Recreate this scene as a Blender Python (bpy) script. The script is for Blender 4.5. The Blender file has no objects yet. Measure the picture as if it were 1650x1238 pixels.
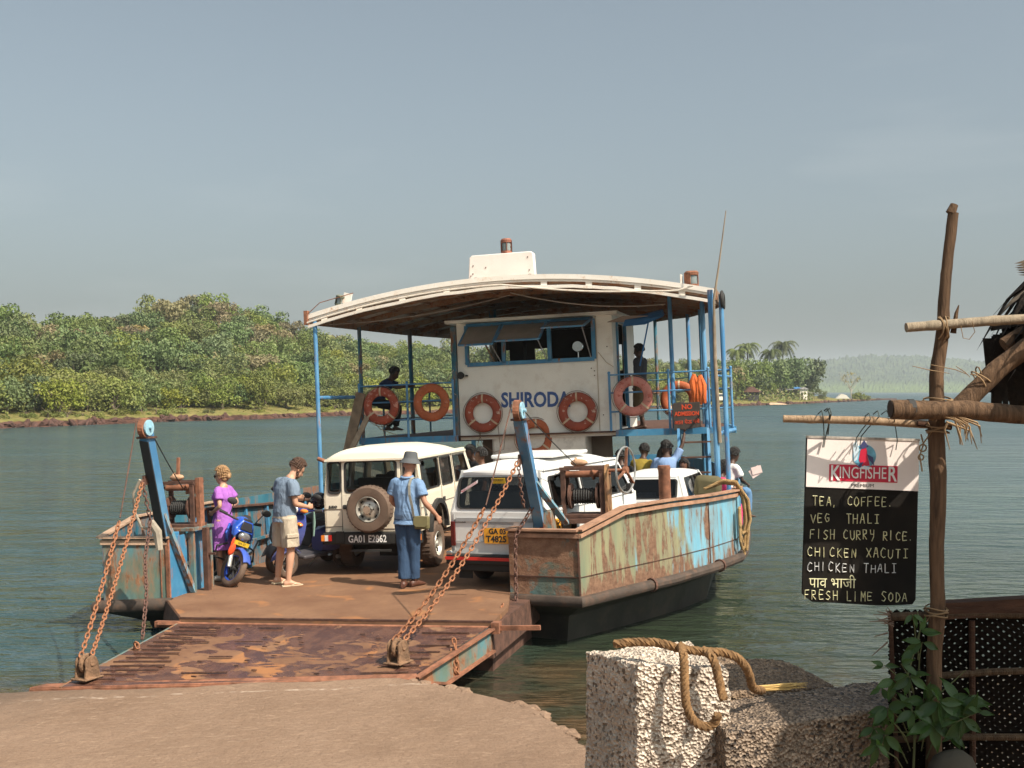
import bpy, bmesh, math, random
import numpy as np
from mathutils import Vector, Matrix, Euler, noise as mnoise
from mathutils.geometry import tessellate_polygon
R = math.radians
random.seed(11)
S = bpy.context.scene
COL = S.collection

# ------------------------------------------------------------------ camera, light, exposure
ZC = 3.2
cam = bpy.data.objects.new('camera', bpy.data.cameras.new('camera'))
COL.objects.link(cam); S.camera = cam
cam.location = (0, 0, ZC); cam.rotation_euler = (R(90), 0, 0)
cam.data.sensor_width = 36.0
cam.data.lens = 36.0 * 1800.0 / 1650.0
cam.data.shift_y = 11.0 / 1650.0
cam.data.clip_start = 0.1; cam.data.clip_end = 20000

SUN_EL = 50
SUN_DIR = Vector((0.75, -0.66, 0)).normalized() * math.cos(R(SUN_EL)) + Vector((0, 0, math.sin(R(SUN_EL))))
sun = bpy.data.objects.new('sun', bpy.data.lights.new('sun', 'SUN'))
COL.objects.link(sun)
sun.data.energy = 5.0; sun.data.angle = R(0.55); sun.data.color = (1.0, 0.9, 0.76)
sun.rotation_euler = SUN_DIR.to_track_quat('Z', 'Y').to_euler()
sun.location = (30, -20, 60)

world = bpy.data.worlds.new('World'); S.world = world; world.use_nodes = True
wn = world.node_tree; wn.nodes.clear()
wo = wn.nodes.new('ShaderNodeOutputWorld'); wb = wn.nodes.new('ShaderNodeBackground')
sky = wn.nodes.new('ShaderNodeTexSky'); sky.sky_type = 'NISHITA'; sky.sun_disc = False
sky.sun_elevation = R(SUN_EL); sky.sun_rotation = math.atan2(SUN_DIR.x, SUN_DIR.y)
sky.dust_density = 5.0; sky.air_density = 1.0; sky.ozone_density = 1.0; sky.altitude = 0
hs = wn.nodes.new('ShaderNodeHueSaturation'); hs.inputs['Saturation'].default_value = 0.55; hs.inputs['Value'].default_value = 1.14
wt = wn.nodes.new('ShaderNodeTexCoord')                      # faint streaks of high cloud
wm = wn.nodes.new('ShaderNodeMapping'); wm.inputs['Scale'].default_value = (1.6, 1.6, 9.0)
wz = wn.nodes.new('ShaderNodeTexNoise'); wz.inputs['Scale'].default_value = 1.7; wz.inputs['Detail'].default_value = 5
wr = wn.nodes.new('ShaderNodeMapRange'); wr.inputs[1].default_value = 0.52; wr.inputs[2].default_value = 0.8; wr.inputs[3].default_value = 0.0; wr.inputs[4].default_value = 0.16
wx = wn.nodes.new('ShaderNodeMix'); wx.data_type = 'RGBA'; wx.inputs[7].default_value = (7.5, 7.0, 6.9, 1)
wn.links.new(wt.outputs['Generated'], wm.inputs[0]); wn.links.new(wm.outputs[0], wz.inputs['Vector'])
wn.links.new(wz.outputs['Fac'], wr.inputs[0]); wn.links.new(wr.outputs[0], wx.inputs[0])
wn.links.new(sky.outputs[0], hs.inputs['Color']); wn.links.new(hs.outputs[0], wx.inputs[6])
wt2 = wn.nodes.new('ShaderNodeMix'); wt2.data_type = 'RGBA'; wt2.blend_type = 'MULTIPLY'; wt2.inputs[0].default_value = 1; wt2.inputs[7].default_value = (0.96, 1.05, 1.03, 1)
wn.links.new(wx.outputs[2], wt2.inputs[6]); wn.links.new(wt2.outputs[2], wb.inputs[0]); wn.links.new(wb.outputs[0], wo.inputs[0])
wb.inputs[1].default_value = 0.088

S.view_settings.view_transform = 'Standard'; S.view_settings.look = 'None'
S.view_settings.gamma = 1.0; S.view_settings.exposure = 0.40
S.render.engine = 'CYCLES'
S.cycles.max_bounces = 8; S.cycles.transparent_max_bounces = 16; S.cycles.volume_bounces = 1
S.cycles.use_denoising = True
S.cycles.caustics_reflective = False; S.cycles.caustics_refractive = False

# ------------------------------------------------------------------ material nodes
class NT:
    """short hand for a principled node tree"""
    def __init__(s, name, rough=0.6, metal=0.0, spec=0.5):
        s.m = bpy.data.materials.new(name); s.m.use_nodes = True
        s.t = s.m.node_tree; s.b = s.t.nodes['Principled BSDF']; s.out = s.t.nodes['Material Output']
        s.b.inputs['Roughness'].default_value = rough; s.b.inputs['Metallic'].default_value = metal
        s.b.inputs['Specular IOR Level'].default_value = spec
        s._c = None
    def n(s, k, **kw):
        x = s.t.nodes.new(k)
        for a, v in kw.items(): setattr(x, a, v)
        return x
    def l(s, a, b): s.t.links.new(a, b)
    def put(s, sock, v):
        if hasattr(v, 'is_output') or isinstance(v, bpy.types.NodeSocket): s.l(v, sock)
        else:
            if isinstance(v, (tuple, list)) and len(v) == 3 and sock.type == 'RGBA': v = (*v, 1)
            sock.default_value = v
    def coord(s, kind='Object', scale=(1, 1, 1), rot=(0, 0, 0), loc=(0, 0, 0)):
        if s._c is None: s._c = s.n('ShaderNodeTexCoord')
        mp = s.n('ShaderNodeMapping'); mp.inputs['Scale'].default_value = scale
        mp.inputs['Rotation'].default_value = rot; mp.inputs['Location'].default_value = loc
        if kind == 'World':
            g = s.n('ShaderNodeNewGeometry'); s.l(g.outputs['Position'], mp.inputs[0])
        else: s.l(s._c.outputs[kind], mp.inputs[0])
        return mp.outputs[0]
    def noise(s, scale=5, detail=4, vec=None, rough=0.55, dist=0.0):
        x = s.n('ShaderNodeTexNoise'); x.inputs['Scale'].default_value = scale
        x.inputs['Detail'].default_value = detail; x.inputs['Roughness'].default_value = rough
        x.inputs['Distortion'].default_value = dist
        s.l(vec if vec is not None else s.coord(), x.inputs['Vector'])
        return x.outputs['Fac']
    def voro(s, scale=5, vec=None, feature='F1', out='Distance', rnd=1.0):
        x = s.n('ShaderNodeTexVoronoi', feature=feature); x.inputs['Scale'].default_value = scale
        x.inputs['Randomness'].default_value = rnd
        s.l(vec if vec is not None else s.coord(), x.inputs['Vector'])
        return x.outputs[out]
    def rng(s, v, a, b, c=0.0, d=1.0, smooth=False):
        x = s.n('ShaderNodeMapRange')
        if smooth: x.interpolation_type = 'SMOOTHSTEP'
        s.put(x.inputs[0], v)
        for i, q in enumerate((a, b, c, d)): s.put(x.inputs[i + 1], q)
        return x.outputs[0]
    def mix(s, f, a, b, mode='MIX'):
        x = s.n('ShaderNodeMix', data_type='RGBA', blend_type=mode)
        s.put(x.inputs[0], f); s.put(x.inputs[6], a); s.put(x.inputs[7], b)
        return x.outputs[2]
    def math(s, op, a, b=0.0):
        x = s.n('ShaderNodeMath', operation=op); s.put(x.inputs[0], a); s.put(x.inputs[1], b)
        return x.outputs[0]
    def sep(s, v):
        x = s.n('ShaderNodeSeparateXYZ'); s.l(v, x.inputs[0]); return x.outputs
    def objrand(s):
        return s.n('ShaderNodeObjectInfo').outputs['Random']
    def bump(s, h, strength=0.3, dist=0.01):
        x = s.n('ShaderNodeBump'); x.inputs['Strength'].default_value = strength; x.inputs['Distance'].default_value = dist
        s.put(x.inputs['Height'], h)
        if s.b.inputs['Normal'].is_linked: s.l(s.b.inputs['Normal'].links[0].from_socket, x.inputs['Normal'])
        s.l(x.outputs[0], s.b.inputs['Normal'])
    def col(s, v): s.put(s.b.inputs['Base Color'], v)
    def rough(s, v): s.put(s.b.inputs['Roughness'], v)

def simple(name, c, rough=0.6, metal=0.0, var=0.12, scale=6, bump=0.0, bscale=40, spec=0.5, grime=None):
    t = NT(name, rough, metal, spec)
    n = t.noise(scale, 5)
    c0 = tuple(x * (1 - var) for x in c); c1 = tuple(min(1, x * (1 + var)) for x in c)
    cc = t.mix(t.rng(n, 0.3, 0.7), c0, c1)
    if grime: cc = t.mix(t.rng(t.noise(scale * 1.7, 6, rough=0.65), 0.5, 0.8, 0, grime[1]), cc, grime[0])
    t.col(cc)
    if bump: t.bump(t.noise(bscale, 4), bump, 0.01)
    return t.m

# ------------------------------------------------------------------ mesh builder
class MB:
    def __init__(s): s.v = []; s.f = []; s.mi = []; s.cur = 0
    def add(s, vs, fs, mi=None):
        o = len(s.v); s.v.extend([tuple(p) for p in vs])
        s.f.extend([tuple(i + o for i in f) for f in fs]); s.mi.extend([s.cur if mi is None else mi] * len(fs)); return s
    def box(s, c, d, rot=None, taper=None):
        x, y, z = d[0] / 2, d[1] / 2, d[2] / 2
        vs = [Vector((a * x, b * y, q * z)) for q in (-1, 1) for b in (-1, 1) for a in (-1, 1)]
        if taper: vs = [Vector((v.x * (taper[0] if v.z > 0 else 1), v.y * (taper[1] if v.z > 0 else 1), v.z)) for v in vs]
        if rot is not None:
            m = rot if isinstance(rot, Matrix) else Euler(rot).to_matrix()
            vs = [m @ v for v in vs]
        vs = [v + Vector(c) for v in vs]
        return s.add(vs, [(0, 2, 3, 1), (4, 5, 7, 6), (0, 1, 5, 4), (2, 6, 7, 3), (0, 4, 6, 2), (1, 3, 7, 5)])
    def bar(s, a, b, w, h=None, up=(0, 0, 1)):
        """square bar from a to b, w across, h along up"""
        a, b = Vector(a), Vector(b); h = h or w; d = (b - a); L = d.length; d.normalize()
        u = Vector(up); r = d.cross(u)
        if r.length < 1e-4: r = d.cross(Vector((0, 1, 0)))
        r.normalize(); u = r.cross(d)
        m = Matrix((r, d, u)).transposed()
        return s.box((a + b) / 2, (w, L, h), m)
    def tube(s, pts, r, n=8, caps=True, flat=1.0, ref=None):
        pts = [Vector(p) for p in pts]; k = len(pts)
        rs = r if isinstance(r, (list, tuple)) else [r] * k
        t0 = (pts[1] - pts[0]).normalized()
        rf = Vector(ref) if ref else (Vector((0, 0, 1)) if abs(t0.z) < 0.9 else Vector((1, 0, 0)))
        nrm = (rf - t0 * rf.dot(t0)).normalized(); rings = []; pt = t0
        for i, p in enumerate(pts):
            t = (pts[min(i + 1, k - 1)] - pts[max(i - 1, 0)])
            t = t.normalized() if t.length > 1e-9 else pt
            ax = pt.cross(t)
            if ax.length > 1e-6:
                ang = math.atan2(ax.length, pt.dot(t)); nrm = Matrix.Rotation(ang, 3, ax.normalized()) @ nrm
            nrm = (nrm - t * nrm.dot(t)).normalized(); bn = t.cross(nrm); pt = t
            rings.append([p + (nrm * math.cos(a) + bn * math.sin(a) * flat) * rs[i] for a in [2 * math.pi * j / n for j in range(n)]])
        return s.loft(rings, caps)
    def loft(s, rings, caps=True, closed=True):
        n = len(rings[0]); vs = [p for r_ in rings for p in r_]; fs = []
        for i in range(len(rings) - 1):
            for j in range(n if closed else n - 1):
                a = i * n + j; b = i * n + (j + 1) % n
                fs.append((a, b, b + n, a + n))
        if caps and closed:
            fs.append(tuple(reversed(range(n)))); fs.append(tuple(range((len(rings) - 1) * n, len(rings) * n)))
        return s.add(vs, fs)
    def cyl(s, a, b, r, n=12, r2=None, caps=True): return s.tube([a, b], [r, r if r2 is None else r2], n, caps)
    def lathe(s, prof, n=20, c=(0, 0, 0), axis='z', closed=False, ang=2 * math.pi, rot=None):
        """prof: (radius, height)"""
        rings = []; full = abs(ang - 2 * math.pi) < 1e-6
        for j in range(n if full else n + 1):
            a = ang * j / n; ca, sa = math.cos(a), math.sin(a)
            rg = []
            for (r_, h) in prof:
                p = {'z': (r_ * ca, r_ * sa, h), 'y': (r_ * ca, h, r_ * sa), 'x': (h, r_ * ca, r_ * sa)}[axis]
                p = Vector(p)
                if rot is not None: p = rot @ p
                rg.append(p + Vector(c))
            rings.append(rg)
        m = len(prof); vs = [p for g in rings for p in g]; fs = []
        K = len(rings)
        for j in range(K if full else K - 1):
            for i in range(m if closed else m - 1):
                a = j * m + i; b = j * m + (i + 1) % m; c2 = ((j + 1) % K) * m
                fs.append((a, c2 + i, c2 + (i + 1) % m, b))
        return s.add(vs, fs)
    def torus(s, c, R_, r_, n=32, k=10, axis='y', flat=1.0, rot=None, ang=2 * math.pi):
        prof = [(R_ + r_ * math.cos(2 * math.pi * i / k), r_ * flat * math.sin(2 * math.pi * i / k)) for i in range(k)]
        return s.lathe(prof, n, c, axis, True, ang, rot)
    def ell(s, c, r, n=12, m=8, rot=None):
        if not isinstance(r, (tuple, list)): r = (r, r, r)
        vs = []; fs = []
        for i in range(m + 1):
            th = math.pi * i / m
            for j in range(n):
                ph = 2 * math.pi * j / n
                p = Vector((r[0] * math.sin(th) * math.cos(ph), r[1] * math.sin(th) * math.sin(ph), r[2] * math.cos(th)))
                if rot is not None: p = rot @ p
                vs.append(p + Vector(c))
        for i in range(m):
            for j in range(n):
                a = i * n + j; b = i * n + (j + 1) % n
                fs.append((a, a + n, b + n, b))
        return s.add(vs, fs)
    def prism(s, outline, vec, holes=(), warp=None):
        """outline (3d points), extruded by vec, with holes"""
        loops = [[Vector(p) for p in outline]] + [[Vector(p) for p in h] for h in holes]
        tri = tessellate_polygon(loops); flat = [p for l in loops for p in l]; n = len(flat); vec = Vector(vec)
        vs = flat + [p + vec for p in flat]
        fs = [tuple(t) for t in tri] + [tuple(i + n for i in reversed(t)) for t in tri]
        o = 0
        for l in loops:
            k = len(l)
            for i in range(k):
                a = o + i; b = o + (i + 1) % k; fs.append((a, b, b + n, a + n))
            o += k
        if warp: vs = [warp(v) for v in vs]
        return s.add(vs, fs)
    def grid(s, fn, nu, nv):
        vs = [fn(i / nu, j / nv) for j in range(nv + 1) for i in range(nu + 1)]; w = nu + 1
        return s.add(vs, [(j * w + i, j * w + i + 1, (j + 1) * w + i + 1, (j + 1) * w + i) for j in range(nv) for i in range(nu)])
    def mesh(s, name, mats, smooth=False, angle=35, fix=True):
        me = bpy.data.meshes.new(name); me.from_pydata(s.v, [], s.f)
        for m in (mats if isinstance(mats, (list, tuple)) else [mats]): me.materials.append(m)
        if any(s.mi): me.polygons.foreach_set('material_index', s.mi)
        if fix:
            bm = bmesh.new(); bm.from_mesh(me); bmesh.ops.recalc_face_normals(bm, faces=bm.faces); bm.to_mesh(me); bm.free()
        if smooth:
            me.shade_smooth()
            try: me.set_sharp_from_angle(angle=R(angle))
            except Exception: pass
        me.update(); return me
    def build(s, name, mats, parent=None, smooth=False, angle=35, bevel=0, matrix=None, seg=2, fix=True, **tags):
        me = s.mesh(name, mats, smooth or bevel > 0, angle, fix)
        o = bpy.data.objects.new(name, me); COL.objects.link(o)
        if bevel:
            b = o.modifiers.new('bevel', 'BEVEL'); b.width = bevel; b.segments = seg; b.limit_method = 'ANGLE'; b.angle_limit = R(40)
        if parent is not None: o.parent = parent
        if matrix is not None: o.matrix_local = matrix
        for k, v in tags.items(): o[k] = v
        return o

def tag(o, label=None, cat=None, group=None, kind=None):
    if label: o['label'] = label
    if cat: o['category'] = cat
    if group: o['group'] = group
    if kind: o['kind'] = kind
    return o
def empty(name, label=None, cat=None, group=None, matrix=None):
    o = bpy.data.objects.new(name, None); COL.objects.link(o); o.empty_display_size = 0.2
    if matrix is not None: o.matrix_world = matrix
    return tag(o, label, cat, group)
def copy_tree(o, parent=None):
    c = o.copy(); COL.objects.link(c); c.parent = parent
    for ch in list(o.children): copy_tree(ch, c)
    return c
def T(x, y, z): return Matrix.Translation((x, y, z))
def RZ(a): return Matrix.Rotation(R(a), 4, 'Z')
def RX(a): return Matrix.Rotation(R(a), 4, 'X')
def RY(a): return Matrix.Rotation(R(a), 4, 'Y')
def rrect(x0, x1, z0, z1, r=0.05, n=4, f=lambda a, b: (a, 0, b)):
    """rounded rectangle outline"""
    out = []
    for cx, cz, a0 in ((x1 - r, z1 - r, 0), (x0 + r, z1 - r, 90), (x0 + r, z0 + r, 180), (x1 - r, z0 + r, 270)):
        for i in range(n + 1):
            a = R(a0 + 90 * i / n); out.append(f(cx + r * math.cos(a), cz + r * math.sin(a)))
    return out
def text_mesh(txt, size, mat, name, parent, matrix, bold=0.0, ext=0.002, align='CENTER', sx=1.0):
    cu = bpy.data.curves.new(name, 'FONT'); cu.body = txt; cu.size = size; cu.extrude = ext; cu.offset = bold
    cu.align_x = align; cu.align_y = 'CENTER'; cu.resolution_u = 3
    to = bpy.data.objects.new(name, cu); COL.objects.link(to)
    bpy.context.view_layer.update()
    me = bpy.data.meshes.new_from_object(to.evaluated_get(bpy.context.evaluated_depsgraph_get()))
    bpy.data.objects.remove(to); me.materials.clear(); me.materials.append(mat)
    o = bpy.data.objects.new(name, me); COL.objects.link(o); o.parent = parent
    o.matrix_local = matrix @ Matrix.Diagonal((sx, 1, 1, 1))
    return o
# text lies in its local XY plane; this stands it up facing -Y
UP = RX(90)
# ------------------------------------------------------------------ environment materials
def m_water():
    t = NT('water', 0.07, 0, 0.5); t.b.inputs['IOR'].default_value = 1.33
    w1 = t.coord('World', (1, 1, 1)); x, y, z = t.sep(w1)
    big = t.noise(0.02, 3, t.coord('World', (0.5, 1.6, 1)))
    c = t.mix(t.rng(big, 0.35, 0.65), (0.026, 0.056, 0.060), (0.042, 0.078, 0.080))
    nearb = t.math('MULTIPLY', t.rng(y, 34, 13, 0, .85, True), t.rng(x, -4, 1.5, 0, 1, True)); c = t.mix(nearb, c, (0.022, 0.027, 0.011))  # silty olive water, with the hull's dark reflection put into its colour
    shal = t.math('ADD', t.rng(y, 16.0, 9.0, 0, 1, True), t.rng(t.noise(0.6, 4, w1), 0.3, 0.7, -0.3, 0.3))
    bed = t.mix(t.rng(t.noise(1.1, 6, w1, 0.65), 0.42, 0.6), (0.035, 0.03, 0.015), (0.12, 0.07, 0.035))
    # sandy shallows along the slipway, soft edged
    lim = t.math('MULTIPLY', t.rng(shal, 0.25, 1.0, 0, 0.9, True), t.rng(x, -9, -4, 0.35, 1.0))
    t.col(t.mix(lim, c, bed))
    t.rough(t.math('ADD', t.rng(t.noise(0.05, 3, t.coord('World', (0.35, 1.3, 1))), 0.4, 0.65, 0.03, 0.10), t.rng(y, 25, 140, 0, .24)))
    a = t.noise(1.0, 4, t.coord('World', (0.75, 1.9, 1), rot=(0, 0, R(8))), 0.58, 0.5)
    b = t.noise(1.0, 3, t.coord('World', (0.28, 0.9, 1), rot=(0, 0, R(-6))), 0.5, 0.3)
    d = t.noise(1.0, 3, t.coord('World', (2.6, 6.0, 1), rot=(0, 0, R(4))), 0.55, 0.3)
    patch = t.rng(t.noise(0.12, 3, t.coord('World', (0.5, 1.4, 1))), 0.35, 0.65, 0.45, 1.0)
    h = t.math('ADD', t.math('MULTIPLY', a, 0.9), t.math('ADD', t.math('MULTIPLY', b, 1.0), t.math('MULTIPLY', d, 0.22)))
    t.bump(t.math('MULTIPLY', h, patch), 1.0, 0.26)
    return t.m
def m_slip():
    t = NT('slip_concrete', 0.85, 0, 0.25)
    w = t.coord('World'); x, y, z = t.sep(w)
    a = t.mix(t.rng(t.noise(0.9, 6, w), 0.3, 0.7), (0.225, 0.145, 0.095), (0.305, 0.205, 0.14))
    a = t.mix(t.rng(t.noise(26, 4, w, 0.7), 0.48, 0.72, 0, 0.75), a, (0.19, 0.115, 0.075))
    a = t.mix(t.rng(t.noise(9, 5, t.coord('World', (1, 2.2, 1)), 0.7), 0.54, 0.72, 0, 0.5), a, (0.46, 0.33, 0.23))
    a = t.mix(t.rng(t.noise(70, 2, w), 0.6, 0.72, 0, 0.5), a, (0.12, 0.07, 0.045))
    ln = t.math('ADD', y, t.math('MULTIPLY', t.noise(1.4, 5, w, .6), .5)); a = t.mix(t.math('MULTIPLY', t.rng(t.math('ABSOLUTE', t.math('SUBTRACT', ln, 10.98)), .035, .0), t.rng(t.noise(9, 3, w), .45, .6, 0, .8)), a, (0.62, 0.50, 0.40))
    a = t.mix(t.rng(t.math('ABSOLUTE', t.math('SUBTRACT', t.noise(.55, 4, w, .6, .6), .5)), .004, .0, 0, .12), a, (.10, .065, .045))
    a = t.mix(t.rng(t.noise(.35, 3, t.coord('World', loc=(4, 2, 0))), .5, .68, 0, .2), a, (.20, .13, .09))
    # damp, smoother cement along the water edge
    damp = t.rng(t.math('ADD', z, t.rng(t.noise(2.2, 4, w), 0, 1, -0.06, 0.06)), 0.27, 0.16)
    a = t.mix(t.math('MULTIPLY', damp, 0.7), a, (0.12, 0.085, 0.06))
    t.col(a); t.rough(t.rng(damp, 0, 1, 0.85, 0.5))
    t.bump(t.noise(45, 5, w, 0.7), 0.7, 0.02); t.bump(t.noise(7, 5, w, 0.6), 0.45, 0.05)
    return t.m
def m_hill():
    t = NT('hill_soil', 0.95, 0, 0.1)
    w = t.coord('World')
    a = t.mix(t.rng(t.noise(0.12, 6, w), 0.35, 0.65), (0.05, 0.065, 0.018), (0.13, 0.10, 0.045))
    x, y, z = t.sep(w)
    rock = t.mix(t.rng(t.noise(1.2, 5, w), 0.4, 0.6), (0.045, 0.024, 0.02), (0.12, 0.06, 0.042))
    grass = t.mix(t.rng(t.noise(0.8, 5, w), 0.4, 0.6), (0.14, 0.14, 0.04), (0.22, 0.18, 0.07))
    zz = t.math('ADD', z, t.rng(t.noise(0.7, 4, w), 0, 1, -0.25, 0.25))
    a = t.mix(t.rng(zz, 1.5, 2.2), grass, a)
    a = t.mix(t.rng(zz, 0.55, 0.42), a, rock)
    t.col(a); t.bump(t.noise(1.5, 5, w), 1.0, 0.3)
    return t.m
def m_leaf(name, ca, cb, cc):
    t = NT(name, 0.6, 0, 0.3)
    n = t.noise(2.2, 3); f = t.noise(11, 2)
    a = t.mix(t.rng(n, 0.35, 0.65), ca, cb)
    a = t.mix(t.rng(f, 0.5, 0.75, 0, 0.8), a, cc)
    h = t.n('ShaderNodeHueSaturation'); r = t.objrand()
    t.put(h.inputs['Hue'], t.rng(r, 0, 1, 0.485, 0.515)); t.put(h.inputs['Value'], t.rng(t.math('FRACT', t.math('MULTIPLY', r, 7.3)), 0, 1, 0.75, 1.3))
    t.put(h.inputs['Saturation'], t.rng(t.math('FRACT', t.math('MULTIPLY', r, 3.7)), 0, 1, 0.8, 1.1))
    t.l(a, h.inputs['Color']); t.col(h.outputs[0])
    # leaves let a little light through
    tr = t.n('ShaderNodeBsdfTranslucent'); t.l(h.outputs[0], tr.inputs[0])
    mx = t.n('ShaderNodeMixShader'); mx.inputs[0].default_value = 0.25
    t.l(t.b.outputs[0], mx.inputs[1]); t.l(tr.outputs[0], mx.inputs[2]); t.l(mx.outputs[0], t.out.inputs[0])
    return t.m
WATER = m_water(); SLIP = m_slip(); HILL = m_hill()
LEAF = [m_leaf('mangrove_leaf', (0.15, 0.185, 0.032), (0.215, 0.225, 0.05), (0.30, 0.29, 0.105)),
        m_leaf('dark_leaf', (0.09, 0.14, 0.045), (0.15, 0.20, 0.06), (0.27, 0.30, 0.15)),
        m_leaf('dry_leaf', (0.20, 0.17, 0.07), (0.28, 0.23, 0.10), (0.42, 0.34, 0.20)),
        m_leaf('mid_leaf', (0.12, 0.17, 0.04), (0.19, 0.22, 0.06), (0.32, 0.32, 0.13)),
        m_leaf('palm_leaf', (0.09, 0.13, 0.035), (0.15, 0.18, 0.05), (0.30, 0.28, 0.12))]
BARK = simple('bark', (0.16, 0.12, 0.09), 0.9, var=0.3, scale=8, bump=0.5)
PALEBARK = simple('pale_bark', (0.42, 0.36, 0.30), 0.9, var=0.2, scale=8)
# ------------------------------------------------------------------ water and far shore
def fbm(x, y, z=0.0, o=4): return mnoise.fractal(Vector((x, y, z)), 0.9, 2.0, o)
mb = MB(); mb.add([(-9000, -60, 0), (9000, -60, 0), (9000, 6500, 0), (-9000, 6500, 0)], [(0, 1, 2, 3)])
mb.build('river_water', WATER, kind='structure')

def lerp_tab(tab, x):
    if x <= tab[0][0]: return tab[0][1]
    for (a, b), (c, d) in zip(tab, tab[1:]):
        if x <= c: return b + (d - b) * (x - a) / (c - a)
    return tab[-1][1]
# bearing (tangent x 1800 + 825) -> distance of the water's edge, distance of the crest, ground height of the crest
SHORE = [(-500, 74), (-200, 84), (0, 96), (120, 103), (250, 115), (420, 126), (500, 137), (600, 148), (750, 161), (900, 180), (1050, 205), (1160, 226), (1240, 250), (1300, 281), (1345, 311), (1390, 350), (1425, 392), (1440, 410)]
CREST_Y = [(-500, 500), (-200, 495), (0, 505), (60, 519), (120, 512), (200, 506), (250, 494), (300, 483), (360, 488), (430, 515), (480, 528), (540, 545), (620, 556), (740, 560), (900, 560), (1040, 568), (1160, 572)]
def shore_d(b): return lerp_tab(SHORE, b)
def crest_d(b): return shore_d(b) * lerp_tab([(-500, 1.75), (500, 1.7), (700, 1.5), (1100, 1.35), (1180, 1.25), (1330, 1.12), (1345, 1.06), (1440, 1.02)], b)
def crest_z(b):
    if b < 1160: return max(2.0, (630 - lerp_tab(CREST_Y, b)) / 1800 * crest_d(b) + ZC - lerp_tab([(0, 4.6), (500, 4.4), (700, 5), (1160, 6.5)], b))
    return lerp_tab([(1160, 4.5), (1240, 2.2), (1330, 1.4), (1345, 0.9), (1440, 0.35)], b)
def hill_z(b, D):
    d0, d1 = shore_d(b), crest_d(b); t = (D - d0) / (d1 - d0)
    if t < 0: return -0.8 + 0.8 * max(-1, t * 8 + 1)
    zc = crest_z(b); edge = min(0.6, zc)
    base = edge * min(1, (D - d0) / 1.2)
    if t < 1: s_ = t * t * (3 - 2 * t); z = base + (zc - edge) * (0.35 * t + 0.65 * s_)
    else: z = zc - (t - 1) * zc * 0.5
    amp = 0.9 * min(1, max(0, (D - d0 - 8) / 30)) * min(1, zc / 5)
    return z + amp * fbm(b * 0.02, D * 0.03)
def bw(b, D, z): return ((b - 825) / 1800 * D, D, z)
mb = MB(); nb = 240; ts = [-0.1, -0.03, 0.0, 0.006, 0.014, 0.022, 0.035, 0.06, 0.1, 0.16, 0.24, 0.34, 0.46, 0.6, 0.75, 0.9, 1.0, 1.15, 1.4, 1.8]
vs = []
for i in range(nb + 1):
    b = -500 + 1945 * i / nb; d0, d1 = shore_d(b), crest_d(b)
    for j, t in enumerate(ts):
        D = d0 + (d1 - d0) * t + (1.3 * fbm(b * 0.03, j * 0.2) if 0 <= t < 0.03 else 0)
        vs.append(bw(b, D, hill_z(b, D) + (0.22 * fbm(b * 0.3, j) if 0 < t < 0.08 and b < 1340 else 0)))
w_ = len(ts)
mb.add(vs, [(i * w_ + j, (i + 1) * w_ + j, (i + 1) * w_ + j + 1, i * w_ + j + 1) for i in range(nb) for j in range(w_ - 1)])
mb.build('hillside', HILL, smooth=True, angle=80, kind='structure')

def far_ridge(name, y0, prof, seed, mat, amp):
    """a wooded ridge kilometres away; prof: (bearing, height)"""
    mb = MB(); n1 = 420; n2 = 26; vs = []
    b0, b1 = prof[0][0], prof[-1][0]
    for i in range(n1 + 1):
        b = b0 + (b1 - b0) * i / n1
        for j in range(n2 + 1):
            t = j / n2; D = y0 * (1 + 0.32 * t); hz = lerp_tab(prof, b) * (t ** 1.25)
            z = 0.3 + hz + (amp * (0.35 + 0.65 * t)) * (0.5 + 0.9 * abs(fbm(b * 0.35 + seed, t * 12, seed)) + 0.5 * fbm(b * 1.4, t * 40, seed)) * (1 if j else 0)
            vs.append(bw(b, D, z))
    mb.add(vs, [(i * (n2 + 1) + j, (i + 1) * (n2 + 1) + j, (i + 1) * (n2 + 1) + j + 1, i * (n2 + 1) + j + 1) for i in range(n1) for j in range(n2)])
    return mb.build(name, mat, smooth=False)
FARW = NT('far_woods', 0.95, 0, 0.1); _w = FARW.coord('World'); _z = FARW.sep(_w)[2]
_c = FARW.mix(FARW.rng(FARW.noise(0.03, 6, _w, 0.7), 0.4, 0.6), (0.022, 0.036, 0.020), (0.065, 0.085, 0.035))
FARW.col(FARW.mix(FARW.rng(_z, 24, 10), _c, (0.09, 0.125, 0.035))); FARW = FARW.m
o = far_ridge('wooded_ridge', 1900, [(1180, 50), (1290, 56), (1330, 66), (1400, 78), (1480, 76), (1560, 66), (1650, 52), (1800, 60), (2100, 70)], 3.1, FARW, 9)
tag(o, kind='structure')

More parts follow.
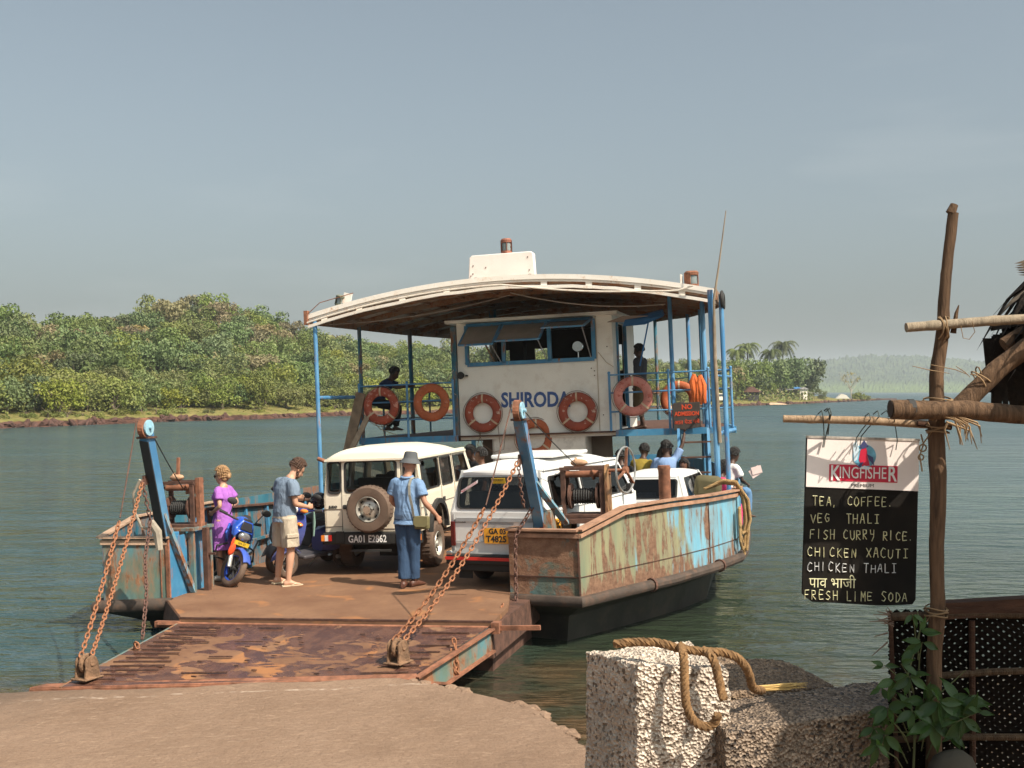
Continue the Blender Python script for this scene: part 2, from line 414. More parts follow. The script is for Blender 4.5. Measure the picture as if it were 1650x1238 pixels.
# ------------------------------------------------------------------ trees
def leaf_cloud(mb, blobs, count, size, seed, out=0.6, droop=0.0):
    rd = random.Random(seed); tot = sum(b[3] * b[3] for b in blobs)
    for bx, by, bz, br, fz in blobs:
        k = int(count * br * br / tot)
        for _ in range(k):
            while True:
                d = Vector((rd.gauss(0, 1), rd.gauss(0, 1), rd.gauss(0, 1)))
                if d.length > 0.1: break
            d.normalize()
            if d.z < -0.55: d.z = -d.z
            rr = br * (0.62 + 0.62 * rd.random() ** 1.3)
            p = Vector((bx + d.x * rr, by + d.y * rr, bz + d.z * rr * fz))
            nn = (d * out + Vector((rd.uniform(-1, 1), rd.uniform(-1, 1), rd.uniform(-0.3, 1)))).normalized()
            t1 = nn.cross(Vector((rd.uniform(-1, 1), rd.uniform(-1, 1), rd.uniform(-1, 1)))).normalized(); t2 = nn.cross(t1)
            s_ = size * rd.uniform(0.55, 1.4)
            a, b = t1 * s_, t2 * s_ * rd.uniform(0.4, 0.8)
            mb.add([p - a, p + b * 0.9 - nn * s_ * 0.15, p + a, p - b], [(0, 1, 2, 3)])
def trunk_mesh(h, r, n_limb, seed, spread=0.5, name='trunk', mat=None, twig=False):
    rd = random.Random(seed); m = MB()
    m.tube([(0, 0, -0.3), (0.02, 0, h * 0.3), (rd.uniform(-.05, .05), rd.uniform(-.05, .05), h * 0.62)], [r * 1.3, r, r * 0.7], 6)
    for i in range(n_limb):
        a = 6.28 * i / n_limb + rd.random(); e = spread * rd.uniform(0.6, 1.2); z0 = h * rd.uniform(0.3, 0.6)
        q = Vector((math.cos(a) * e, math.sin(a) * e, h * rd.uniform(0.85, 1.1)))
        m.tube([(0, 0, z0), (q.x * 0.45, q.y * 0.45, (z0 + q.z) / 2), q], [r * 0.6, r * 0.35, r * 0.15], 5)
        if twig:
            for k in range(5):
                s0 = Vector((q.x * .45, q.y * .45, (z0 + q.z) / 2)).lerp(q, rd.random())
                m.tube([s0, s0 + Vector((rd.uniform(-.3, .3), rd.uniform(-.3, .3), rd.uniform(.05, .35)))], [r * 0.22, r * 0.08], 4)
    return m.mesh(name, mat or BARK, True)
def crown_mesh(kind, seed):
    rd = random.Random(seed); bl = []
    if kind == 'mangrove':
        for i in range(13): bl.append((rd.uniform(-.7, .7), rd.uniform(-.6, .6), rd.uniform(0.15, 1.15), rd.uniform(.26, .5), .95))
        n, s_, mt = 2300, 0.058, LEAF[0]
    elif kind == 'dark':
        for i in range(13): bl.append((rd.uniform(-.7, .7), rd.uniform(-.6, .6), rd.uniform(0.4, 1.3), rd.uniform(.22, .5), .9))
        n, s_, mt = 2100, 0.062, LEAF[1]
    elif kind == 'dry':
        for i in range(9): bl.append((rd.uniform(-.65, .65), rd.uniform(-.6, .6), rd.uniform(0.5, 1.2), rd.uniform(.25, .4), .7))
        n, s_, mt = 900, 0.07, LEAF[2]
    elif kind == 'mid':
        for i in range(13): bl.append((rd.uniform(-.7, .7), rd.uniform(-.6, .6), rd.uniform(0.3, 1.3), rd.uniform(.22, .46), .9))
        n, s_, mt = 2100, 0.058, LEAF[3]
    elif kind == 'umbrella':
        for i in range(9): bl.append((rd.uniform(-.85, .85), rd.uniform(-.7, .7), rd.uniform(1.05, 1.3), rd.uniform(.2, .34), .45))
        n, s_, mt = 800, 0.06, LEAF[3]
    elif kind == 'shrub':
        for i in range(7): bl.append((rd.uniform(-.8, .8), rd.uniform(-.6, .6), rd.uniform(0.1, 0.5), rd.uniform(.25, .4), .8))
        n, s_, mt = 900, 0.07, LEAF[0]
    m = MB(); leaf_cloud(m, bl, n, s_, seed + 5); return m.mesh(kind + '_crown', mt, fix=False)
KINDS = {k: [crown_mesh(k, 10 * i + j) for j in range(3)] for i, k in enumerate(('mangrove', 'dark', 'dry', 'mid', 'umbrella', 'shrub'))}
TRUNKS = [trunk_mesh(1.0, 0.06, 5, 3 + j) for j in range(2)]
LAB = {'mangrove': ('yellow green mangrove tree crowding the far water edge', 'mangroves along the far bank'),
       'dark': ('dark green broadleaf tree on the wooded far hillside', 'dark green trees on the far hillside'),
       'dry': ('brownish half bare tree among the greener trees of the far hillside', 'dry brown trees on the far hillside'),
       'mid': ('mid green leafy tree on the wooded far hillside', 'mid green trees on the far hillside'),
       'umbrella': ('flat topped tree with open branches standing on the hill crest', 'flat topped trees on the hill crest'),
       'shrub': ('low yellowish shrub above the red rocks of the far bank', 'shrubs above the red rocks')}
def tree(kind, x, y, z, r, hs=1.0, label=None, group=None, rd=random):
    root = empty(kind + '_tree' if kind != 'shrub' else 'bank_shrub', label or LAB[kind][0], 'tree' if kind != 'shrub' else 'shrub', group or LAB[kind][1],
                 T(x, y, z) @ Matrix.Rotation(rd.uniform(0, 6.28), 4, 'Z') @ Matrix.Diagonal((r, r, r * hs, 1)))
    for nm, me in (('crown', rd.choice(KINDS[kind])), ('trunk', rd.choice(TRUNKS))):
        o = bpy.data.objects.new(nm, me); COL.objects.link(o); o.parent = root
    return root
rd = random.Random(5); ntree = 0
rows = [0.03, 0.09, 0.19, 0.31, 0.45, 0.60, 0.76, 0.90, 1.0]
for ri, t in enumerate(rows):
    b = -330.0
    while b < 1165:
        d0, d1 = shore_d(b), crest_d(b); D = d0 + (d1 - d0) * t + (6 if ri == 0 else 0) + rd.uniform(-2.5, 2.5)
        if t <= 0.1: r = rd.uniform(2.0, 2.9)
        else: r = rd.uniform(2.3, 3.3) * (1 + 0.1 * (t > 0.5))
        step = r * 1800 / D * rd.uniform(0.95, 1.25) * (1.0 if t < 0.95 else 0.85)
        if not (742 < b < 1035 and ri < 5) and ntree < 460:
            z = hill_z(b, D)
            if ri <= 2: k = rd.choices(['mangrove', 'mid', 'dark'], [8, 2, 0.6])[0]
            elif ri <= 5: k = rd.choices(['mangrove', 'dark', 'mid', 'dry'], [.6, 4.5, 4, .9])[0]
            else: k = rd.choices(['dark', 'mid', 'dry', 'umbrella'], [4, 4, 2, 1.6 if t >= 0.95 else 0.2])[0]
            zn = [(0, 'beyond the left edge of the photo'), (130, 'at the far left'), (240, 'left of the left lifting arm'), (345, 'above the left winch'), (430, 'above the woman in purple'), (500, 'above the man in shorts'), (580, 'between the first ferry posts'), (660, 'between the next ferry posts'), (745, 'just left of the wheelhouse'), (1035, 'seen through the wheelhouse'), (1110, 'just right of the wheelhouse'), (9999, 'behind the right ferry posts')]
            zl = next(q for lim, q in zn if b < lim); rl = ['at the water edge', 'second row back', 'low on the far slope', 'low on the far slope', 'halfway up the far slope', 'halfway up the far slope', 'high on the far slope', 'just below the crest', 'on the crest line'][ri]; kl = {'mangrove': 'yellow green mangrove tree', 'dark': 'dark green broadleaf tree', 'dry': 'brownish half bare tree', 'mid': 'mid green leafy tree', 'umbrella': 'flat topped open tree'}[k]
            tree(k, *bw(b, D, z - 0.3), r * (0.9 if k == 'mangrove' else 1), rd.uniform(0.85, 1.25), label=f'{kl} {rl}, {zl}', rd=rd); ntree += 1
        b += step
# the grove on the point to the right: bearing, distance factor, radius, kind
for b, f, r, k in [(1150, 1.05, 4.2, 'mid'), (1168, 1.10, 4.8, 'dry'), (1185, 1.08, 4.8, 'mid'), (1200, 1.12, 5.4, 'dark'), (1215, 1.10, 5.2, 'mid'), (1228, 1.14, 5.8, 'dark'),
                   (1243, 1.12, 5.8, 'dark'), (1256, 1.13, 6.2, 'dark'), (1268, 1.12, 6.4, 'dark'), (1282, 1.12, 6.2, 'dark'), (1293, 1.10, 5.4, 'dark'), (1300, 1.11, 4.2, 'mid'), (1176, 1.2, 4.5, 'mid'), (1195, 1.22, 4.8, 'dark'), (1325, 1.05, 1.7, 'mid')]:
    D = shore_d(b) * f; zz = hill_z(b, D) - 0.5
    tree(k, *bw(b, D, zz), r, 1.12 if r > 4.5 else 1.0, label='leafy tree of the green grove on the river point behind the shed', group='trees of the grove on the point', rd=rd)
D = shore_d(1385) * 1.012
for b, r in ((1378, 2.0), (1386, 2.6), (1392, 1.7)):
    tree('shrub', *bw(b, D, 0.1), r, 1.35, label='bright green bush near the tip of the low point', group='bushes near the tip of the point', rd=rd)
b = -40
while b < 600:
    D = shore_d(b) + rd.uniform(2.0, 3.6)
    if rd.random() < 0.8: tree('shrub', *bw(b, D, hill_z(b, D) - 0.15), rd.uniform(0.7, 1.3), rd.uniform(0.6, 1.1), rd=rd)
    b += rd.uniform(20, 46)
# undergrowth filling the hillside between the trees: too many leaves to count
mb = MB()
for i in range(42000):
    b = rd.uniform(-330, 1310); t = rd.random() ** 0.8; D = shore_d(b) + 2.5 + (crest_d(b) - shore_d(b)) * t
    if 745 < b < 1030 and t < .55: continue
    cz = hill_z(b, D); hh = rd.random() ** 2 * (2.6 if t > 0.03 else 0.9)
    p = Vector(bw(b, D, cz + hh - 0.1)); s_ = rd.uniform(0.22, 0.5) if t > .1 else rd.uniform(.10, .24)
    t1 = Vector((rd.uniform(-1, 1), rd.uniform(-1, 1), rd.uniform(-0.5, 0.5))).normalized() * s_
    t2 = Vector((rd.uniform(-1, 1), rd.uniform(-1, 1), rd.uniform(-1, 1))).normalized() * s_ * 0.7
    mb.cur = 0 if t < 0.15 else rd.choice((1, 2, 3))
    mb.add([p - t1, p + t2, p + t1, p - t2], [(0, 1, 2, 3)])
mb.build('undergrowth', LEAF[:4], fix=False, kind='stuff')

def palm(b, D, zt, lean=0.0, r=3.0, seed=1, label=''):
    """zt: height of the crown above the water"""
    rd = random.Random(seed); g = hill_z(b, D); x, y, _ = bw(b, D, 0); h = zt - g
    root = empty('coconut_palm', label, 'palm tree', 'coconut palms on the point', T(x, y, g))
    m = MB(); m.tube([(0, 0, -.5), (lean * .2, 0, h * .35), (lean * .55, 0, h * .7), (lean, 0, h)], [.3, .2, .17, .15], 7); m.build('trunk', BARK, root, True)
    m = MB()
    for i in range(34):
        a = 6.28 * i / 34 * 1.618 * 3 + rd.random() * .3; up = rd.uniform(-0.5, 1.2); L = r * rd.uniform(.85, 1.15)
        prev = Vector((lean, 0, h)); d = Vector((math.cos(a), math.sin(a), up)).normalized(); pts = [prev]
        for k in range(7):
            d = (d + Vector((0, 0, -0.17 - 0.05 * k))).normalized(); prev = prev + d * L / 7; pts.append(prev)
        side = Vector((-math.sin(a), math.cos(a), 0))
        for k in range(7):
            p0, p1 = pts[k], pts[k + 1]
            for sgn in (-1, 1):
                for q in range(2):
                    s0 = p0.lerp(p1, q / 2); s1 = p0.lerp(p1, q / 2 + 0.42); L2 = 1.15 * (1 - (k / 7) ** 2 * .6) * min(1, .5 + k * .3)
                    tip = s0 + side * sgn * L2 * .75 + (p1 - p0).normalized() * L2 * .45 + Vector((0, 0, -L2 * rd.uniform(.35, .8)))
                    m.add([s0, s1, tip], [(0, 1, 2)])
        m.tube([pts[0], pts[3], pts[7]], [.06, .04, .015], 4)
    m.build('crown', LEAF[4], root, fix=False)
for q in [(1184, 1.22, 566, 0.5, 3.3, 'shorter leftmost coconut palm rising over the grove on the point'), (1206, 1.2, 558, -0.4, 4.2, 'second coconut palm from the left above the grove'),
          (1237, 1.2, 567, 0.8, 3.8, 'third coconut palm from the left above the grove, leaning slightly'), (1260, 1.17, 555, 0.4, 4.6, 'tallest rightmost coconut palm above the grove'),
          (1110, 1.2, 585, 0, 3.2, 'coconut palm on the far bank seen between the ferry rails'), (1080, 1.15, 590, 0, 3.0, 'coconut palm on the far bank just right of the wheelhouse'),
          (445, 1.45, 590, 0, 2.6, 'lone coconut palm on the wooded hillside left of the ferry')]:
    b, f, yp, ln, r, lb = q; D = shore_d(b) * f; palm(b, D, (630 - yp) / 1800 * D + ZC, ln, r, int(b), lb)
# bare pale tree on the spit
b = 1371; D = shore_d(b) * 1.01; x, y, _ = bw(b, D, 0)
root = empty('bare_tree', 'bare pale tree standing alone near the tip of the point', 'tree', matrix=T(x, y, 0.1) @ Matrix.Diagonal((3.6, 3.6, 7.2, 1)))
bt = trunk_mesh(1.0, 0.035, 8, 77, 0.75, 'trunk', PALEBARK, True); o = bpy.data.objects.new('trunk', bt); COL.objects.link(o); o.parent = root
m = MB(); leaf_cloud(m, [(rd.uniform(-.8, .8), rd.uniform(-.5, .5), rd.uniform(.8, 1.15), .25, .4) for _ in range(8)], 160, .05, 9); m.build('crown', LEAF[2], root, fix=False)

# ------------------------------------------------------------------ things on the point
WHITEW = simple('far_white', (0.72, 0.66, 0.55), 0.8, grime=((0.4, 0.3, 0.2), 0.4))
TIN = simple('far_tin', (0.25, 0.24, 0.24), 0.6, var=0.4, scale=2)
FDARK = simple('far_dark', (0.03, 0.028, 0.025), 0.8)
FBLUE = simple('far_blue', (0.06, 0.2, 0.45), 0.6)
FRED = simple('laterite', (0.085, 0.042, 0.032), 0.95, var=0.35, scale=1.2, bump=0.5)
FSAND = simple('sand', (0.5, 0.34, 0.22), 0.95, var=0.2, scale=0.7, bump=0.4)
FGLASS = simple('far_glass', (0.05, 0.06, 0.07), 0.15)
def at(b, y_px, z): D = (ZC - z) * 1800 / (y_px - 630); return bw(b, D, z)
D0 = shore_d(1300); x0, y0, _ = bw(1289, D0 * 1.03, 0)
root = empty('riverside_shed', 'small whitewashed shed with a tin lean-to roof on the river point', 'shed', matrix=T(x0, y0, 0.9) @ RZ(18))
m = MB(); m.box((1.1, 1.5, 1.35), (2.2, 3, 2.7)); m.build('wall', WHITEW, root)
m = MB(); m.box((0.6, -0.03, 1.0), (0.7, 0.06, 1.8)); m.build('door', FDARK, root)
m = MB(); m.prism([(-0.3, -0.4, 2.7), (2.5, -0.4, 2.7), (1.1, -0.4, 3.3)], (0, 3.8, 0)); m.build('roof', TIN, root)
m = MB(); m.bar((-0.2, -0.5, 2.7), (-6.2, -0.5, 2.35), 0.1); m.prism([(-0.2, -0.7, 2.75), (-6.6, -0.7, 2.3), (-6.6, 2.6, 2.7), (-0.2, 2.6, 3.1)], (0, 0, 0.06)); m.build('lean_to_roof', TIN, root)
for k in range(5):
    m = MB(); m.cyl((-0.9 - k * 1.35, -0.4, 0), (-0.9 - k * 1.35, -0.4, 2.5), 0.06, 6); m.build('post', BARK, root)
m = MB(); m.prism([(-0.1, -0.75, 3.0), (-1.9, -0.75, 2.8), (-1.9, 1.2, 3.1), (-0.1, 1.2, 3.3)], (0, 0, 0.05)); m.build('blue_tarpaulin', FBLUE, root)
m = MB(); m.box((-3.4, 2.2, 1.1), (5.6, 0.1, 2.2)); m.build('back_wall', FDARK, root)
m = MB(); m.prism([(2.3, 0, 1.9), (6.0, 0, 1.5), (6.0, 2.5, 1.7), (2.3, 2.5, 2.3)], (0, 0, .06)); m.build('side_awning', simple('awning_green', (.2, .2, .13), .8), root)
for k in range(3):
    m = MB(); m.cyl((3.0 + k * 1.4, 0.1, 0), (3.0 + k * 1.4, 0.1, 1.7), 0.05, 6); m.build('awning_post', BARK, root)
root = empty('far_hut', 'brown roofed hut half hidden by the grove on the point', 'hut', matrix=T(*bw(1208, shore_d(1208) * 1.05, 1.0)) @ RZ(10))
m = MB(); m.box((0, 0, 1.0), (3.2, 3, 2.0)); m.build('wall', FDARK, root)
m = MB(); m.prism([(-2.1, -1.9, 1.9), (2.1, -1.9, 1.9), (0, -1.9, 3.2)], (0, 3.8, 0)); m.build('roof', simple('hut_roof', (.13, .06, .045), .9), root)
def far_car(b, yp, z, label, rz=70, s_=1.0, blue=False):
    root = empty('parked_van', label, 'van', matrix=T(*at(b, yp, z)) @ RZ(rz) @ Matrix.Diagonal((s_, s_, s_, 1)))
    m = MB(); m.prism([(-.75, 0, .3), (-.75, 3.6, .3), (-.75, 3.6, 1.0), (-.75, 3.0, 1.15), (-.75, 2.6, 1.75), (-.75, .1, 1.75), (-.75, 0, 1.0)], (1.5, 0, 0)); m.build('body', WHITEW, root, bevel=.08)
    m = MB()
    for sx in (-.76, .76):
        for y1, y2 in ((.2, .9), (1.0, 1.7), (1.8, 2.5)): m.box((sx, (y1 + y2) / 2, 1.35), (.03, y2 - y1, .45))
    m.box((0, 2.83, 1.42), (1.2, .03, .5), (R(-33), 0, 0)); m.box((0, -.01, 1.4), (1.2, .03, .45)); m.build('window', FGLASS, root)
    for sx in (-.68, .68):
        for yy in (.7, 2.8):
            m = MB(); m.cyl((sx - .1, yy, .3), (sx + .1, yy, .3), .3, 12); m.build('wheel', FDARK, root)
far_car(1212, 643.5, 1.1, 'white van parked in front of the brown roofed hut on the point', 75, 1.2)
far_car(1162, 648, 0.9, 'white jeep at the left end of the point beside the ferry post', 20)
for b, yp, dx, dz, lb in [(1205, 649.5, 9, 1.5, 'pale sand heap spreading on the landing of the point'), (1228, 650.5, 11, .55, 'flat concrete landing ramp running into the river at the point')]:
    m = MB(); x, y, _ = at(b, yp, 0.3)
    def f(u, v, dx=dx, dz=dz, x=x, y=y):
        X = (u - .5) * 2; Y = (v - .5) * 2; h = max(0, 1 - X * X - Y * Y) ** 0.7
        return (x + X * dx * .5, y + Y * 5, 0.1 + dz * h * (1 + .25 * fbm(X * 3, Y * 3)))
    m.grid(f, 22, 12); tag(m.build('sand_heap' if dz > 1 else 'landing_ramp', FSAND, smooth=True, angle=60), lb, 'sand heap' if dz > 1 else 'landing')
m = MB(); x, y, _ = at(1231, 641, 1.0); m.ell((x, y, 2.6), (1.6, 1.2, 1.3), 12, 8); m.ell((x + 1.1, y, 2.0), (1.1, 1, 1.0)); m.box((x, y, 1.3), (3, 1.5, 1.0))
tag(m.build('covered_stack', simple('sheet_cream', (.6, .5, .38), .9, var=.3, scale=.8), smooth=True), 'cream sheeted stack standing beside the shed on the point', 'stack')
rd = random.Random(9)
for k, (b, c) in enumerate([(1236, (.6, .6, .6)), (1241, (.12, .25, .5)), (1246, (.55, .5, .5)), (1250, (.1, .1, .12)), (1177, (.35, .2, .12))]):
    x, y, z = at(b, 644.5 if b > 1200 else 650, .9); mt = simple('far_cloth', c, .8)
    root = empty('person', ['person in white shirt standing left of the shed posts', 'person in blue top beside the cream stack', 'person in pale shirt under the shed lean-to', 'person in dark clothes at the lean-to post', 'person in brown walking on the far shore by the white jeep'][k], 'person', matrix=T(x, y, z))
    m = MB(); m.tube([(-.1, 0, 0), (-.1, 0, .45), (-.07, 0, .9)], [.07, .09, .12], 6); m.tube([(.1, 0, 0), (.1, 0, .45), (.07, 0, .9)], [.07, .09, .12], 6)
    m.tube([(0, 0, .85), (0, 0, 1.2), (0, 0, 1.42)], [.17, .2, .12], 8, flat=.6); m.ell((0, 0, 1.6), (.1, .11, .14)); m.tube([(-.2, 0, 1.38), (-.25, 0, 1.1), (-.22, .08, .82)], [.05, .045, .035], 5); m.tube([(.2, 0, 1.38), (.25, 0, 1.1), (.22, .08, .82)], [.05, .045, .035], 5)
    m.build('body', mt, root, True)
# red laterite blocks and pale stones along the water's edge
def boulder_mesh(seed, name, mat, n=10, m_=7, rough=.35):
    m = MB(); vs = MB(); vs.ell((0, 0, 0), 1, n, m_)
    for v in vs.v:
        p = Vector(v); k = 1 + rough * fbm(p.x * 1.3 + seed, p.y * 1.3, p.z * 1.3); m.v.append(tuple(p * k))
    m.f = vs.f; m.mi = vs.mi; return m.mesh(name, mat, False)
BLD = [boulder_mesh(i, 'boulder', FRED) for i in range(4)]
for i in range(150):
    b = rd.uniform(-30, 590) if i < 100 else rd.uniform(1165, 1425); D = shore_d(b) + rd.uniform(-.3, .8); s_ = rd.uniform(.2, .42) * (1 + (i >= 100) * .5)
    o = bpy.data.objects.new('shore_rock', rd.choice(BLD)); COL.objects.link(o)
    o.matrix_world = T(*bw(b, D, rd.uniform(.0, .3))) @ Euler((rd.random(), rd.random(), rd.random() * 6)).to_matrix().to_4x4() @ Matrix.Diagonal((s_ * 1.6, s_, s_ * .8, 1))
    if i < 100: tag(o, 'dark red laterite rock at the foot of the far hillside', 'rock', 'laterite rocks below the hillside')
    else: tag(o, 'reddish rock along the water edge of the river point', 'rock', 'rocks along the river point')
m = MB(); x, y, z = at(1358, 643, .5); m.prism([(x - 2.2, y, z), (x + 2.4, y, z), (x + 1.2, y, z + 1.3), (x - .4, y, z + 1.7)], (0, 2, 0)); tag(m.build('white_cover', WHITEW), 'white cover sheet lying on the spit left of the green bush', 'sheet')

# ------------------------------------------------------------------ the slipway
def slip_z(x, y):
    z = 0.36 + (11.05 - y) * 0.045 + 0.035 * (x + 1.0)
    if x < -1: z = 0.36 + (11.05 - y) * 0.045 + 0.043 * (x + 1.0)
    z += 0.012 * fbm(x * .8, y * .8) + 0.004 * fbm(x * 6, y * 6)
    e = y - (11.08 + 0.02 * (x + 1) * -1 + 0.06 * fbm(x * .7, 3.1))
    if e > 0: z -= 0.55 * e + .25 * e * e
    return z
EDGE = [(8.0, .70), (8.4, .56), (8.7, .47), (9.0, .375), (9.4, .22), (9.68, .13), (10.1, -.18), (10.4, -.45), (10.58, -.62), (10.8, -.82), (10.95, -1.0), (11.3, -1.3), (12.8, -2.2)]
def edge_x(y): return 3.0 - (y - 2) * .4 if y < 8 else lerp_tab(EDGE, y)
m = MB(); ys = [-6 + 13.0 * i / 20 for i in range(20)] + [7.0 + 6.0 * i / 110 for i in range(111)]
nx = 150; vs = []
for y in ys:
    xr = edge_x(y) + (.035 * fbm(y * 4.5, 1.3) + .03 * fbm(y * 13, 7.7) if y > 7 else 0); xl = -16.0
    if y < 8: xr = .7 + (8 - y) * .05
    for i in range(nx + 1):
        u = i / nx; x = xl + (xr - xl) * (1 - (1 - u) ** 1.6)
        vs.append((x, y, slip_z(x, y)))
    vs.append((xr + .03, y, -.5)); 
w_ = nx + 2
m.add(vs, [(j * w_ + i, j * w_ + i + 1, (j + 1) * w_ + i + 1, (j + 1) * w_ + i) for j in range(len(ys) - 1) for i in range(w_ - 1)])
m.build('slipway', SLIP, smooth=True, angle=50, kind='structure')
# broken lumps of the slipway's edge and stones in the shallows
LUMP = [boulder_mesh(20 + i, 'lump', SLIP, 9, 6, .45) for i in range(3)]
STONE = simple('wet_stone', (0.16, 0.10, 0.055), 0.35, var=.4, scale=3, bump=.4, bscale=12)
ST = [boulder_mesh(40 + i, 'stone', STONE, 10, 7, .5) for i in range(3)]
rd = random.Random(4)
for i in range(26):
    y = rd.uniform(8.3, 10.95); x = edge_x(y) + rd.uniform(-.02, .05); s_ = rd.uniform(.03, .075)
    o = bpy.data.objects.new('concrete_lump', rd.choice(LUMP)); COL.objects.link(o)
    o.matrix_world = T(x, y, slip_z(x, y) - s_ * .45) @ RZ(rd.uniform(0, 360)) @ Matrix.Diagonal((s_ * 1.5, s_ * 1.2, s_ * .6, 1)); tag(o, 'small broken concrete lump along the curved slipway edge', 'rubble', 'broken lumps along the slipway edge')
for i in range(24):
    y = rd.uniform(8.2, 10.2); x = edge_x(y) + rd.uniform(.12, .8); s_ = rd.uniform(.07, .2)
    o = bpy.data.objects.new('submerged_stone', rd.choice(ST)); COL.objects.link(o)
    o.matrix_world = T(x, y, -s_ * .38) @ RZ(rd.uniform(0, 360)) @ Matrix.Diagonal((s_ * 1.8, s_ * 1.3, s_ * .5, 1)); tag(o, 'brown stone barely breaking the shallow water beside the slipway', 'stone', 'stones in the shallows beside the slipway')
# ground under the hut and the concrete blocks
m = MB()
def gf(u, v):
    x = .45 + u * 7; y = -4 + v * 11.6
    z = 1.05 + .08 * fbm(x, y); e = max(0, y - 6.6 + .15 * fbm(x * 2, 4)); z -= e * 1.6; z -= max(0, 1.25 - x) * .8
    return (x, y, z)
m.grid(gf, 60, 80); m.build('river_bank', simple('bank_earth', (.2, .13, .085), .95, var=.3, scale=2, bump=.6, bscale=14), smooth=True, kind='structure')

# ------------------------------------------------------------------ haze
def haze(density):
    m = bpy.data.materials.new('haze'); m.use_nodes = True; t = m.node_tree; t.nodes.clear()
    o = t.nodes.new('ShaderNodeOutputMaterial'); v = t.nodes.new('ShaderNodeVolumePrincipled')
    v.inputs['Color'].default_value = (0.80, 0.86, 0.92, 1); v.inputs['Density'].default_value = density; v.inputs['Anisotropy'].default_value = 0.0
    t.links.new(v.outputs[0], o.inputs['Volume'])
    mb = MB(); mb.box((0, 3200, 59), (18400, 6800, 122)); ob = mb.build('haze', m, kind='stuff'); return ob
haze(0.00024)
# ------------------------------------------------------------------ paint and rust
def rusty(name, paint, paint2=None, rust=(0.19, 0.075, 0.035), rust2=(0.33, 0.16, 0.08), amount=0.5, scale=3.0, streak=4.0, bump=0.5, rough=0.55, dark=None):
    """painted steel with rust breaking through; streak stretches the stains down the plate"""
    t = NT(name, rough, 0, 0.4)
    v = t.coord('Object', (1, 1, 1.0 / streak)); o = t.coord('Object')
    p = t.mix(t.rng(t.noise(scale * .8, 5, o), 0.4, 0.62), paint, paint2 or tuple(min(1, c * 1.35) for c in paint))
    r = t.mix(t.rng(t.noise(scale * 4, 6, o, .7), 0.35, 0.65), rust, rust2)
    n1 = t.noise(scale * 2.4, 8, v, 0.72, .25); n2 = t.noise(scale * .55, 4, o)
    k = t.math('ADD', n1, t.math('MULTIPLY', t.math('SUBTRACT', n2, .5), .55))
    th = 0.70 - 0.32 * amount
    f = t.rng(k, th, th + 0.06); halo = t.rng(k, th - 0.10, th + .02, 0, .55)
    c = t.mix(halo, p, rust2); c = t.mix(f, c, r)
    if dark: c = t.mix(t.rng(t.noise(scale * 1.3, 7, v, .7), .5, .75, 0, .8), c, dark)
    t.col(c); t.rough(t.rng(f, 0, 1, rough, .9))
    t.bump(t.math('MULTIPLY', f, t.noise(scale * 14, 4, o)), bump, .012)
    return t.m
BLUE = rusty('blue_paint', (0.05, 0.20, 0.36), (0.08, 0.27, 0.44), amount=.18, scale=4, bump=.3, rough=.42)
BLUEPOST = rusty('blue_post_paint', (0.07, 0.22, 0.42), (0.13, 0.31, 0.50), amount=.1, scale=3, bump=.2, rough=.42)
TEAL = rusty('teal_paint', (0.025, 0.115, 0.17), (0.045, 0.17, 0.23), amount=.42, scale=3, rough=.5)
GREENISH = rusty('green_grey_paint', (0.12, 0.17, 0.13), (0.10, 0.22, 0.24), amount=.55, scale=2.2, streak=3, rough=.6, dark=(.05, .045, .035))
RUST = simple('rust', (0.24, 0.10, 0.055), 0.9, var=.45, scale=9, bump=.7, bscale=30)
DRUST = simple('dark_rust', (0.095, 0.045, 0.03), 0.85, var=.5, scale=8, bump=.6, bscale=30)
CHAINRUST = simple('chain_rust', (0.30, 0.125, 0.06), 0.85, var=.4, scale=9, bump=.5, bscale=50)
CHAINDARK = simple('dark_chain_rust', (0.12, 0.06, 0.045), 0.85, var=.4, scale=9, bump=.5, bscale=50)
CREAM = simple('cabin_cream_paint', (0.86, 0.82, 0.73), 0.55, var=.04, scale=2, grime=((0.42, 0.28, 0.17), .38), bump=.12, bscale=9)
LOWCREAM = simple('cabin_lower_paint', (0.80, 0.75, 0.65), 0.7, var=.07, scale=3, grime=((0.25, 0.2, 0.15), .6))
FASCIA = rusty('roof_fascia_paint', (0.84, 0.77, 0.68), (0.88, 0.82, 0.74), rust=(0.34, 0.13, 0.06), rust2=(0.70, 0.48, 0.32), amount=.20, scale=3.5, streak=1.0, bump=.3)
ROOFSHEET = rusty('roof_sheet', (0.50, 0.46, 0.41), (0.62, 0.57, 0.5), amount=.45, scale=1.1, streak=.6, bump=.3, rough=.7)
GREYGLASS = simple('dusty_pane', (0.26, 0.22, 0.18), 0.25, var=.15, scale=3)
BLACKR = simple('black_rubber', (0.025, 0.024, 0.023), 0.75, var=.2, scale=8, bump=.2)
STEEL = simple('bare_steel', (0.45, 0.44, 0.42), 0.38, 0.7, var=.2, scale=12)
CHROME = simple('chrome', (0.75, 0.75, 0.74), 0.12, 1.0, var=.05)
INKBLUE = simple('name_blue', (0.045, 0.10, 0.28), 0.6, var=.2, scale=10)
WOOD = simple('weathered_wood', (0.24, 0.16, 0.10), 0.85, var=.3, scale=6, bump=.5, bscale=25)
RUBR = simple('rub_rail', (0.06, 0.042, 0.032), 0.8, var=.35, scale=4, bump=.6, bscale=18, grime=((.20, .10, .055), .6))
HULLD = simple('hull_dark', (0.035, 0.032, 0.026), 0.6, var=.5, scale=2, bump=.5, bscale=8, grime=((.10, .075, .05), .6))
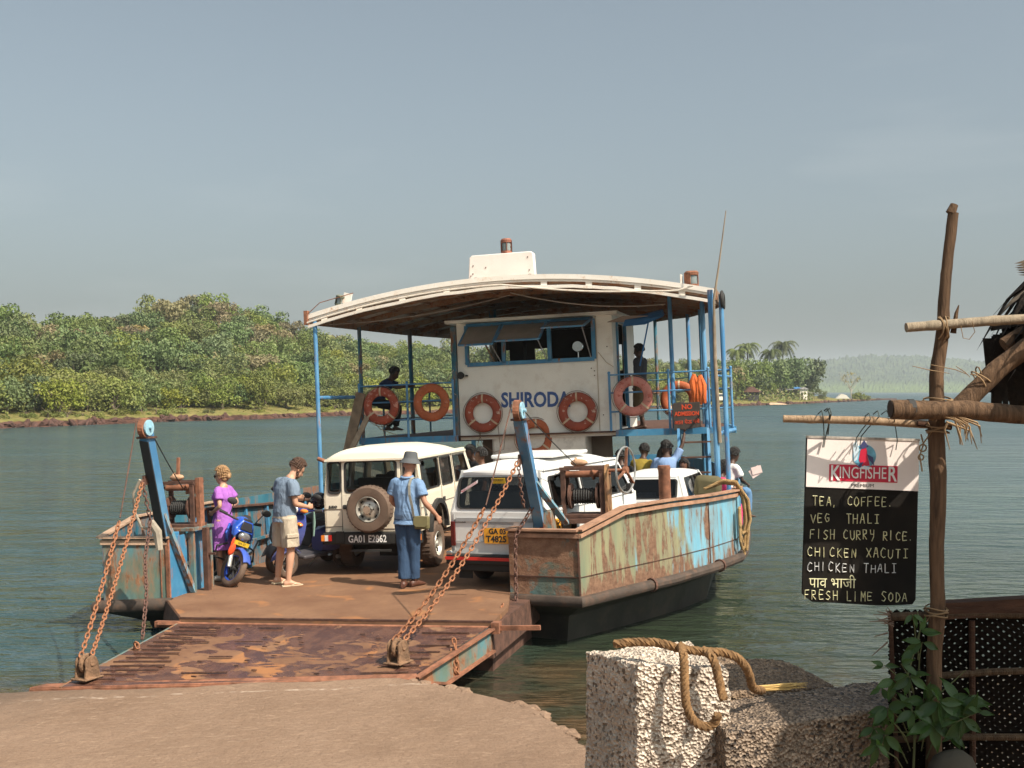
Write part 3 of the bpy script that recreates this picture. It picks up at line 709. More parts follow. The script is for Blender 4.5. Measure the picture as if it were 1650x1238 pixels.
def m_side():
    """right bulwark: blue paint worn to sage green and streaked with rust, fresher towards the stern"""
    t = NT('bulwark_side_paint', .6, 0, .35); o = t.coord('Object'); x, y, z = t.sep(o)
    v = t.coord('Object', (1, 1, .16)); v2 = t.coord('Object', (1, 1, .35))
    blue = t.mix(t.rng(t.noise(4, 5, v2), .35, .65), (0.13, 0.34, 0.46), (0.20, 0.42, 0.53))
    sage = t.mix(t.rng(t.noise(5, 5, v), .35, .65), (0.17, 0.21, 0.14), (0.29, 0.28, 0.16))
    pos = t.rng(y, 1.9, 5.2, -.30, .30)
    f = t.rng(t.math('ADD', t.noise(1.9, 6, v2, .6, .4), pos), .47, .53)
    c = t.mix(f, sage, blue)
    rst = t.mix(t.rng(t.noise(14, 6, o, .7), .35, .65), (0.13, 0.066, 0.042), (0.25, 0.145, 0.09))
    k = t.math('ADD', t.noise(7.5, 8, v, .75, .3), t.math('MULTIPLY', t.math('SUBTRACT', t.noise(1.1, 4, o), .5), .6))
    low = t.rng(z, .25, 0, 0, .10)
    k = t.math('SUBTRACT', t.math('ADD', k, low), t.math('MULTIPLY', pos, .22))
    c = t.mix(t.rng(k, .42, .56, 0, .6), c, (0.24, 0.175, 0.115)); fr = t.rng(k, .545, .59)
    c = t.mix(fr, c, rst); t.col(c); t.rough(t.rng(fr, 0, 1, .5, .9))
    t.bump(t.math('MULTIPLY', fr, t.noise(30, 4, o)), .6, .015)
    return t.m
def m_front():
    t = NT('bulwark_front_paint', .75, 0, .3); o = t.coord('Object'); x, y, z = t.sep(o)
    g = t.mix(t.rng(t.noise(3, 6, t.coord('Object', (1, 1, .4))), .4, .6), (0.13, 0.14, 0.10), (0.10, 0.19, 0.19))
    r = t.mix(t.rng(t.noise(9, 6, o, .7), .35, .65), (0.20, 0.10, 0.06), (0.32, 0.18, 0.11))
    k = t.math('ADD', t.noise(3.4, 7, o, .7, .5), t.rng(z, 0, .6, -.03, .10))
    t.col(t.mix(t.rng(k, .42, .53), g, r)); t.bump(t.noise(16, 6, o, .75), .9, .03)
    return t.m
SIDE = m_side(); FRONT = m_front()
def m_deck(name, wet):
    t = NT(name, .8, 0, .35); w = t.coord('Object'); x, y, z = t.sep(w)
    a = t.mix(t.rng(t.noise(1.2, 7, w, .6), .35, .65), (0.16, 0.078, 0.042), (0.24, 0.13, 0.072))
    a = t.mix(t.rng(t.noise(12, 6, w, .7), .5, .75, 0, .7), a, (0.14, 0.07, 0.045))
    a = t.mix(t.rng(t.noise(2.2, 3, t.coord('Object', loc=(3, 1, 0)), .4, .5), .62, .70, 0, .6), a, (0.40, 0.17, 0.06))
    ring = t.n('ShaderNodeTexVoronoi', feature='DISTANCE_TO_EDGE'); ring.inputs['Scale'].default_value = 1.1; t.l(t.coord('Object', loc=(.4, .2, 0)), ring.inputs['Vector'])
    a = t.mix(t.math('MULTIPLY', t.rng(ring.outputs['Distance'], 0.012, 0.0), t.rng(t.noise(1.7, 3, w), .5, .6, 0, .35)), a, (.07, .035, .025))
    if wet:
        n = t.noise(3.0, 6, t.coord('Object', (.8, 1.6, 1)), .62, .6)
        ctr = t.rng(t.math('ABSOLUTE', t.math('SUBTRACT', y, -1.15)), .05, 1.2, -.02, -.14)
        f = t.rng(t.math('ADD', n, ctr), .455, .50)
        wetc = t.mix(t.rng(t.noise(6, 4, w), .4, .6), (0.075, 0.035, 0.027), (0.12, 0.057, 0.038))
        a = t.mix(f, wetc, a); t.rough(t.rng(f, 0, 1, .22, .85))
    t.col(a); t.bump(t.noise(28, 6, w, .7), .45, .01); t.bump(t.noise(3, 4, w), .3, .03)
    return t.m
DECK = m_deck('deck_plate', False); RAMPM = m_deck('ramp_plate', True)

# ------------------------------------------------------------------ the ferry, local frame: x to its right side, y towards its stern, z up from the deck
TH, RHO = R(15), 0.042
_U = Vector((math.cos(TH) * math.cos(RHO), -math.sin(TH) * math.cos(RHO), math.sin(RHO))); _V = Vector((math.sin(TH), math.cos(TH), 0)); _W = _U.cross(_V)
FM = Matrix.Translation((-2.018, 12.746, 0.58)) @ Matrix((_U, _V, _W)).transposed().to_4x4()
def FP(u, v, w): return FM @ Vector((u, v, w))
ferry = empty('car_ferry', 'weathered blue and cream car ferry with lowered ramp, wheelhouse and cambered roof', 'ferry', matrix=FM)
def part(m, name, mats, smooth=False, parent=ferry, **k): return m.build(name, mats, parent, smooth, **k)

HULL = [(-2.92, 1.28), (-3.76, 1.02), (-4.02, 2.2), (-4.12, 4.5), (-4.1, 9), (-3.95, 12), (-3.6, 15.5), (-2.4, 18.4), (1.6, 18.6), (2.9, 15.2), (3.6, 12), (4.08, 8.2), (4.18, 5.3), (3.86, 4.35), (3.41, 3.36), (2.95, 2.5), (2.51, 1.68), (1.57, 1.87)]
m = MB()
def inset(p, k): return (p[0] * (1 - k), 9.5 + (p[1] - 9.5) * (1 - k * .55))
top = [(u, v, -0.14) for u, v in HULL]; mid = [(*inset(p, .10), -.34) for p in HULL]; bot = [(*inset(p, .16), -1.3) for p in HULL]
m.loft([top, mid, bot], caps=True); part(m, 'hull', HULLD)
m = MB(); BOWB = [(-2.0, .02), (1.86, .02), (1.86, 3.0), (-3.0, 3.0), (-2.95, 1.3)]
m.prism([(u, v, -.06) for u, v in BOWB], (0, 0, -.34)); m.prism([(u * .95 - .05, v + .45, -.4) for u, v in BOWB], (0, 0, -.9)); part(m, 'bow_box', DRUST)
m = MB(); DK = [(-2.0, 0.0), (1.87, 0.0), (1.80, .9), (1.57, 1.84), (2.45, 1.75), (3.3, 3.36), (4.05, 5.3), (4.0, 8.2), (3.5, 12), (2.8, 15.2), (1.5, 18.5), (-2.3, 18.3), (-3.5, 15.5), (-3.85, 12), (-4.0, 9), (-4.0, 4.5), (-3.92, 2.2), (-3.7, 1.12), (-2.92, 1.36), (-2.95, 1.2)]
m.prism([(u, v, 0) for u, v in DK], (0, 0, -.055)); part(m, 'deck', DECK)
m = MB()
m.bar((-2.0, .012, .006), (1.87, .012, .006), .03, .02); m.prism([(-2.0, 0, -.0), (-2.95, 1.2, 0), (-3.0, 1.2, -.3), (-2.05, 0, -.16)], (.02, .02, 0)); part(m, 'deck_edge_strip', DRUST)
m = MB(); m.bar((1.87, -.02, -.06), (2.42, -.05, -.04), .035, .05); m.cyl((-2.25, -.05, -.06), (1.9, -.05, -.06), .03, 8); m.box((1.92, -.03, -.05), (.09, .12, .12)); m.bar((-2.3, -.03, -.06), (-1.98, -.03, -.06), .06, .07); part(m, 'hinge_pin', RUST)

# ramp: its own child so that it could be raised
RP = [(-2.0, -.05, -.04), (1.87, -.05, -.04), (1.42, -1.32, -.285), (-2.12, -2.06, -.285)]
ramp = MB(); ramp.prism(RP, (0, 0, -.04)); ramp = part(ramp, 'ramp', RAMPM)
def rp(a, t, dz=0): p = Vector(RP[0]).lerp(RP[1], a).lerp(Vector(RP[3]).lerp(RP[2], a), t); return (p.x, p.y, p.z + dz)
k = 0; GB = MB(); GB.box((0, 0, 0), (1, .018, .012)); gm = GB.mesh('grip_bar', DRUST)
rd = random.Random(3)
for i in range(14):
    t_ = .08 + i * .064
    for a0, a1 in ((.03 + .02 * rd.random(), .17 + rd.uniform(-.05, .05)),) + (((.87 + rd.uniform(-.05, .03), .965),) if i % 2 else ()) + (((.3, .34 + .1 * rd.random()),) if i % 4 == 0 else ()):
        p0, p1 = Vector(rp(a0, t_, .009)), Vector(rp(a1, t_, .009)); d = p1 - p0
        o = bpy.data.objects.new('grip_bar', gm); COL.objects.link(o); o.parent = ramp
        o.matrix_local = T(*((p0 + p1) / 2)) @ d.to_track_quat('X', 'Z').to_matrix().to_4x4() @ Matrix.Diagonal((d.length, 1, 1, 1))
m = MB()
for i in range(11):
    for j in range(9):
        if rd.random() < .3: m.box(rp(.22 + j * .07 + rd.uniform(-.02, .02), .1 + i * .08, .006), (.06, .014, .010), (0, 0, R(-8)))
part(m, 'tread_stub', DRUST, parent=ramp, kind='stuff')
m = MB()   # right side girder: deep in the middle, with a bottom flange
A, B = Vector(RP[1]), Vector(RP[2]); A2, B2, Mi = A + Vector((0, 0, -.26)), B + Vector((0, 0, -.045)), A.lerp(B, .62) + Vector((0, 0, -.27))
m.prism([A + Vector((.004, 0, -.0)), B + Vector((.004, 0, 0)), B2, Mi, A2], (-.03, 0, 0)); part(m, 'side_girder', GREENISH, parent=ramp)
m = MB(); m.bar(A2, Mi, .09, .025); m.bar(Mi, B2, .09, .025); m.bar(A + Vector((.03, 0, -.008)), B + Vector((.03, 0, -.008)), .07, .02); part(m, 'girder_flange', RUST, parent=ramp)
m = MB(); A, B = Vector(RP[0]), Vector(RP[3]); m.prism([A, B, B + Vector((0, 0, -.045)), A.lerp(B, .6) + Vector((0, 0, -.26)), A + Vector((0, 0, -.26))], (.03, 0, 0)); part(m, 'side_girder', GREENISH, parent=ramp)
m = MB(); L0, L1 = Vector((-2.42, -2.12, -.285)), Vector((1.45, -1.36, -.29))
m.prism([L0, L1, L1 + Vector((-.02, .11, .025)), L0 + Vector((.40, .18, .02)), L0 + Vector((.1, .12, .01))], (0, 0, -.035)); m.bar(L0 + Vector((0, 0, -.03)), L1 + Vector((0, 0, -.03)), .03, .035); part(m, 'lip_plate', RUST, parent=ramp, bevel=.006)
SHV = simple('crusted_rust', (.20, .115, .065), .95, var=.5, scale=16, bump=1.0, bscale=36)
def sheave_block(p, rz):
    m = MB()
    for s_ in (-.075, .075):
        pts = [(s_ - .012, .095 * math.cos(R(a)) + .006 * math.sin(a), .16 + .10 * math.sin(R(a))) for a in range(-10, 191, 20)] + [(s_ - .012, -.11, 0), (s_ - .012, .12, 0)]
        m.prism(pts, (.024, 0, 0))
    m.cyl((-.1, 0, .17), (.1, 0, .17), .03, 8); m.torus((0, 0, .17), .085, .03, 16, 6, 'x'); m.box((0, 0, .008), (.24, .27, .018))
    b = part(m, 'sheave_block', SHV, parent=ramp, matrix=T(*p) @ RZ(rz) @ Matrix.Diagonal((.9, .9, .92, 1)), bevel=.008)
    return b
sheave_block((-1.93, -1.86, -.245), -12); sheave_block((1.15, -1.03, -.215), -16)
# small slack chain loops on the ramp edge
def link_mesh(mat, name='link'):
    m = MB(); L, Wd, r = .030, .0205, .0092; pts = []
    for i in range(12):
        a = 2 * math.pi * i / 12; pts.append((Wd * math.sin(a), 0, (L if math.cos(a) > 0 else -L) * (1 if abs(math.cos(a)) > .3 else abs(math.cos(a)) / .3 * 1) * .55 + Wd * math.cos(a) * .9))
    n = len(pts); rings = []
    for i, p in enumerate(pts):
        p = Vector(p); t = (Vector(pts[(i + 1) % n]) - Vector(pts[i - 1])).normalized(); nn = Vector((0, 1, 0)); bn = t.cross(nn)
        rings.append([p + (nn * math.cos(a) + bn * math.sin(a)) * r for a in [2 * math.pi * j / 6 for j in range(6)]])
    vs = [q for g in rings for q in g]; m.add(vs, [(i * 6 + j, i * 6 + (j + 1) % 6, ((i + 1) % n) * 6 + (j + 1) % 6, ((i + 1) % n) * 6 + j) for i in range(n) for j in range(6)])
    return m.mesh(name, mat, True, 80)
LK, LKD = link_mesh(CHAINRUST), link_mesh(CHAINDARK)
def catenary(a, b, sag, n=40):
    a, b = Vector(a), Vector(b); return [a.lerp(b, i / n) - Vector((0, 0, sag * 4 * (i / n) * (1 - i / n))) for i in range(n + 1)]
def resample(pts, step):
    out = [pts[0].copy()]; acc = 0
    for p, q in zip(pts, pts[1:]):
        d = (q - p).length; s_ = step - acc
        while s_ <= d: out.append(p.lerp(q, s_ / d)); s_ += step
        acc = d - (s_ - step)
    return out
def chain(pts, label, dark=False, scale=1.0, parent=None, name='chain', group='chains holding the ferry ramp'):
    """pts in world space; links alternate by a quarter turn"""
    pts = resample([Vector(p) for p in pts], .060 * scale)
    root = empty(name, label, 'chain', group, T(*pts[0])); rd = random.Random(len(pts))
    for i in range(len(pts) - 1):
        d = pts[i + 1] - pts[i]; q = d.to_track_quat('Z', 'Y').to_matrix().to_4x4()
        o = bpy.data.objects.new('link', LKD if dark else LK); COL.objects.link(o); o.parent = root
        o.matrix_local = T(*((pts[i] + pts[i + 1]) / 2 - pts[0])) @ q @ RZ(90 * (i % 2) + 45 + rd.uniform(-14, 14)) @ Matrix.Diagonal((scale, scale, scale, 1))
    return root
def cable(pts, label, r=.008, mat=None, cat='wire rope', name='wire_rope', group=None):
    m = MB(); m.tube(pts, r, 6); return tag(m.build(name, mat or DRUST, None, True), label, cat, group)

# bulwarks
def wall_strip(path, z0, tops, th, name, mat, inner=-1):
    m = MB(); n = len(path)
    for i in range(n - 1):
        a, b = Vector((*path[i], 0)), Vector((*path[i + 1], 0)); d = (b - a).normalized(); nn = Vector((-d.y, d.x, 0)) * th * inner
        m.add([(a.x, a.y, z0), (b.x, b.y, z0), (b.x, b.y, tops[i + 1]), (a.x, a.y, tops[i]), (a.x + nn.x, a.y + nn.y, z0), (b.x + nn.x, b.y + nn.y, z0), (b.x + nn.x, b.y + nn.y, tops[i + 1]), (a.x + nn.x, a.y + nn.y, tops[i])],
              [(0, 1, 2, 3), (7, 6, 5, 4), (0, 3, 7, 4), (1, 5, 6, 2), (3, 2, 6, 7), (0, 4, 5, 1)])
    return part(m, name, mat)
RB = [(2.51, 1.68), (2.95, 2.5), (3.41, 3.36), (3.86, 4.35), (4.18, 5.3), (4.2, 5.9)]
RT = [.80, 1.00, 1.0, .97, .95, .95]
wall_strip([(1.57, 1.87), (2.51, 1.68)], -.02, [.80, .80], .02, 'bulwark_front_plate', FRONT, 1)
wall_strip([(1.57, 1.87), (1.66, 2.6)], -.02, [.80, .80], .02, 'bulwark_return_plate', GREENISH, -1)
for i in range(5):
    wall_strip(RB[i:i + 2], -.02, RT[i:i + 2], .02, 'bulwark_plate', SIDE, 1)
wall_strip([(4.2, 5.9), (4.08, 8.2), (3.6, 12), (2.9, 15.2), (1.6, 18.55), (-2.4, 18.35), (-3.6, 15.5)], -.02, [.95, .9, .85, .85, .85, .85, .85], .02, 'stern_bulwark', BLUE, 1)
m = MB()
cap = [(1.55, 1.88, .80), (2.52, 1.67, .80), (2.96, 2.48, 1.0), (3.42, 3.35, 1.0), (3.87, 4.34, .97), (4.19, 5.3, .95), (4.2, 5.95, .95)]
for a, b in zip(cap, cap[1:]): m.bar(a, b, .13, .025)
for a, b in zip(cap, cap[1:]):
    a_, b_ = Vector(a) + Vector((.02, -.02, -.07)), Vector(b) + Vector((.02, -.02, -.07)); m.bar(a_, b_, .03, .05)
m.bar((1.58, 1.88, .8), (1.66, 2.6, .8), .1, .025)
part(m, 'bulwark_cap', simple('worn_cap', (.36, .2, .125), .75, var=.3, scale=5, bump=.5, grime=((.16, .08, .05), .8)))
m = MB()   # raised seams
for (u, v), w in ((RB[3], RT[3]),): m.bar((u + .006, v - .006, 0), (u + .006, v - .006, w - .1), .010, .010)
m.bar((2.513, 1.674, 0), (2.513, 1.674, .75), .022, .02)
for a, b in zip(RB, RB[1:]): m.bar((a[0] + .006, a[1] - .006, .22), (b[0] + .006, b[1] - .006, .22), .006, .008)
m.bar((1.57, 1.862, .22), (2.51, 1.672, .22), .012, .014); part(m, 'weld_seam', DRUST)
m = MB(); rr = [(1.5, 1.86, -.075), (2.53, 1.63, -.075), (2.98, 2.45, -.07), (3.46, 3.32, -.07), (3.92, 4.31, -.06), (4.22, 5.22, -.05), (4.25, 5.9, -.05), (4.16, 8.2, -.05), (3.66, 12, -.05)]
m.tube(rr, .072, 10); part(m, 'rub_rail', RUBR, True)
m = MB()
for i, f in ((2, .5), (4, .2)):
    a, b = Vector(rr[i]), Vector(rr[i + 1]); p = a.lerp(b, f); d = (b - a).normalized() * .02; m.cyl(p - d, p + d, .094, 12)
part(m, 'rub_rail_strap', DRUST)
# bollard and inside ribs on the right
m = MB(); m.lathe([(.0, .42), (.085, .42), (.095, .38), (.085, .35), (.085, -.45), (0, -.45)], 14, (3.28, 4.15, 1.0)); part(m, 'bollard', RUST, True)
# left bow block
LB = [(-2.92, 1.28), (-3.76, 1.04), (-4.02, 2.2)]
wall_strip([(-2.92, 1.28), (-3.76, 1.04)], -.02, [.80, .84], .02, 'bulwark_front_plate', GREENISH, -1)
wall_strip([(-3.76, 1.04), (-4.02, 2.2), (-4.12, 4.5), (-4.1, 9), (-3.95, 12), (-3.6, 15.5)], -.02, [.84, .98, .98, .92, .9, .9], .02, 'bulwark_side_plate', TEAL, -1)
m = MB()
for a, b in [((-2.9, 1.28, .81), (-3.78, 1.03, .845)), ((-3.78, 1.03, .845), (-4.02, 2.2, 1.0)), ((-4.02, 2.2, 1.0), (-4.12, 4.5, .99))]: m.bar(a, b, .11, .025)
m.bar((-2.93, 1.265, .74), (-3.77, 1.025, .78), .03, .06)
part(m, 'bulwark_cap', simple('dry_cap', (.42, .28, .19), .8, var=.3, scale=5, bump=.5, grime=((.18, .09, .05), .8)))
wall_strip([(-2.92, 1.28), (-2.95, 2.3)], -.02, [.80, .80], .02, 'bulwark_return_plate', BLUE, 1)
m = MB(); m.bar((-2.93, 1.265, 0), (-2.93, 1.265, .78), .05, .03); m.bar((-3.02, 1.24, .02), (-3.02, 1.24, .7), .012, .012); part(m, 'weld_seam', RUST)
m = MB(); m.tube([(-2.86, 1.22, -.06), (-3.82, .97, -.06), (-4.1, 2.2, -.05), (-4.22, 4.5, -.05), (-4.2, 9, -.05), (-4.0, 12, -.05)], .085, 10); part(m, 'rub_rail', RUBR, True)
# inner bulwark of the left side seen behind the motorcycles: blue plates with ribs
wall_strip([(-3.22, 2.3), (-3.26, 4.4), (-3.3, 7.0)], 0, [1.06, .92, .80], .02, 'inner_bulwark', TEAL, 1)
for v in (2.45, 2.75, 3.25, 3.95, 4.65, 5.35, 6.05, 6.75):
    w = 1.04 - (v - 2.3) * .055; m = MB(); m.bar((-3.19, v, 0.0), (-3.24, v, w), .05, .05, (0, 1, 0)); part(m, 'bulwark_rib', BLUE)
m = MB(); m.bar((-3.22, 2.3, 1.07), (-3.26, 4.4, .94), .14, .03); m.bar((-3.26, 4.4, .94), (-3.3, 7, .82), .14, .03); part(m, 'bulwark_cap', DRUST)
m = MB(); m.bar((-3.16, 2.5, .42), (-3.22, 6.6, .42), .05, .04); part(m, 'stringer', TEAL)

# ------------------------------------------------------------------ lifting arms
def arm(top, base, foot, brace_top, name_side):
    top, base, foot = Vector(top), Vector(base), Vector(foot)
    m = MB(); m.bar(base, top, .12, .15, (0, 1, 0)); a = part(m, 'lifting_arm', BLUEPOST, bevel=.008)
    m = MB(); d = (top - base).normalized(); off = Vector((0, -.08, 0)); m.bar(base.lerp(top, .0) + off, base.lerp(top, .93) + off, .125, .02, (0, 1, 0)); part(m, 'shaded_flange', simple('dark_flange', (.03, .035, .04), .6), parent=a)  # near-black colour stands for the shade along the arm's underside
    m = MB(); bt = base.lerp(top, brace_top); m.bar(foot, bt, .075, .06, (0, 1, 0)); part(m, 'brace', rusty('brace_paint', (.12, .28, .36), amount=.6, scale=5), parent=a)
    m = MB(); c = top + d * .06; m.cyl(c + Vector((-.035, 0, 0)), c + Vector((.035, 0, 0)), .125, 20); part(m, 'sheave', RUST, parent=a)
    m = MB(); m.cyl(c + Vector((.045, 0, 0)), c + Vector((.065, 0, 0)), .10, 18); m.cyl(c + Vector((-.08, 0, 0)), c + Vector((.1, 0, 0)), .022, 8); part(m, 'cheek_plate', rusty('pale_blue_paint', (.25, .45, .55), amount=.3, scale=6), parent=a)
    m = MB(); m.box(top - d * .08, (.17, .2, .025)); part(m, 'collar', DRUST, parent=a)
    m = MB(); q = base.lerp(top, .62) + Vector((-.06, -.11, 0)); m.box(q, (.03, .10, .12)); m.torus(q + Vector((0, -.06, -.04)), .04, .014, 12, 6, 'x'); part(m, 'chain_lug', DRUST, parent=a)
    return a
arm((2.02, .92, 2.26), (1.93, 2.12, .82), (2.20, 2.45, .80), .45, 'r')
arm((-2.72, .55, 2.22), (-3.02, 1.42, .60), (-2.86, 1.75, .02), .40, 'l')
m = MB(); m.box((1.98, 2.16, .86), (.26, .24, .30), taper=(.9, .9)); part(m, 'arm_foot', rusty('foot_paint', (.10, .2, .2), amount=.6, scale=6), bevel=.01)
m = MB(); m.box((-3.05, 1.5, .72), (.2, .2, .26)); part(m, 'arm_foot', BLUE, bevel=.01)

# ------------------------------------------------------------------ winches
def winch(M, wheel=True, post=False):
    m = MB()
    for x in (-.26, .26):
        m.bar((x, -.12, 0), (x, -.12, .62), .06, .05, (0, 1, 0)); m.bar((x, .14, 0), (x, .14, .62), .06, .05, (0, 1, 0)); m.bar((x, -.15, .62), (x, .17, .62), .06, .05)
    m.bar((-.3, -.13, .64), (.3, -.13, .64), .05, .04); m.bar((-.3, .15, .64), (.3, .15, .64), .05, .04); m.bar((-.32, 0, .02), (.32, 0, .02), .36, .04)
    f = part(m, 'winch', DRUST, matrix=M)
    m = MB(); m.lathe([(.0, -.2), (.17, -.2), (.17, -.17), (.08, -.17), (.08, .17), (.17, .17), (.17, .2), (0, .2)], 18, (0, 0, .27), 'x'); part(m, 'drum', DRUST, True, parent=f)
    m = MB()
    for k in range(9): m.torus((-.13 + k * .033, 0, .27), .095, .013, 16, 5, 'x')
    part(m, 'wound_wire', BLACKR, parent=f)
    m = MB(); m.cyl((-.24, 0, .56), (.24, 0, .56), .045, 12); m.cyl((-.30, 0, .56), (.36, 0, .56), .02, 8); m.torus((.13, 0, .56), .07, .015, 14, 6, 'x'); part(m, 'roller', RUST, True, parent=f)
    if wheel:
        m = MB(); m.prism([(.30, -.17, 0), (.30, .15, 0), (.30, .15, .5), (.30, .05, .68), (.30, -.10, .68), (.30, -.17, .58)], (.035, 0, 0)); part(m, 'side_plate', rusty('gear_plate_paint', (.3, .17, .08), (.38, .2, .08), amount=.4, scale=4, dark=(.03, .025, .02)), parent=f)
        hm = T(.56, 0, .60) @ RZ(-15)
        m = MB(); m.torus((0, 0, 0), .30, .014, 40, 8, 'x'); hw = part(m, 'hand_wheel', STEEL, True, parent=f, matrix=hm)
        m = MB(); m.cyl((-.03, 0, 0), (.03, 0, 0), .045, 12)
        for a in (80, 200, 320): m.bar((0, 0, 0), (0, .3 * math.cos(R(a)), .3 * math.sin(R(a))), .02, .035, (1, 0, 0))
        part(m, 'spokes', RUST, parent=f, matrix=hm)
        m = MB(); m.cyl((.30, 0, .6), (.56, 0, .6), .02, 8); part(m, 'wheel_shaft', RUST, parent=f)
    m = MB(); m.ell((-.06, .0, .71), (.12, .07, .05)); m.torus((-.1, 0, .72), .045, .018, 12, 6, 'x'); part(m, 'rope_lashing', simple('lashing', (.42, .25, .15), .9, var=.3, bump=.5), True, parent=f)
    return f
winch(T(2.40, 2.75, .86))
wl = winch(T(-3.12, 1.95, .88) @ Matrix.Diagonal((.9, .9, .95, 1)), False)
m = MB(); m.bar((.32, 0, .0), (.32, 0, .7), .07, .12, (0, 1, 0)); m.bar((-.05, 0, .6), (-.02, 0, 1.0), .035, .05, (0, 1, 0)); m.bar((.1, 0, .52), (.3, .05, .52), .12, .1); part(m, 'brake_lever', RUST, parent=wl)
m = MB(); m.box((2.42, 2.75, .82), (.75, .5, .06)); m.bar((2.2, 2.9, 0), (2.2, 2.9, .8), .08, .08); m.bar((2.65, 2.9, 0), (2.65, 2.9, .8), .08, .08); part(m, 'winch_table', DRUST)
m = MB()
for p in ((-3.3, 1.75), (-2.86, 1.75), (-3.3, 2.15), (-2.86, 2.2), (-2.98, 1.72)): m.bar((p[0], p[1], 0), (p[0], p[1], .84), .075, .05, (0, 1, 0))
m.box((-3.1, 1.95, .86), (.62, .55, .04)); m.bar((-3.3, 1.75, .4), (-2.86, 1.75, .4), .04, .05); m.bar((-3.3, 1.75, .1), (-2.9, 1.75, .8), .04, .04); part(m, 'winch_stand', GREENISH)
m = MB(); m.bar((-2.76, 1.95, 0), (-2.76, 1.95, .86), .07, .08, (0, 1, 0)); m.bar((-2.76, 1.95, .5), (-2.62, 1.95, .5), .03, .03); part(m, 'stand_post', DRUST)

# ------------------------------------------------------------------ upper deck and wheelhouse
FL = 1.79
UD = [(-3.46, 9.2), (3.97, 9.2), (3.9, 10), (3.55, 12), (2.9, 15), (1.6, 18), (-2.2, 17.8), (-3.35, 15.5), (-3.5, 12)]
m = MB(); m.prism([(u, v, FL) for u, v in UD], (0, 0, -.03)); part(m, 'upper_deck', DRUST)
for a, b in (((-3.48, 9.18), (-1.40, 9.18)), ((1.75, 9.18), (3.99, 9.18)), ((-3.47, 9.21), (-3.5, 12)), ((3.95, 9.21), (3.55, 12))): m = MB(); m.bar((*a, FL - .045), (*b, FL - .045), .05, .12); part(m, 'deck_edge_beam', BLUE)
m = MB()
for v in (9.9, 10.8, 11.7, 12.6, 13.5, 14.4): m.bar((-3.3, v, FL - .08), (3.3, v, FL - .08), .05, .1)
part(m, 'floor_beam', DRUST)
for i, (u, v) in enumerate([(-3.3, 11.5), (-2.3, 9.4), (-1.15, 9.4), (2.9, 9.5), (3.42, 9.5), (-1.0, 12), (3.1, 12.2), (1.9, 9.5)]):
    m = MB(); m.cyl((u, v, 0), (u, v, FL - .06), .035 if i % 2 else .045, 8); part(m, 'deck_stanchion', BLUE)
CW = dict(u0=-1.38, u1=1.73, v0=9.3, v1=12.0, w0=1.72, w1=4.0)
def fx(v): return lambda a, b: (a, v, b)
m = MB(); m.prism([(CW['u0'], 9.3, 1.70), (CW['u1'], 9.3, 1.70), (CW['u1'], 9.3, 4.0), (CW['u0'], 9.3, 4.0)], (0, .04, 0), holes=[[(-1.17, 9.3, 3.18), (1.37, 9.3, 3.18), (1.37, 9.3, 3.95), (-1.17, 9.3, 3.95)]])
house = part(m, 'wheelhouse', CREAM)
def hp(m, name, mat, **k): return part(m, name, mat, parent=house, **k)
m = MB(); m.prism([(1.73, 9.34, 1.80), (1.73, 12, 1.80), (1.73, 12, 4), (1.73, 9.34, 4)], (-.04, 0, 0), holes=[[(1.73, 9.78, 1.83), (1.73, 10.75, 1.83), (1.73, 10.75, 3.88), (1.73, 9.78, 3.88)]])
m.prism([(-1.38, 9.34, 1.80), (-1.38, 12, 1.80), (-1.38, 12, 4), (-1.38, 9.34, 4)], (.04, 0, 0), holes=[[(-1.38, 9.7, 3.1), (-1.38, 11.6, 3.1), (-1.38, 11.6, 3.8), (-1.38, 9.7, 3.8)]])
m.prism([(-1.38, 12, 1.80), (1.73, 12, 1.80), (1.73, 12, 4), (-1.38, 12, 4)], (0, -.04, 0), holes=[[(-1.15, 12, 3.0), (-.80, 12, 3.0), (-.80, 12, 3.56), (-1.15, 12, 3.56)], [(-.45, 12, 3.0), (-.15, 12, 3.0), (-.15, 12, 3.56), (-.45, 12, 3.56)], [(1.35, 12, 3.0), (1.62, 12, 3.0), (1.62, 12, 3.56), (1.35, 12, 3.56)]])
m.cur = 0
hp(m, 'side_wall', CREAM)
CABINSHADE = simple('wheelhouse_shade', (.06, .05, .042), .9)  # added panels; the shade inside the wheelhouse is painted as their dark colour
m = MB(); m.box((.17, 10.65, 3.965), (3.0, 2.6, .02)); m.box((1.66, 11.4, 2.9), (.02, 1.1, 2.1)); m.box((-1.32, 10.65, 2.45), (.02, 2.6, 1.25)); m.prism([(-1.3, 11.93, 1.82), (1.66, 11.93, 1.82), (1.66, 11.93, 3.95), (-1.3, 11.93, 3.95)], (0, .02, 0), holes=[[(-1.14, 11.93, 3.0), (-.80, 11.93, 3.0), (-.80, 11.93, 3.56), (-1.14, 11.93, 3.56)], [(-.45, 11.93, 3.0), (-.15, 11.93, 3.0), (-.15, 11.93, 3.56), (-.45, 11.93, 3.56)], [(1.35, 11.93, 3.0), (1.6, 11.93, 3.0), (1.6, 11.93, 3.56), (1.35, 11.93, 3.56)]]); m.prism([(-1.3, 9.36, 1.82), (1.66, 9.36, 1.82), (1.66, 9.36, 3.95), (-1.3, 9.36, 3.95)], (0, .01, 0), holes=[[(-1.17, 9.36, 3.16), (1.37, 9.36, 3.16), (1.37, 9.36, 3.93), (-1.17, 9.36, 3.93)]]); hp(m, 'inner_sheet', CABINSHADE)
m = MB(); m.box((.17, 10.6, 4.03), (3.42, 3.1, .06)); hp(m, 'house_top', CREAM)
m = MB(); m.box((.2, 9.55, 2.62), (1.92, .5, 1.2)); m.v = []; m.f = []; m.mi = []
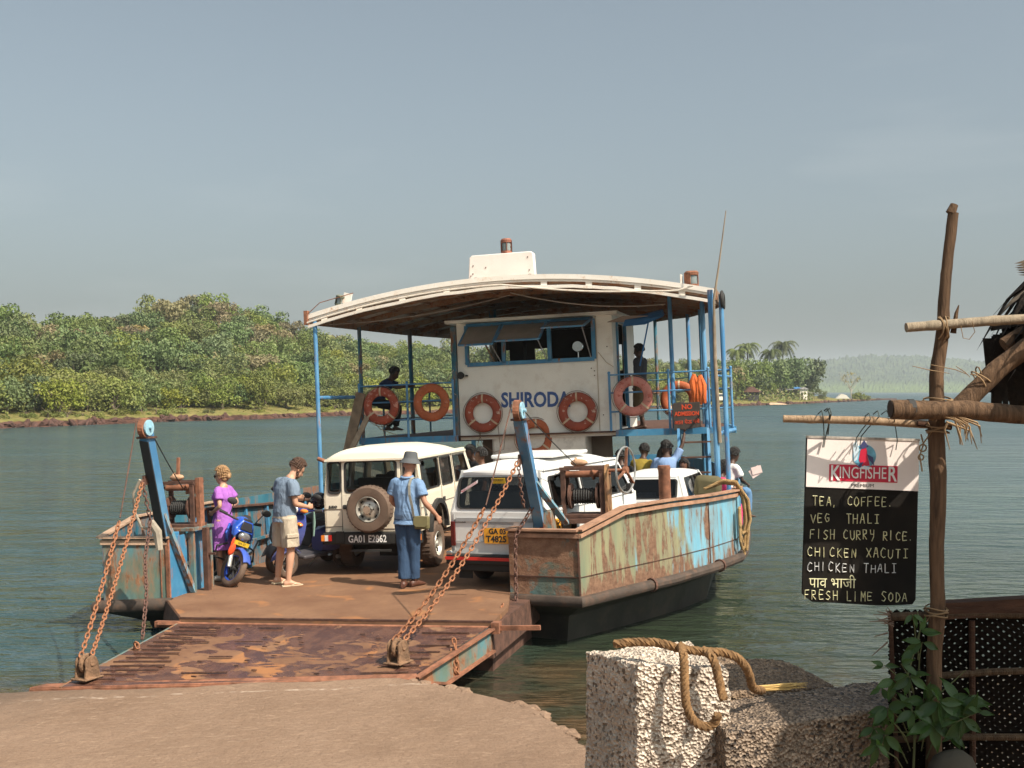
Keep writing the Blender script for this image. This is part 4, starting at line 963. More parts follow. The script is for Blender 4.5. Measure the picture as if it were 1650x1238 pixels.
m.prism([(-.74, 9.32, 0), (1.15, 9.32, 0), (1.15, 9.32, 1.70), (-.74, 9.32, 1.70)], (0, .05, 0)); m.prism([(1.15, 9.32, 0), (1.15, 12, 0), (1.15, 12, 1.7), (1.15, 9.32, 1.7)], (-.04, 0, 0)); m.prism([(-.74, 9.32, 0), (-.74, 12, 0), (-.74, 12, 1.7), (-.74, 9.32, 1.7)], (.04, 0, 0))
hp(m, 'lower_house', LOWCREAM)
DBB = simple('dull_brown_board', (.16, .125, .09), .8)
for x_, w_ in ((1.35, .42), (-.9, .34)): m = MB(); m.box((x_, 9.8, .85), (w_, .04, 1.75)); hp(m, 'lower_door', DBB)
# window frame and hinged panes
m = MB(); z0, z1 = 3.18, 3.95
for a, b in (((-1.17, z0), (1.37, z0)), ((-1.17, z1), (1.37, z1)), ((-1.17, z0), (-1.17, z1)), ((1.37, z0), (1.37, z1)), ((-.42, z0), (-.42, z1)), ((.50, z0), (.50, z1))):
    m.bar((a[0], 9.275, a[1]), (b[0], 9.275, b[1]), .075, .06, (0, 1, 0))
wf = hp(m, 'window_frame', BLUE)
for (a, b, tilt) in ((-1.13, -.46, 58), (-.40, .46, 62), (.54, 1.33, 78)):
    w = b - a; h = .74; M = T((a + b) / 2, 9.24, z1 - .02) @ RX(-tilt)
    m = MB(); 
    for q in (((-w / 2, 0, 0), (w / 2, 0, 0)), ((-w / 2, 0, -h), (w / 2, 0, -h)), ((-w / 2, 0, 0), (-w / 2, 0, -h)), ((w / 2, 0, 0), (w / 2, 0, -h))): m.bar(*q, .035, .03, (0, 1, 0))
    hp(m, 'hinged_frame', BLUE, matrix=M)
    m = MB(); m.box((0, 0, -h / 2), (w - .03, .008, h - .03)); hp(m, 'pane', GREYGLASS, matrix=M)
    m = MB(); tip = M @ Vector((w / 2 - .03, 0, -h)); m.cyl(tip, (b - .02, 9.25, z0 + .03), .01, 6); hp(m, 'stay_rod', STEEL)
m = MB(); m.bar((-.95, 9.32, 3.85), (-.62, 9.3, 3.22), .03, .03); hp(m, 'wooden_stay', WOOD)
m = MB(); m.lathe([(0, .0), (.10, .0), (.11, .03), (.07, .11), (0, .13)], 20, (.98, 9.62, 3.45), 'y'); m.cyl((.98, 9.66, 3.1), (.98, 9.66, 3.36), .012, 6); hp(m, 'searchlight', CHROME, smooth=True)
m = MB(); m.box((.1, 10.1, 3.0), (2.2, .3, .1)); m.box((-.55, 10.9, 3.4), (.3, .3, .9)); hp(m, 'console', simple('dark_console', (.03, .028, .025), .7))
text_mesh('SHIRODA', .40, INKBLUE, 'name_lettering', house, T(.165, 9.296, 2.43) @ RY(1.5) @ UP, bold=.012, ext=.002, sx=.80)
m = MB(); m.cyl((-1.30, 9.25, 2.98), (-1.30, 9.29, 2.98), .055, 12); m.cyl((-1.30, 9.20, 2.98), (-1.30, 9.25, 2.98), .075, 12, .05); m.box((-1.2, 9.27, 2.97), (.05, .05, .03)); hp(m, 'horn', BLACKR, smooth=True)
m = MB(); m.bar((1.735, 9.76, 1.8), (1.735, 9.76, 3.92), .07, .05, (0, 1, 0)); m.bar((1.735, 10.77, 1.8), (1.735, 10.77, 3.92), .07, .05, (0, 1, 0)); m.bar((1.735, 9.76, 3.92), (1.735, 10.77, 3.92), .07, .05); hp(m, 'door_frame', BLUE)
m = MB(); m.bar((-1.44, 9.30, 1.8), (-1.44, 9.30, 3.95), .10, .12, (0, 1, 0)); hp(m, 'corner_post', TEAL)
CBM = simple('pale_cable', (.5, .4, .28), .8)
for q in ([(-1.45, 9.24, 3.1), (-1.6, 9.22, 2.9), (-1.55, 9.22, 2.7), (-1.42, 9.24, 2.6)], [(1.45, 9.27, 3.3), (1.6, 9.27, 3.1), (1.75, 9.2, 3.0)], [(1.42, 9.28, 1.8), (1.42, 9.28, 4.0)]): m = MB(); m.tube(q, .007, 5); hp(m, 'cable', CBM)
m = MB()
for u, w in ((1.36, 2.95), (1.36, 2.86), (-1.22, 3.22), (1.5, 2.1), (1.62, 3.4), (1.3, 3.0)): m.cyl((u, 9.285, w), (u, 9.30, w), .012, 6)
hp(m, 'bolt_head', DRUST)

# railings
def rail_post(u, v, h=1.1, r=.024, mat=BLUEPOST, w0=FL):
    m = MB(); m.cyl((u, v, w0), (u, v, w0 + h), r, 8); m.ell((u, v, w0 + h), r * 1.3, 8, 6); part(m, 'rail_post', mat, True)
def rail(a, b, hs, mat=BLUEPOST, r=.016, name='rail'):
    for h in hs:
        m = MB(); m.cyl((*a, FL + h), (*b, FL + h), r, 8); part(m, name, mat, True)
HS = (.36, .72, 1.06)
for u in (-3.44, -2.42, -1.46): rail_post(u, 9.16)
rail((-3.44, 9.16), (-1.46, 9.16), HS)
for u in (1.66, 2.78, 3.52, 3.93): rail_post(u, 9.16)
rail((1.66, 9.16), (3.93, 9.16), HS)
DKB = TEAL
for a, b in zip([(-3.48, 9.2), (-3.5, 12), (-3.35, 15.4), (-2.2, 17.6)], [(-3.5, 12), (-3.35, 15.4), (-2.2, 17.6), (1.6, 17.8)]): rail(a, b, HS, DKB)
for a, b in zip([(3.94, 9.2), (3.55, 12), (2.9, 15)], [(3.55, 12), (2.9, 15), (1.6, 17.8)]): rail(a, b, HS, DKB)
for u, v in ((-3.5, 10.6), (-3.5, 13.6), (3.75, 10.5), (3.3, 13.4), (-1.9, 13), (-.4, 17.7)): rail_post(u, v, mat=DKB)
# roof posts
def post(u, v, w0, w1, r=.042, mat=BLUEPOST):
    w1 = 4.60 - (u - .1) ** 2 * .0335
    m = MB(); m.cyl((u, v, w0), (u, v, w1), r, 10); part(m, 'roof_post', mat, True)
post(-3.5, 7.32, .0, 4.1, .04); post(-3.5, 9.42, .0, 4.08, .04, TEAL); post(-3.48, 12.34, FL, 4.05, .05, TEAL); post(-3.4, 15.4, FL, 4.0, .05, TEAL); post(-1.5, 12.4, FL, 4.3, .09, TEAL)
post(3.8, 6.98, .0, 3.98, .048); post(3.93, 7.55, .0, 4.0, .04); post(3.45, 9.3, FL, 4.0, .045); post(3.14, 12.2, FL, 4.0, .045); post(2.6, 14.8, FL, 4.0, .045); post(1.4, 18, FL, 4.1, .045, TEAL)
post(2.85, 9.25, FL, 3.95, .04); 
m = MB(); m.cyl((-3.5, 7.34, 2.64), (-3.5, 9.4, 2.64), .035, 8); part(m, 'side_rail', BLUEPOST, True)
m = MB(); m.cyl((3.8, 6.98, FL - .05), (3.96, 9.16, FL - .05), .04, 8); m.cyl((3.8, 6.98, 2.72), (3.93, 9.16, 2.72), .02, 8); part(m, 'side_rail', BLUEPOST, True)
m = MB(); m.bar((-3.62, 8.9, 1.55), (-3.36, 9.05, 2.72), .20, .05, (0, 1, 0)); part(m, 'leaning_plank', WOOD)
m = MB(); m.bar((-3.48, 8.75, 1.6), (-3.20, 9.05, 2.3), .10, .05, (0, 1, 0)); part(m, 'leaning_plank', simple('old_plank', (.3, .22, .15), .9, var=.3, scale=7))
# ladder
m = MB()
for u in (2.98, 3.52): m.bar((u + .08, 7.9, .05), (u - .02, 8.9, FL), .045, .05, (0, 1, 0))
lad = part(m, 'ladder', BLUEPOST)
for i in range(6):
    f = (i + .6) / 6.5; m = MB(); m.bar((3.02, 7.9 + f, .05 + f * (FL - .05)), (3.56, 7.9 + f, .05 + f * (FL - .05)), .07, .03); part(m, 'rung', DRUST, parent=lad)
# ------------------------------------------------------------------ roof
def rw(u, d=0): return 4.62 - (u - .1) ** 2 * .0335 - d
RPL = [(-3.62, 7.3), (3.85, 7.3), (3.8, 9.0), (3.3, 12), (2.6, 15), (1.35, 18.3), (-1.6, 18.3), (-3.3, 15.6), (-3.5, 12)]
def side_u(v, right):
    tab = [(7.3, 3.85), (9, 3.8), (12, 3.3), (15, 2.6), (18.3, 1.35)] if right else [(7.3, -3.62), (12, -3.5), (15.6, -3.3), (18.3, -1.6)]
    return lerp_tab(tab, v)
m = MB(); nu, nv = 30, 12; vs = []
for j in range(nv + 1):
    v = 7.3 + 11 * j / nv; a, b = side_u(v, False), side_u(v, True)
    for i in range(nu + 1):
        u = a + (b - a) * i / nu; vs.append((u, v, rw(u)))
m.add(vs, [(j * (nu + 1) + i, j * (nu + 1) + i + 1, (j + 1) * (nu + 1) + i + 1, (j + 1) * (nu + 1) + i) for j in range(nv) for i in range(nu)])
roof = part(m, 'roof', ROOFSHEET, True)
sol = roof.modifiers.new('thick', 'SOLIDIFY'); sol.thickness = .02; sol.offset = -1
us = [-3.62 + 7.47 * i / 40 for i in range(41)]
def band(name, d0, h, dv, mat, wav=0.0, u_from=0, u_to=40):
    m = MB(); rings = []
    for i in range(u_from, u_to + 1):
        u = us[i]; w = rw(u, d0) + wav * fbm(u * 1.3, 5.5); rings.append([(u, 7.28 - dv, w), (u, 7.34 - dv, w), (u, 7.34 - dv, w - h), (u, 7.28 - dv, w - h)])
    m.loft(rings); return part(m, name, mat, parent=roof)
band('upper_fascia', -.035, .085, .02, FASCIA); band('middle_fascia', .055, .035, .0, FASCIA)
band('lower_fascia', .155, .055, .01, FASCIA, .02)
m = MB()   # loose drooping trim pipe
def trim_pts(a, b, sag): return [(u, 7.2, rw(u, .13) - sag * math.sin(math.pi * (u - a) / (b - a))) for u in [a + (b - a) * i / 14 for i in range(15)]]
m.tube(trim_pts(-3.6, .15, -.0), .018, 6); m.tube(trim_pts(.15, 3.1, .13) + [(3.25, 7.2, rw(3.25, .1)), (3.5, 7.2, rw(3.5, -.02))], .016, 6); part(m, 'trim_pipe', simple('white_trim', (.72, .64, .54), .6, grime=((.4, .2, .1), .5)), True, parent=roof)
for u in (-2.6, -1.75, -.9, .9, 1.7, 2.55, 3.3, -3.3):
    m = MB(); m.box((u, 7.31, rw(u, .12)), (.11, .04, .1)); part(m, 'fascia_bracket', FASCIA, parent=roof)
RIBM = rusty('rib_paint', (.2, .13, .085), (.28, .2, .14), amount=.6, scale=2, streak=1)
for k, v in enumerate((7.36, 8.3, 9.3, 10.4, 11.5, 12.7, 13.9, 15.1, 16.3, 17.5)):
    a, b = side_u(v, False) + .03, side_u(v, True) - .03; m = MB()
    rings = [[(u, v - .03, rw(u, .025)), (u, v + .03, rw(u, .025)), (u, v + .03, rw(u, .13)), (u, v - .03, rw(u, .13))] for u in [a + (b - a) * i / 20 for i in range(21)]]
    m.loft(rings); part(m, 'roof_rib', RIBM, parent=roof)
for u in (-3.3, -2.6, -1.9, -1.2, -.5, .2, .9, 1.6, 2.3, 3.0):
    ve = 16.5 if -2.2 < u < 1.8 else (13.3 if abs(u) < 3.1 else 8.8 if u > 0 else 15); m = MB(); m.bar((u, 7.36, rw(u, .05)), (u, ve, rw(u, .05)), .05, .05); part(m, 'purlin', RIBM, parent=roof)
for right in (False, True):
    m = MB(); vv = [7.3, 9, 10.5, 12, 13.5, 15, 16.6, 18.3]
    for a, b in zip(vv, vv[1:]):
        ua, ub = side_u(a, right), side_u(b, right); m.bar((ua, a, rw(ua, .05)), (ub, b, rw(ub, .05)), .05, .2)
    part(m, 'side_fascia', RIBM, parent=roof)
m = MB(); m.box((-3.64, 7.27, rw(-3.6, .03)), (.07, .10, .26)); m.tube([(-3.6, 7.24, rw(-3.6, -.04)), (-3.35, 7.24, rw(-3.3, -.16)), (-2.7, 7.3, rw(-2.7, -.18))], .008, 5); part(m, 'corner_bracket', RUST, parent=roof)
m = MB(); m.torus((3.95, 7.55, 4.02), .13, .025, 20, 8, 'x'); m.torus((3.97, 7.6, 3.99), .12, .022, 20, 8, 'x'); part(m, 'hose_coil', BLACKR, True, parent=roof)
m = MB(); m.tube(catenary((-3.3, 7.5, 4.0), (.15, 7.8, 4.36), .1, 16), .007, 5); m.tube(catenary((.15, 7.8, 4.4), (2.9, 8.2, 4.05), .12, 20), .012, 5); m.bar((1.9, 9.2, 3.85), (2.3, 8.6, 3.9), .5, .012); part(m, 'slack_cable', simple('cable_grey', (.32, .25, .2), .7), parent=roof)
m = MB(); m.prism([(2.05, 8.9, 3.86), (2.75, 8.75, 3.98), (2.8, 8.6, 3.86), (2.45, 8.7, 3.74), (2.0, 8.9, 3.74)], (0, .25, .05)); m.bar((2.5, 8.9, 3.85), (2.25, 9.2, 3.0), .02, .02); part(m, 'folded_blue_sheet', simple('blue_tarp', (.03, .14, .34), .6, bump=.4, bscale=8), parent=roof)
# white board and lamps on the roof
out = [(-.66, 4.70), (.60, 4.70), (.585, 5.10), (.54, 5.14), (-.585, 5.14), (-.63, 5.10)]
m = MB(); m.prism([(u, 7.9, w) for u, w in out], (0, .14, 0)); sb = part(m, 'roof_board', simple('white_board', (.86, .78, .72), .5, var=.03, scale=2, grime=((.5, .35, .25), .2)), bevel=.012)
m = MB()
for u, w in ((-.56, 4.95), (-.57, 4.8), (.48, 5.04), (.5, 4.8), (-.32, 4.9), (-.61, 4.76)): m.box((u, 7.895, w), (.015, .012, .02))
part(m, 'screw_head', DRUST, parent=sb)
m = MB(); m.box((-.52, 7.95, 4.66), (.06, .1, .14)); m.box((.5, 7.95, 4.66), (.06, .1, .14)); part(m, 'board_foot', DRUST, parent=sb)
def lantern(M, body, back=True):
    m = MB(); m.lathe([(0, 0), (.11, 0), (.11, .05), (.095, .055), (.095, .06)], 16); m.lathe([(.095, .24), (.11, .25), (.11, .27), (.115, .30), (.09, .335), (0, .345)], 16)
    for a in (20, 110, 200, 290): m.bar((.1 * math.cos(R(a)), .1 * math.sin(R(a)), .05), (.1 * math.cos(R(a)), .1 * math.sin(R(a)), .25), .014, .014)
    l = part(m, 'navigation_lamp', body, matrix=M)
    m = MB(); m.lathe([(.082, .055), (.088, .1), (.082, .145), (.088, .19), (.082, .245)], 18); part(m, 'lamp_glass', simple('lamp_glass', (.22, .26, .26), .12), True, parent=l)
    if back: m = MB(); m.lathe([(.118, .03), (.118, .30)], 10, ang=R(190)); part(m, 'back_shield', body, parent=l, matrix=RZ(10))
    return l
lantern(T(.06, 8.0, 5.14) @ Matrix.Diagonal((.9, .9, .82, 1)), simple('copper_lamp', (.3, .12, .08), .6, .3, var=.3))
lantern(T(3.45, 7.55, 4.26) @ Matrix.Diagonal((1.1, 1.1, .82, 1)) @ RZ(60), RUST)
lantern(T(-3.1, 7.6, 4.34) @ RY(14) @ Matrix.Diagonal((.95, .95, .62, 1)), simple('green_grey_lamp', (.16, .17, .12), .7, var=.3))
m = MB(); m.box((3.28, 7.5, 4.35), (.02, .2, .26)); m.box((-2.93, 7.55, 4.47), (.16, .03, .20), (0, R(15), 0)); part(m, 'lamp_screen', FASCIA)
m = MB(); m.tube([(3.86, 6.95, 1.6), (3.84, 6.92, 3.0), (3.86, 6.9, 3.95), (3.98, 6.9, 4.6), (4.12, 6.9, 5.42)], [.03, .03, .022, .014, .008], 7); part(m, 'flag_pole', simple('bamboo_grey', (.26, .2, .14), .7, var=.3), True)
# ------------------------------------------------------------------ chains and wire ropes of the ramp
def fl(pts): return [FP(*p) for p in pts]
BLK_L, BLK_R = (-1.97, -1.9, -.02), (1.12, -1.06, .02)
wl_pt, wr_pt = (-2.33, -.62, 1.27), (1.93, -.28, 1.31)
chain(catenary(FP(*BLK_L), FP(*wl_pt), .05), 'outer rusty chain running from the left ramp pulley up to the wire rope')
cable(catenary(FP(*wl_pt), FP(-2.79, .46, 2.36), .015, 12), 'thin wire rope from the outer left chain to the top of the left lifting arm', group=None)
chain(catenary(FP(-1.87, -1.85, -.0), FP(-2.88, .68, 1.60), .09), 'inner rusty chain running from the left ramp pulley to the middle of the left arm')
chain(fl([(-2.88, .68, 1.58), (-2.82, .66, 1.36), (-2.80, .62, 1.15), (-2.66, .35, .80), (-2.36, -.25, .38), (-2.10, -.62, .05)][:1] + [(-2.83, .66, 1.4), (-2.76, .64, 1.1), (-2.60, .25, .68), (-2.30, -.2, .33), (-2.02, -.74, -.10)]), 'dark chain hanging from the left arm down to the middle of the left ramp edge', True)
chain(catenary(FP(*BLK_R), FP(*wr_pt), .10), 'outer rusty chain running from the right ramp pulley up to the wire rope')
cable(catenary(FP(*wr_pt), FP(1.96, .84, 2.38), .01, 12), 'thin wire rope from the outer right chain to the top of the right lifting arm')
chain(catenary(FP(1.22, -1.0, .02), FP(1.93, 1.15, 1.70), .16), 'inner rusty chain running from the right ramp pulley to the middle of the right arm')
chain(fl([(1.93, 1.15, 1.70), (1.94, 1.2, 1.30), (1.95, 1.28, 1.12)]), 'short dark chain hanging straight down from the lug of the right arm', True, .9)
chain(fl([(1.98, 1.9, 1.25), (1.90, 1.8, 1.05), (1.80, 1.78, .90), (1.70, 1.74, .72), (1.69, 1.72, .3), (1.70, 1.66, -.02), (1.80, 1.2, -.22), (1.86, .9, -.25)]), 'dark chain hanging down the front corner of the right bulwark', True)
chain(fl([(1.72, .95, .02), (1.80, .5, -.14), (1.84, .15, -.08)]), 'short slack chain between the right deck corner and the ramp hinge')
chain(fl([(1.62, -.62, -.05), (1.66, -.66, -.2), (1.66, -.68, -.42), (1.63, -.7, -.30), (1.6, -.66, -.12)]), 'small loose chain loop draped over the right edge of the ramp', group='loose chain ends on the ramp edges')
chain(fl([(-1.98, -.95, -.15), (-1.94, -.98, -.06), (-1.90, -.99, -.15)]), 'small shackle and chain end standing on the left edge of the ramp', group='loose chain ends on the ramp edges')
cable(catenary(FP(2.08, .95, 2.3), FP(2.33, 2.6, 1.55), .02, 12), 'dark wire rope from the top of the right arm to its winch', .007, BLACKR)
cable(catenary(FP(-2.68, .62, 2.2), FP(-3.05, 1.9, 1.4), .02, 12), 'dark wire rope from the top of the left arm to its winch', .007, BLACKR)
m = MB(); m.tube(fl([(-2.86, .6, 1.62), (-2.98, .62, 1.45), (-2.99, .66, 1.2), (-2.93, .7, 1.02), (-2.84, .72, .98)]), .018, 7); m.tube(fl([(-2.80, .7, 1.08), (-2.72, .72, .95), (-2.71, .74, .72)]), [.05, .06, .045], 8)
tag(m.build('rag_hose', simple('rag', (.32, .28, .22), .9, var=.3), None, True), 'grey rag and bent hose hanging on the left lifting arm', 'rag')

# ------------------------------------------------------------------ life rings
def ring_mat(name, c, worn, amt):
    t = NT(name, .65, 0, .3); n = t.noise(9, 6, rough=.65); k = t.noise(3, 3)
    b = t.mix(t.rng(k, .35, .65), c, tuple(x * .7 for x in c)); b = t.mix(t.rng(n, .62 - amt * .25, .66 - amt * .25), b, worn)
    b = t.mix(t.rng(t.noise(22, 4), .62, .7, 0, .7), b, (.12, .04, .03)); t.col(b); t.bump(n, .4, .01); return t.m
RM = {'red': ring_mat('worn_red_ring', (.42, .085, .045), (.55, .25, .18), .25), 'orange': ring_mat('orange_ring', (.50, .13, .05), (.5, .2, .12), .1),
      'brown': ring_mat('brown_red_ring', (.36, .08, .045), (.6, .45, .35), .12), 'pink': ring_mat('faded_pink_ring', (.62, .24, .19), (.42, .10, .07), .22)}
BAND = simple('ring_band', (.55, .42, .28), .8, var=.2); LINE = simple('ring_line', (.20, .12, .075), .9, var=.2)
def ring(u, v, w, mat, label, rx=0, rz=0, bands=True, line=True, strap=None, dx=(0, 0)):
    root = empty('life_ring', label, 'life ring', 'life rings hung on the ferry', FM @ T(u, v, w) @ RZ(rz) @ RX(rx))
    m = MB(); m.torus((0, 0, 0), .288, .088, 44, 12, 'y', flat=.62); m.build('ring', RM[mat], root, True, 60)
    rd = random.Random(int(u * 100))
    if bands:
        for a in (90, 222, 318):
            A = R(a + rd.uniform(-6, 6)); c = Vector((.288 * math.cos(A), 0, .288 * math.sin(A)))
            m = MB(); mt = Matrix.Rotation(-A, 3, 'Y'); m.lathe([(.0935, -.016), (.0935, .016)], 14, c, 'x', rot=None)
            m = MB(); pts = []
            for j in range(13):
                q = 2 * math.pi * j / 12; r_ = Vector((math.cos(A), 0, math.sin(A))); pts.append(c + r_ * .092 * math.cos(q) + Vector((0, .06 * math.sin(q), 0)))
            tn = Vector((-math.sin(A), 0, math.cos(A))) * .018
            for p, q in zip(pts, pts[1:]): m.add([p - tn, q - tn, q + tn, p + tn], [(0, 1, 2, 3)])
            m.build('band', BAND, root)
    if line:
        m = MB()
        for k in range(4):
            a0, a1 = R(45 + 90 * k), R(135 + 90 * k); pts = []
            for j in range(9):
                a = a0 + (a1 - a0) * j / 8; rr = .385 + .018 * math.sin(math.pi * j / 8); pts.append((rr * math.cos(a), -.01, rr * math.sin(a)))
            m.tube(pts, .006, 5)
        m.build('grab_line', LINE, root, True)
    return root
ring(-2.93, 9.03, 2.44, 'red', 'patchy red life ring on the left railing, nearest the leaning plank')
ring(-1.87, 9.03, 2.47, 'orange', 'plain orange life ring on the left railing beside the wheelhouse corner', bands=False, line=False)
ring(-.88, 9.22, 2.22, 'brown', 'dark red life ring on the wheelhouse wall left of the painted name')
ring(1.01, 9.22, 2.18, 'brown', 'brick red life ring covering the last letters of the painted name')
ring(.14, 9.24, 1.70, 'orange', 'faded orange life ring hung low behind the top of the right arm', rz=22)
ring(2.12, 9.05, 2.43, 'pink', 'faded pink life ring on the right railing in front of the standing man')
ring(2.80, 10.6, 2.33, 'orange', 'orange life ring half hidden behind the pink one at the right railing')
for pts, nm in [([(-.98, 9.2, 1.88), (-.9, 9.2, 1.6), (-.68, 9.2, 1.45), (-.48, 9.2, 1.5), (-.42, 9.2, 1.9)], 'thin line looping below the dark red ring on the wheelhouse'),
                ([(-.58, 9.2, 2.0), (-.55, 9.2, 1.6), (-.55, 9.2, 1.2)], 'thin line hanging straight beside the lower house'),
                ([(-2.93, 9.0, 2.1), (-2.85, 9.0, 1.8), (-2.84, 9.0, 1.45)], 'cord hanging below the patchy red ring'),
                ([(-3.2, 9.0, 2.25), (-2.95, 9.0, 1.98), (-2.6, 9.0, 1.85)], 'slack cord tied to the patchy red ring'),
                ([(-1.0, 9.24, 2.05), (-.95, 9.24, 1.8), (-1.02, 9.24, 1.6), (-.95, 9.24, 1.52)], 'knotted cord at the lower left of the wheelhouse wall')]:
    m = MB(); m.tube(fl(pts), .007, 5); tag(m.build('cord', LINE, None, True), nm, 'cord')
# NO ADMISSION board and life jackets
SB = simple('dark_board', (.055, .042, .035), .8, var=.3, scale=9)
ORED = simple('orange_red_paint', (.62, .07, .02), .7, var=.1)
root = empty('notice_board', 'small dark board painted NO ADMISSION in red on the right railing', 'sign', matrix=FM @ T(3.10, 9.06, 2.02) @ RY(-2))
m = MB(); m.prism([(-.25, 0, -.25), (.25, 0, -.22), (.26, 0, .25), (-.22, 0, .26), (-.25, 0, .22)], (0, .02, 0)); m.build('board', SB, root, bevel=.004)
text_mesh('NO', .125, ORED, 'lettering', root, T(.02, -.004, .17) @ UP, bold=.004, ext=.001); text_mesh('ADMISSION', .108, ORED, 'lettering', root, T(.01, -.004, .045) @ RY(2) @ UP, bold=.004, ext=.001, sx=.80)
text_mesh('\u0906\u0924 \u092f\u0947\u090a \u0928\u092f\u0947', .10, ORED, 'lettering', root, T(-.0, -.004, -.11) @ UP, bold=.001, ext=.001)
OJ = simple('jacket_orange', (.62, .13, .025), .8, var=.3, scale=9, bump=.5, bscale=14)
for k, (u, w) in enumerate(((3.26, 2.55), (3.38, 2.53))):
    m = MB(); M0 = FM @ T(u, 9.10, w)
    m.tube([(0, 0, .24), (-.03, -.03, .1), (.0, -.03, -.1), (-.01, 0, -.3)], [.03, .06, .055, .03], 8, flat=.8); m.tube([(.0, 0, .24), (.06, -.02, .05), (.05, -.02, -.15), (.06, 0, -.28)], [.03, .05, .05, .03], 8)
    tag(m.build('life_jacket', OJ, None, True, matrix=M0), ['orange life jacket hanging left of the pair above the notice board', 'orange life jacket hanging right of the pair above the notice board'][k], 'life jacket')
# coiled mooring rope over the bulwark at the right
ROPE = NT('hemp_rope', .9, 0, .2); _v = ROPE.coord('Object'); ROPE.col(ROPE.mix(ROPE.rng(ROPE.noise(14, 4), .35, .65), (.36, .22, .095), (.52, .35, .17))); _w = ROPE.n('ShaderNodeTexWave'); _w.inputs['Scale'].default_value = 26; _w.inputs['Distortion'].default_value = 1.5
ROPE.l(ROPE.coord('Object', (1, 1, 1), rot=(.6, .5, 0)), _w.inputs['Vector']); ROPE.bump(_w.outputs['Fac'], .8, .01); ROPE = ROPE.m
def twisted(m, pts, r, n=3, pitch=.09, seg=None):
    """a laid rope: three strands wound round each other"""
    pts = [Vector(p) for p in pts]; fine = resample(pts, pitch / 8)
    if len(fine) < 3: return
    for s_ in range(n):
        out = []
        for i, p in enumerate(fine):
            t = (fine[min(i + 1, len(fine) - 1)] - fine[max(i - 1, 0)]).normalized(); a = Vector((0, 1, 0)) if abs(t.y) < .8 else Vector((1, 0, 0))
            x = t.cross(a).normalized(); y = t.cross(x); ph = 2 * math.pi * (i / 8 + s_ / n); out.append(p + (x * math.cos(ph) + y * math.sin(ph)) * r * .5)
        m.tube(out, r * .62, 5, caps=True)
m = MB(); rd = random.Random(8)
for k in range(9):
    o1 = rd.uniform(-.08, .1); dr = rd.uniform(.55, 1.05); s_ = .02 * k
    p = [(3.75 + o1 * .3, 5.35 + o1, .98), (4.0, 5.4 + o1, 1.06 + .02 * (k % 3)), (4.2, 5.42 + o1, 1.03 + .02 * (k % 3)), (4.29 + s_ * .5, 5.42 + o1, .80), (4.31 + s_ * .5, 5.4 + o1, .5), (4.28 + s_ * .3, 5.38 + o1, 1.0 - dr)]
    if k % 2: p += [(4.26, 5.30 + o1, .97 - dr), (4.24, 5.22 + o1, 1.1 - dr), (4.24, 5.24 + o1, .7)]
    q = []
    for a, b in zip(p, p[1:]): q += [Vector(a).lerp(b, j / 3) for j in range(3)]
    q.append(Vector(p[-1])); twisted(m, fl(q), .022)
tag(m.build('mooring_rope', ROPE, None, True), 'thick bundle of tan mooring rope hung over the right end of the bulwark', 'rope')
# ------------------------------------------------------------------ vehicles
def glass_mat(name, tint=(.75, .78, .76), dark=.35):
    m = bpy.data.materials.new(name); m.use_nodes = True; t = m.node_tree; t.nodes.clear()
    o = t.nodes.new('ShaderNodeOutputMaterial'); a = t.nodes.new('ShaderNodeBsdfTransparent'); a.inputs[0].default_value = (*[c * (1 - dark) for c in tint], 1)
    g = t.nodes.new('ShaderNodeBsdfGlossy'); g.inputs['Roughness'].default_value = .03; f = t.nodes.new('ShaderNodeFresnel'); f.inputs[0].default_value = 1.5
    x = t.nodes.new('ShaderNodeMixShader'); t.links.new(f.outputs[0], x.inputs[0]); t.links.new(a.outputs[0], x.inputs[1]); t.links.new(g.outputs[0], x.inputs[2]); t.links.new(x.outputs[0], o.inputs[0]); return m
GLASS = glass_mat('window_glass'); TINT = glass_mat('tinted_glass', (.5, .53, .55), .45)
def paint(name, c, rough=.3, dust=(.42, .3, .2), amt=.35):
    t = NT(name, rough, 0, .5); z = t.sep(t.coord('Object'))[2]
    b = t.mix(t.rng(t.noise(3, 4), .3, .7), c, tuple(x * .96 for x in c))
    d = t.math('MULTIPLY', t.rng(z, .9, .3, .1, 1), t.rng(t.noise(5, 6, rough=.65), .35, .65, .2, amt + .2)); t.col(t.mix(d, b, dust)); t.rough(t.rng(d, 0, .5, rough, .7)); t.bump(t.noise(2.2, 2), .05, .02); return t.m
JPAINT = paint('jeep_cream_paint', (.84, .76, .61)); VPAINT = paint('van_white_paint', (.80, .80, .78), amt=.2)
TYRE = simple('tyre', (.055, .04, .032), .85, var=.3, scale=5, bump=.3); DUSTYRE = simple('dusty_tyre', (.13, .085, .06), .9, var=.25, scale=5, bump=.4)
RIM = simple('wheel_rim', (.55, .52, .46), .4, .5, var=.15); DARK = simple('underbody', (.02, .018, .016), .8); SEAT = simple('seat_vinyl', (.05, .04, .035), .7)
LRED = simple('tail_red', (.45, .02, .015), .2); LAMB = simple('lamp_amber', (.75, .22, .03), .2); LWHITE = simple('lamp_white', (.7, .7, .68), .15)
PLATEB = simple('plate_black', (.02, .02, .02), .5); PLATEY = simple('plate_orange', (.80, .36, .03), .5); WHITEINK = simple('white_ink', (.8, .8, .78), .6); BLACKINK = simple('black_ink', (.02, .02, .02), .6); BADGE = simple('badge_grey', (.12, .12, .12), .4)
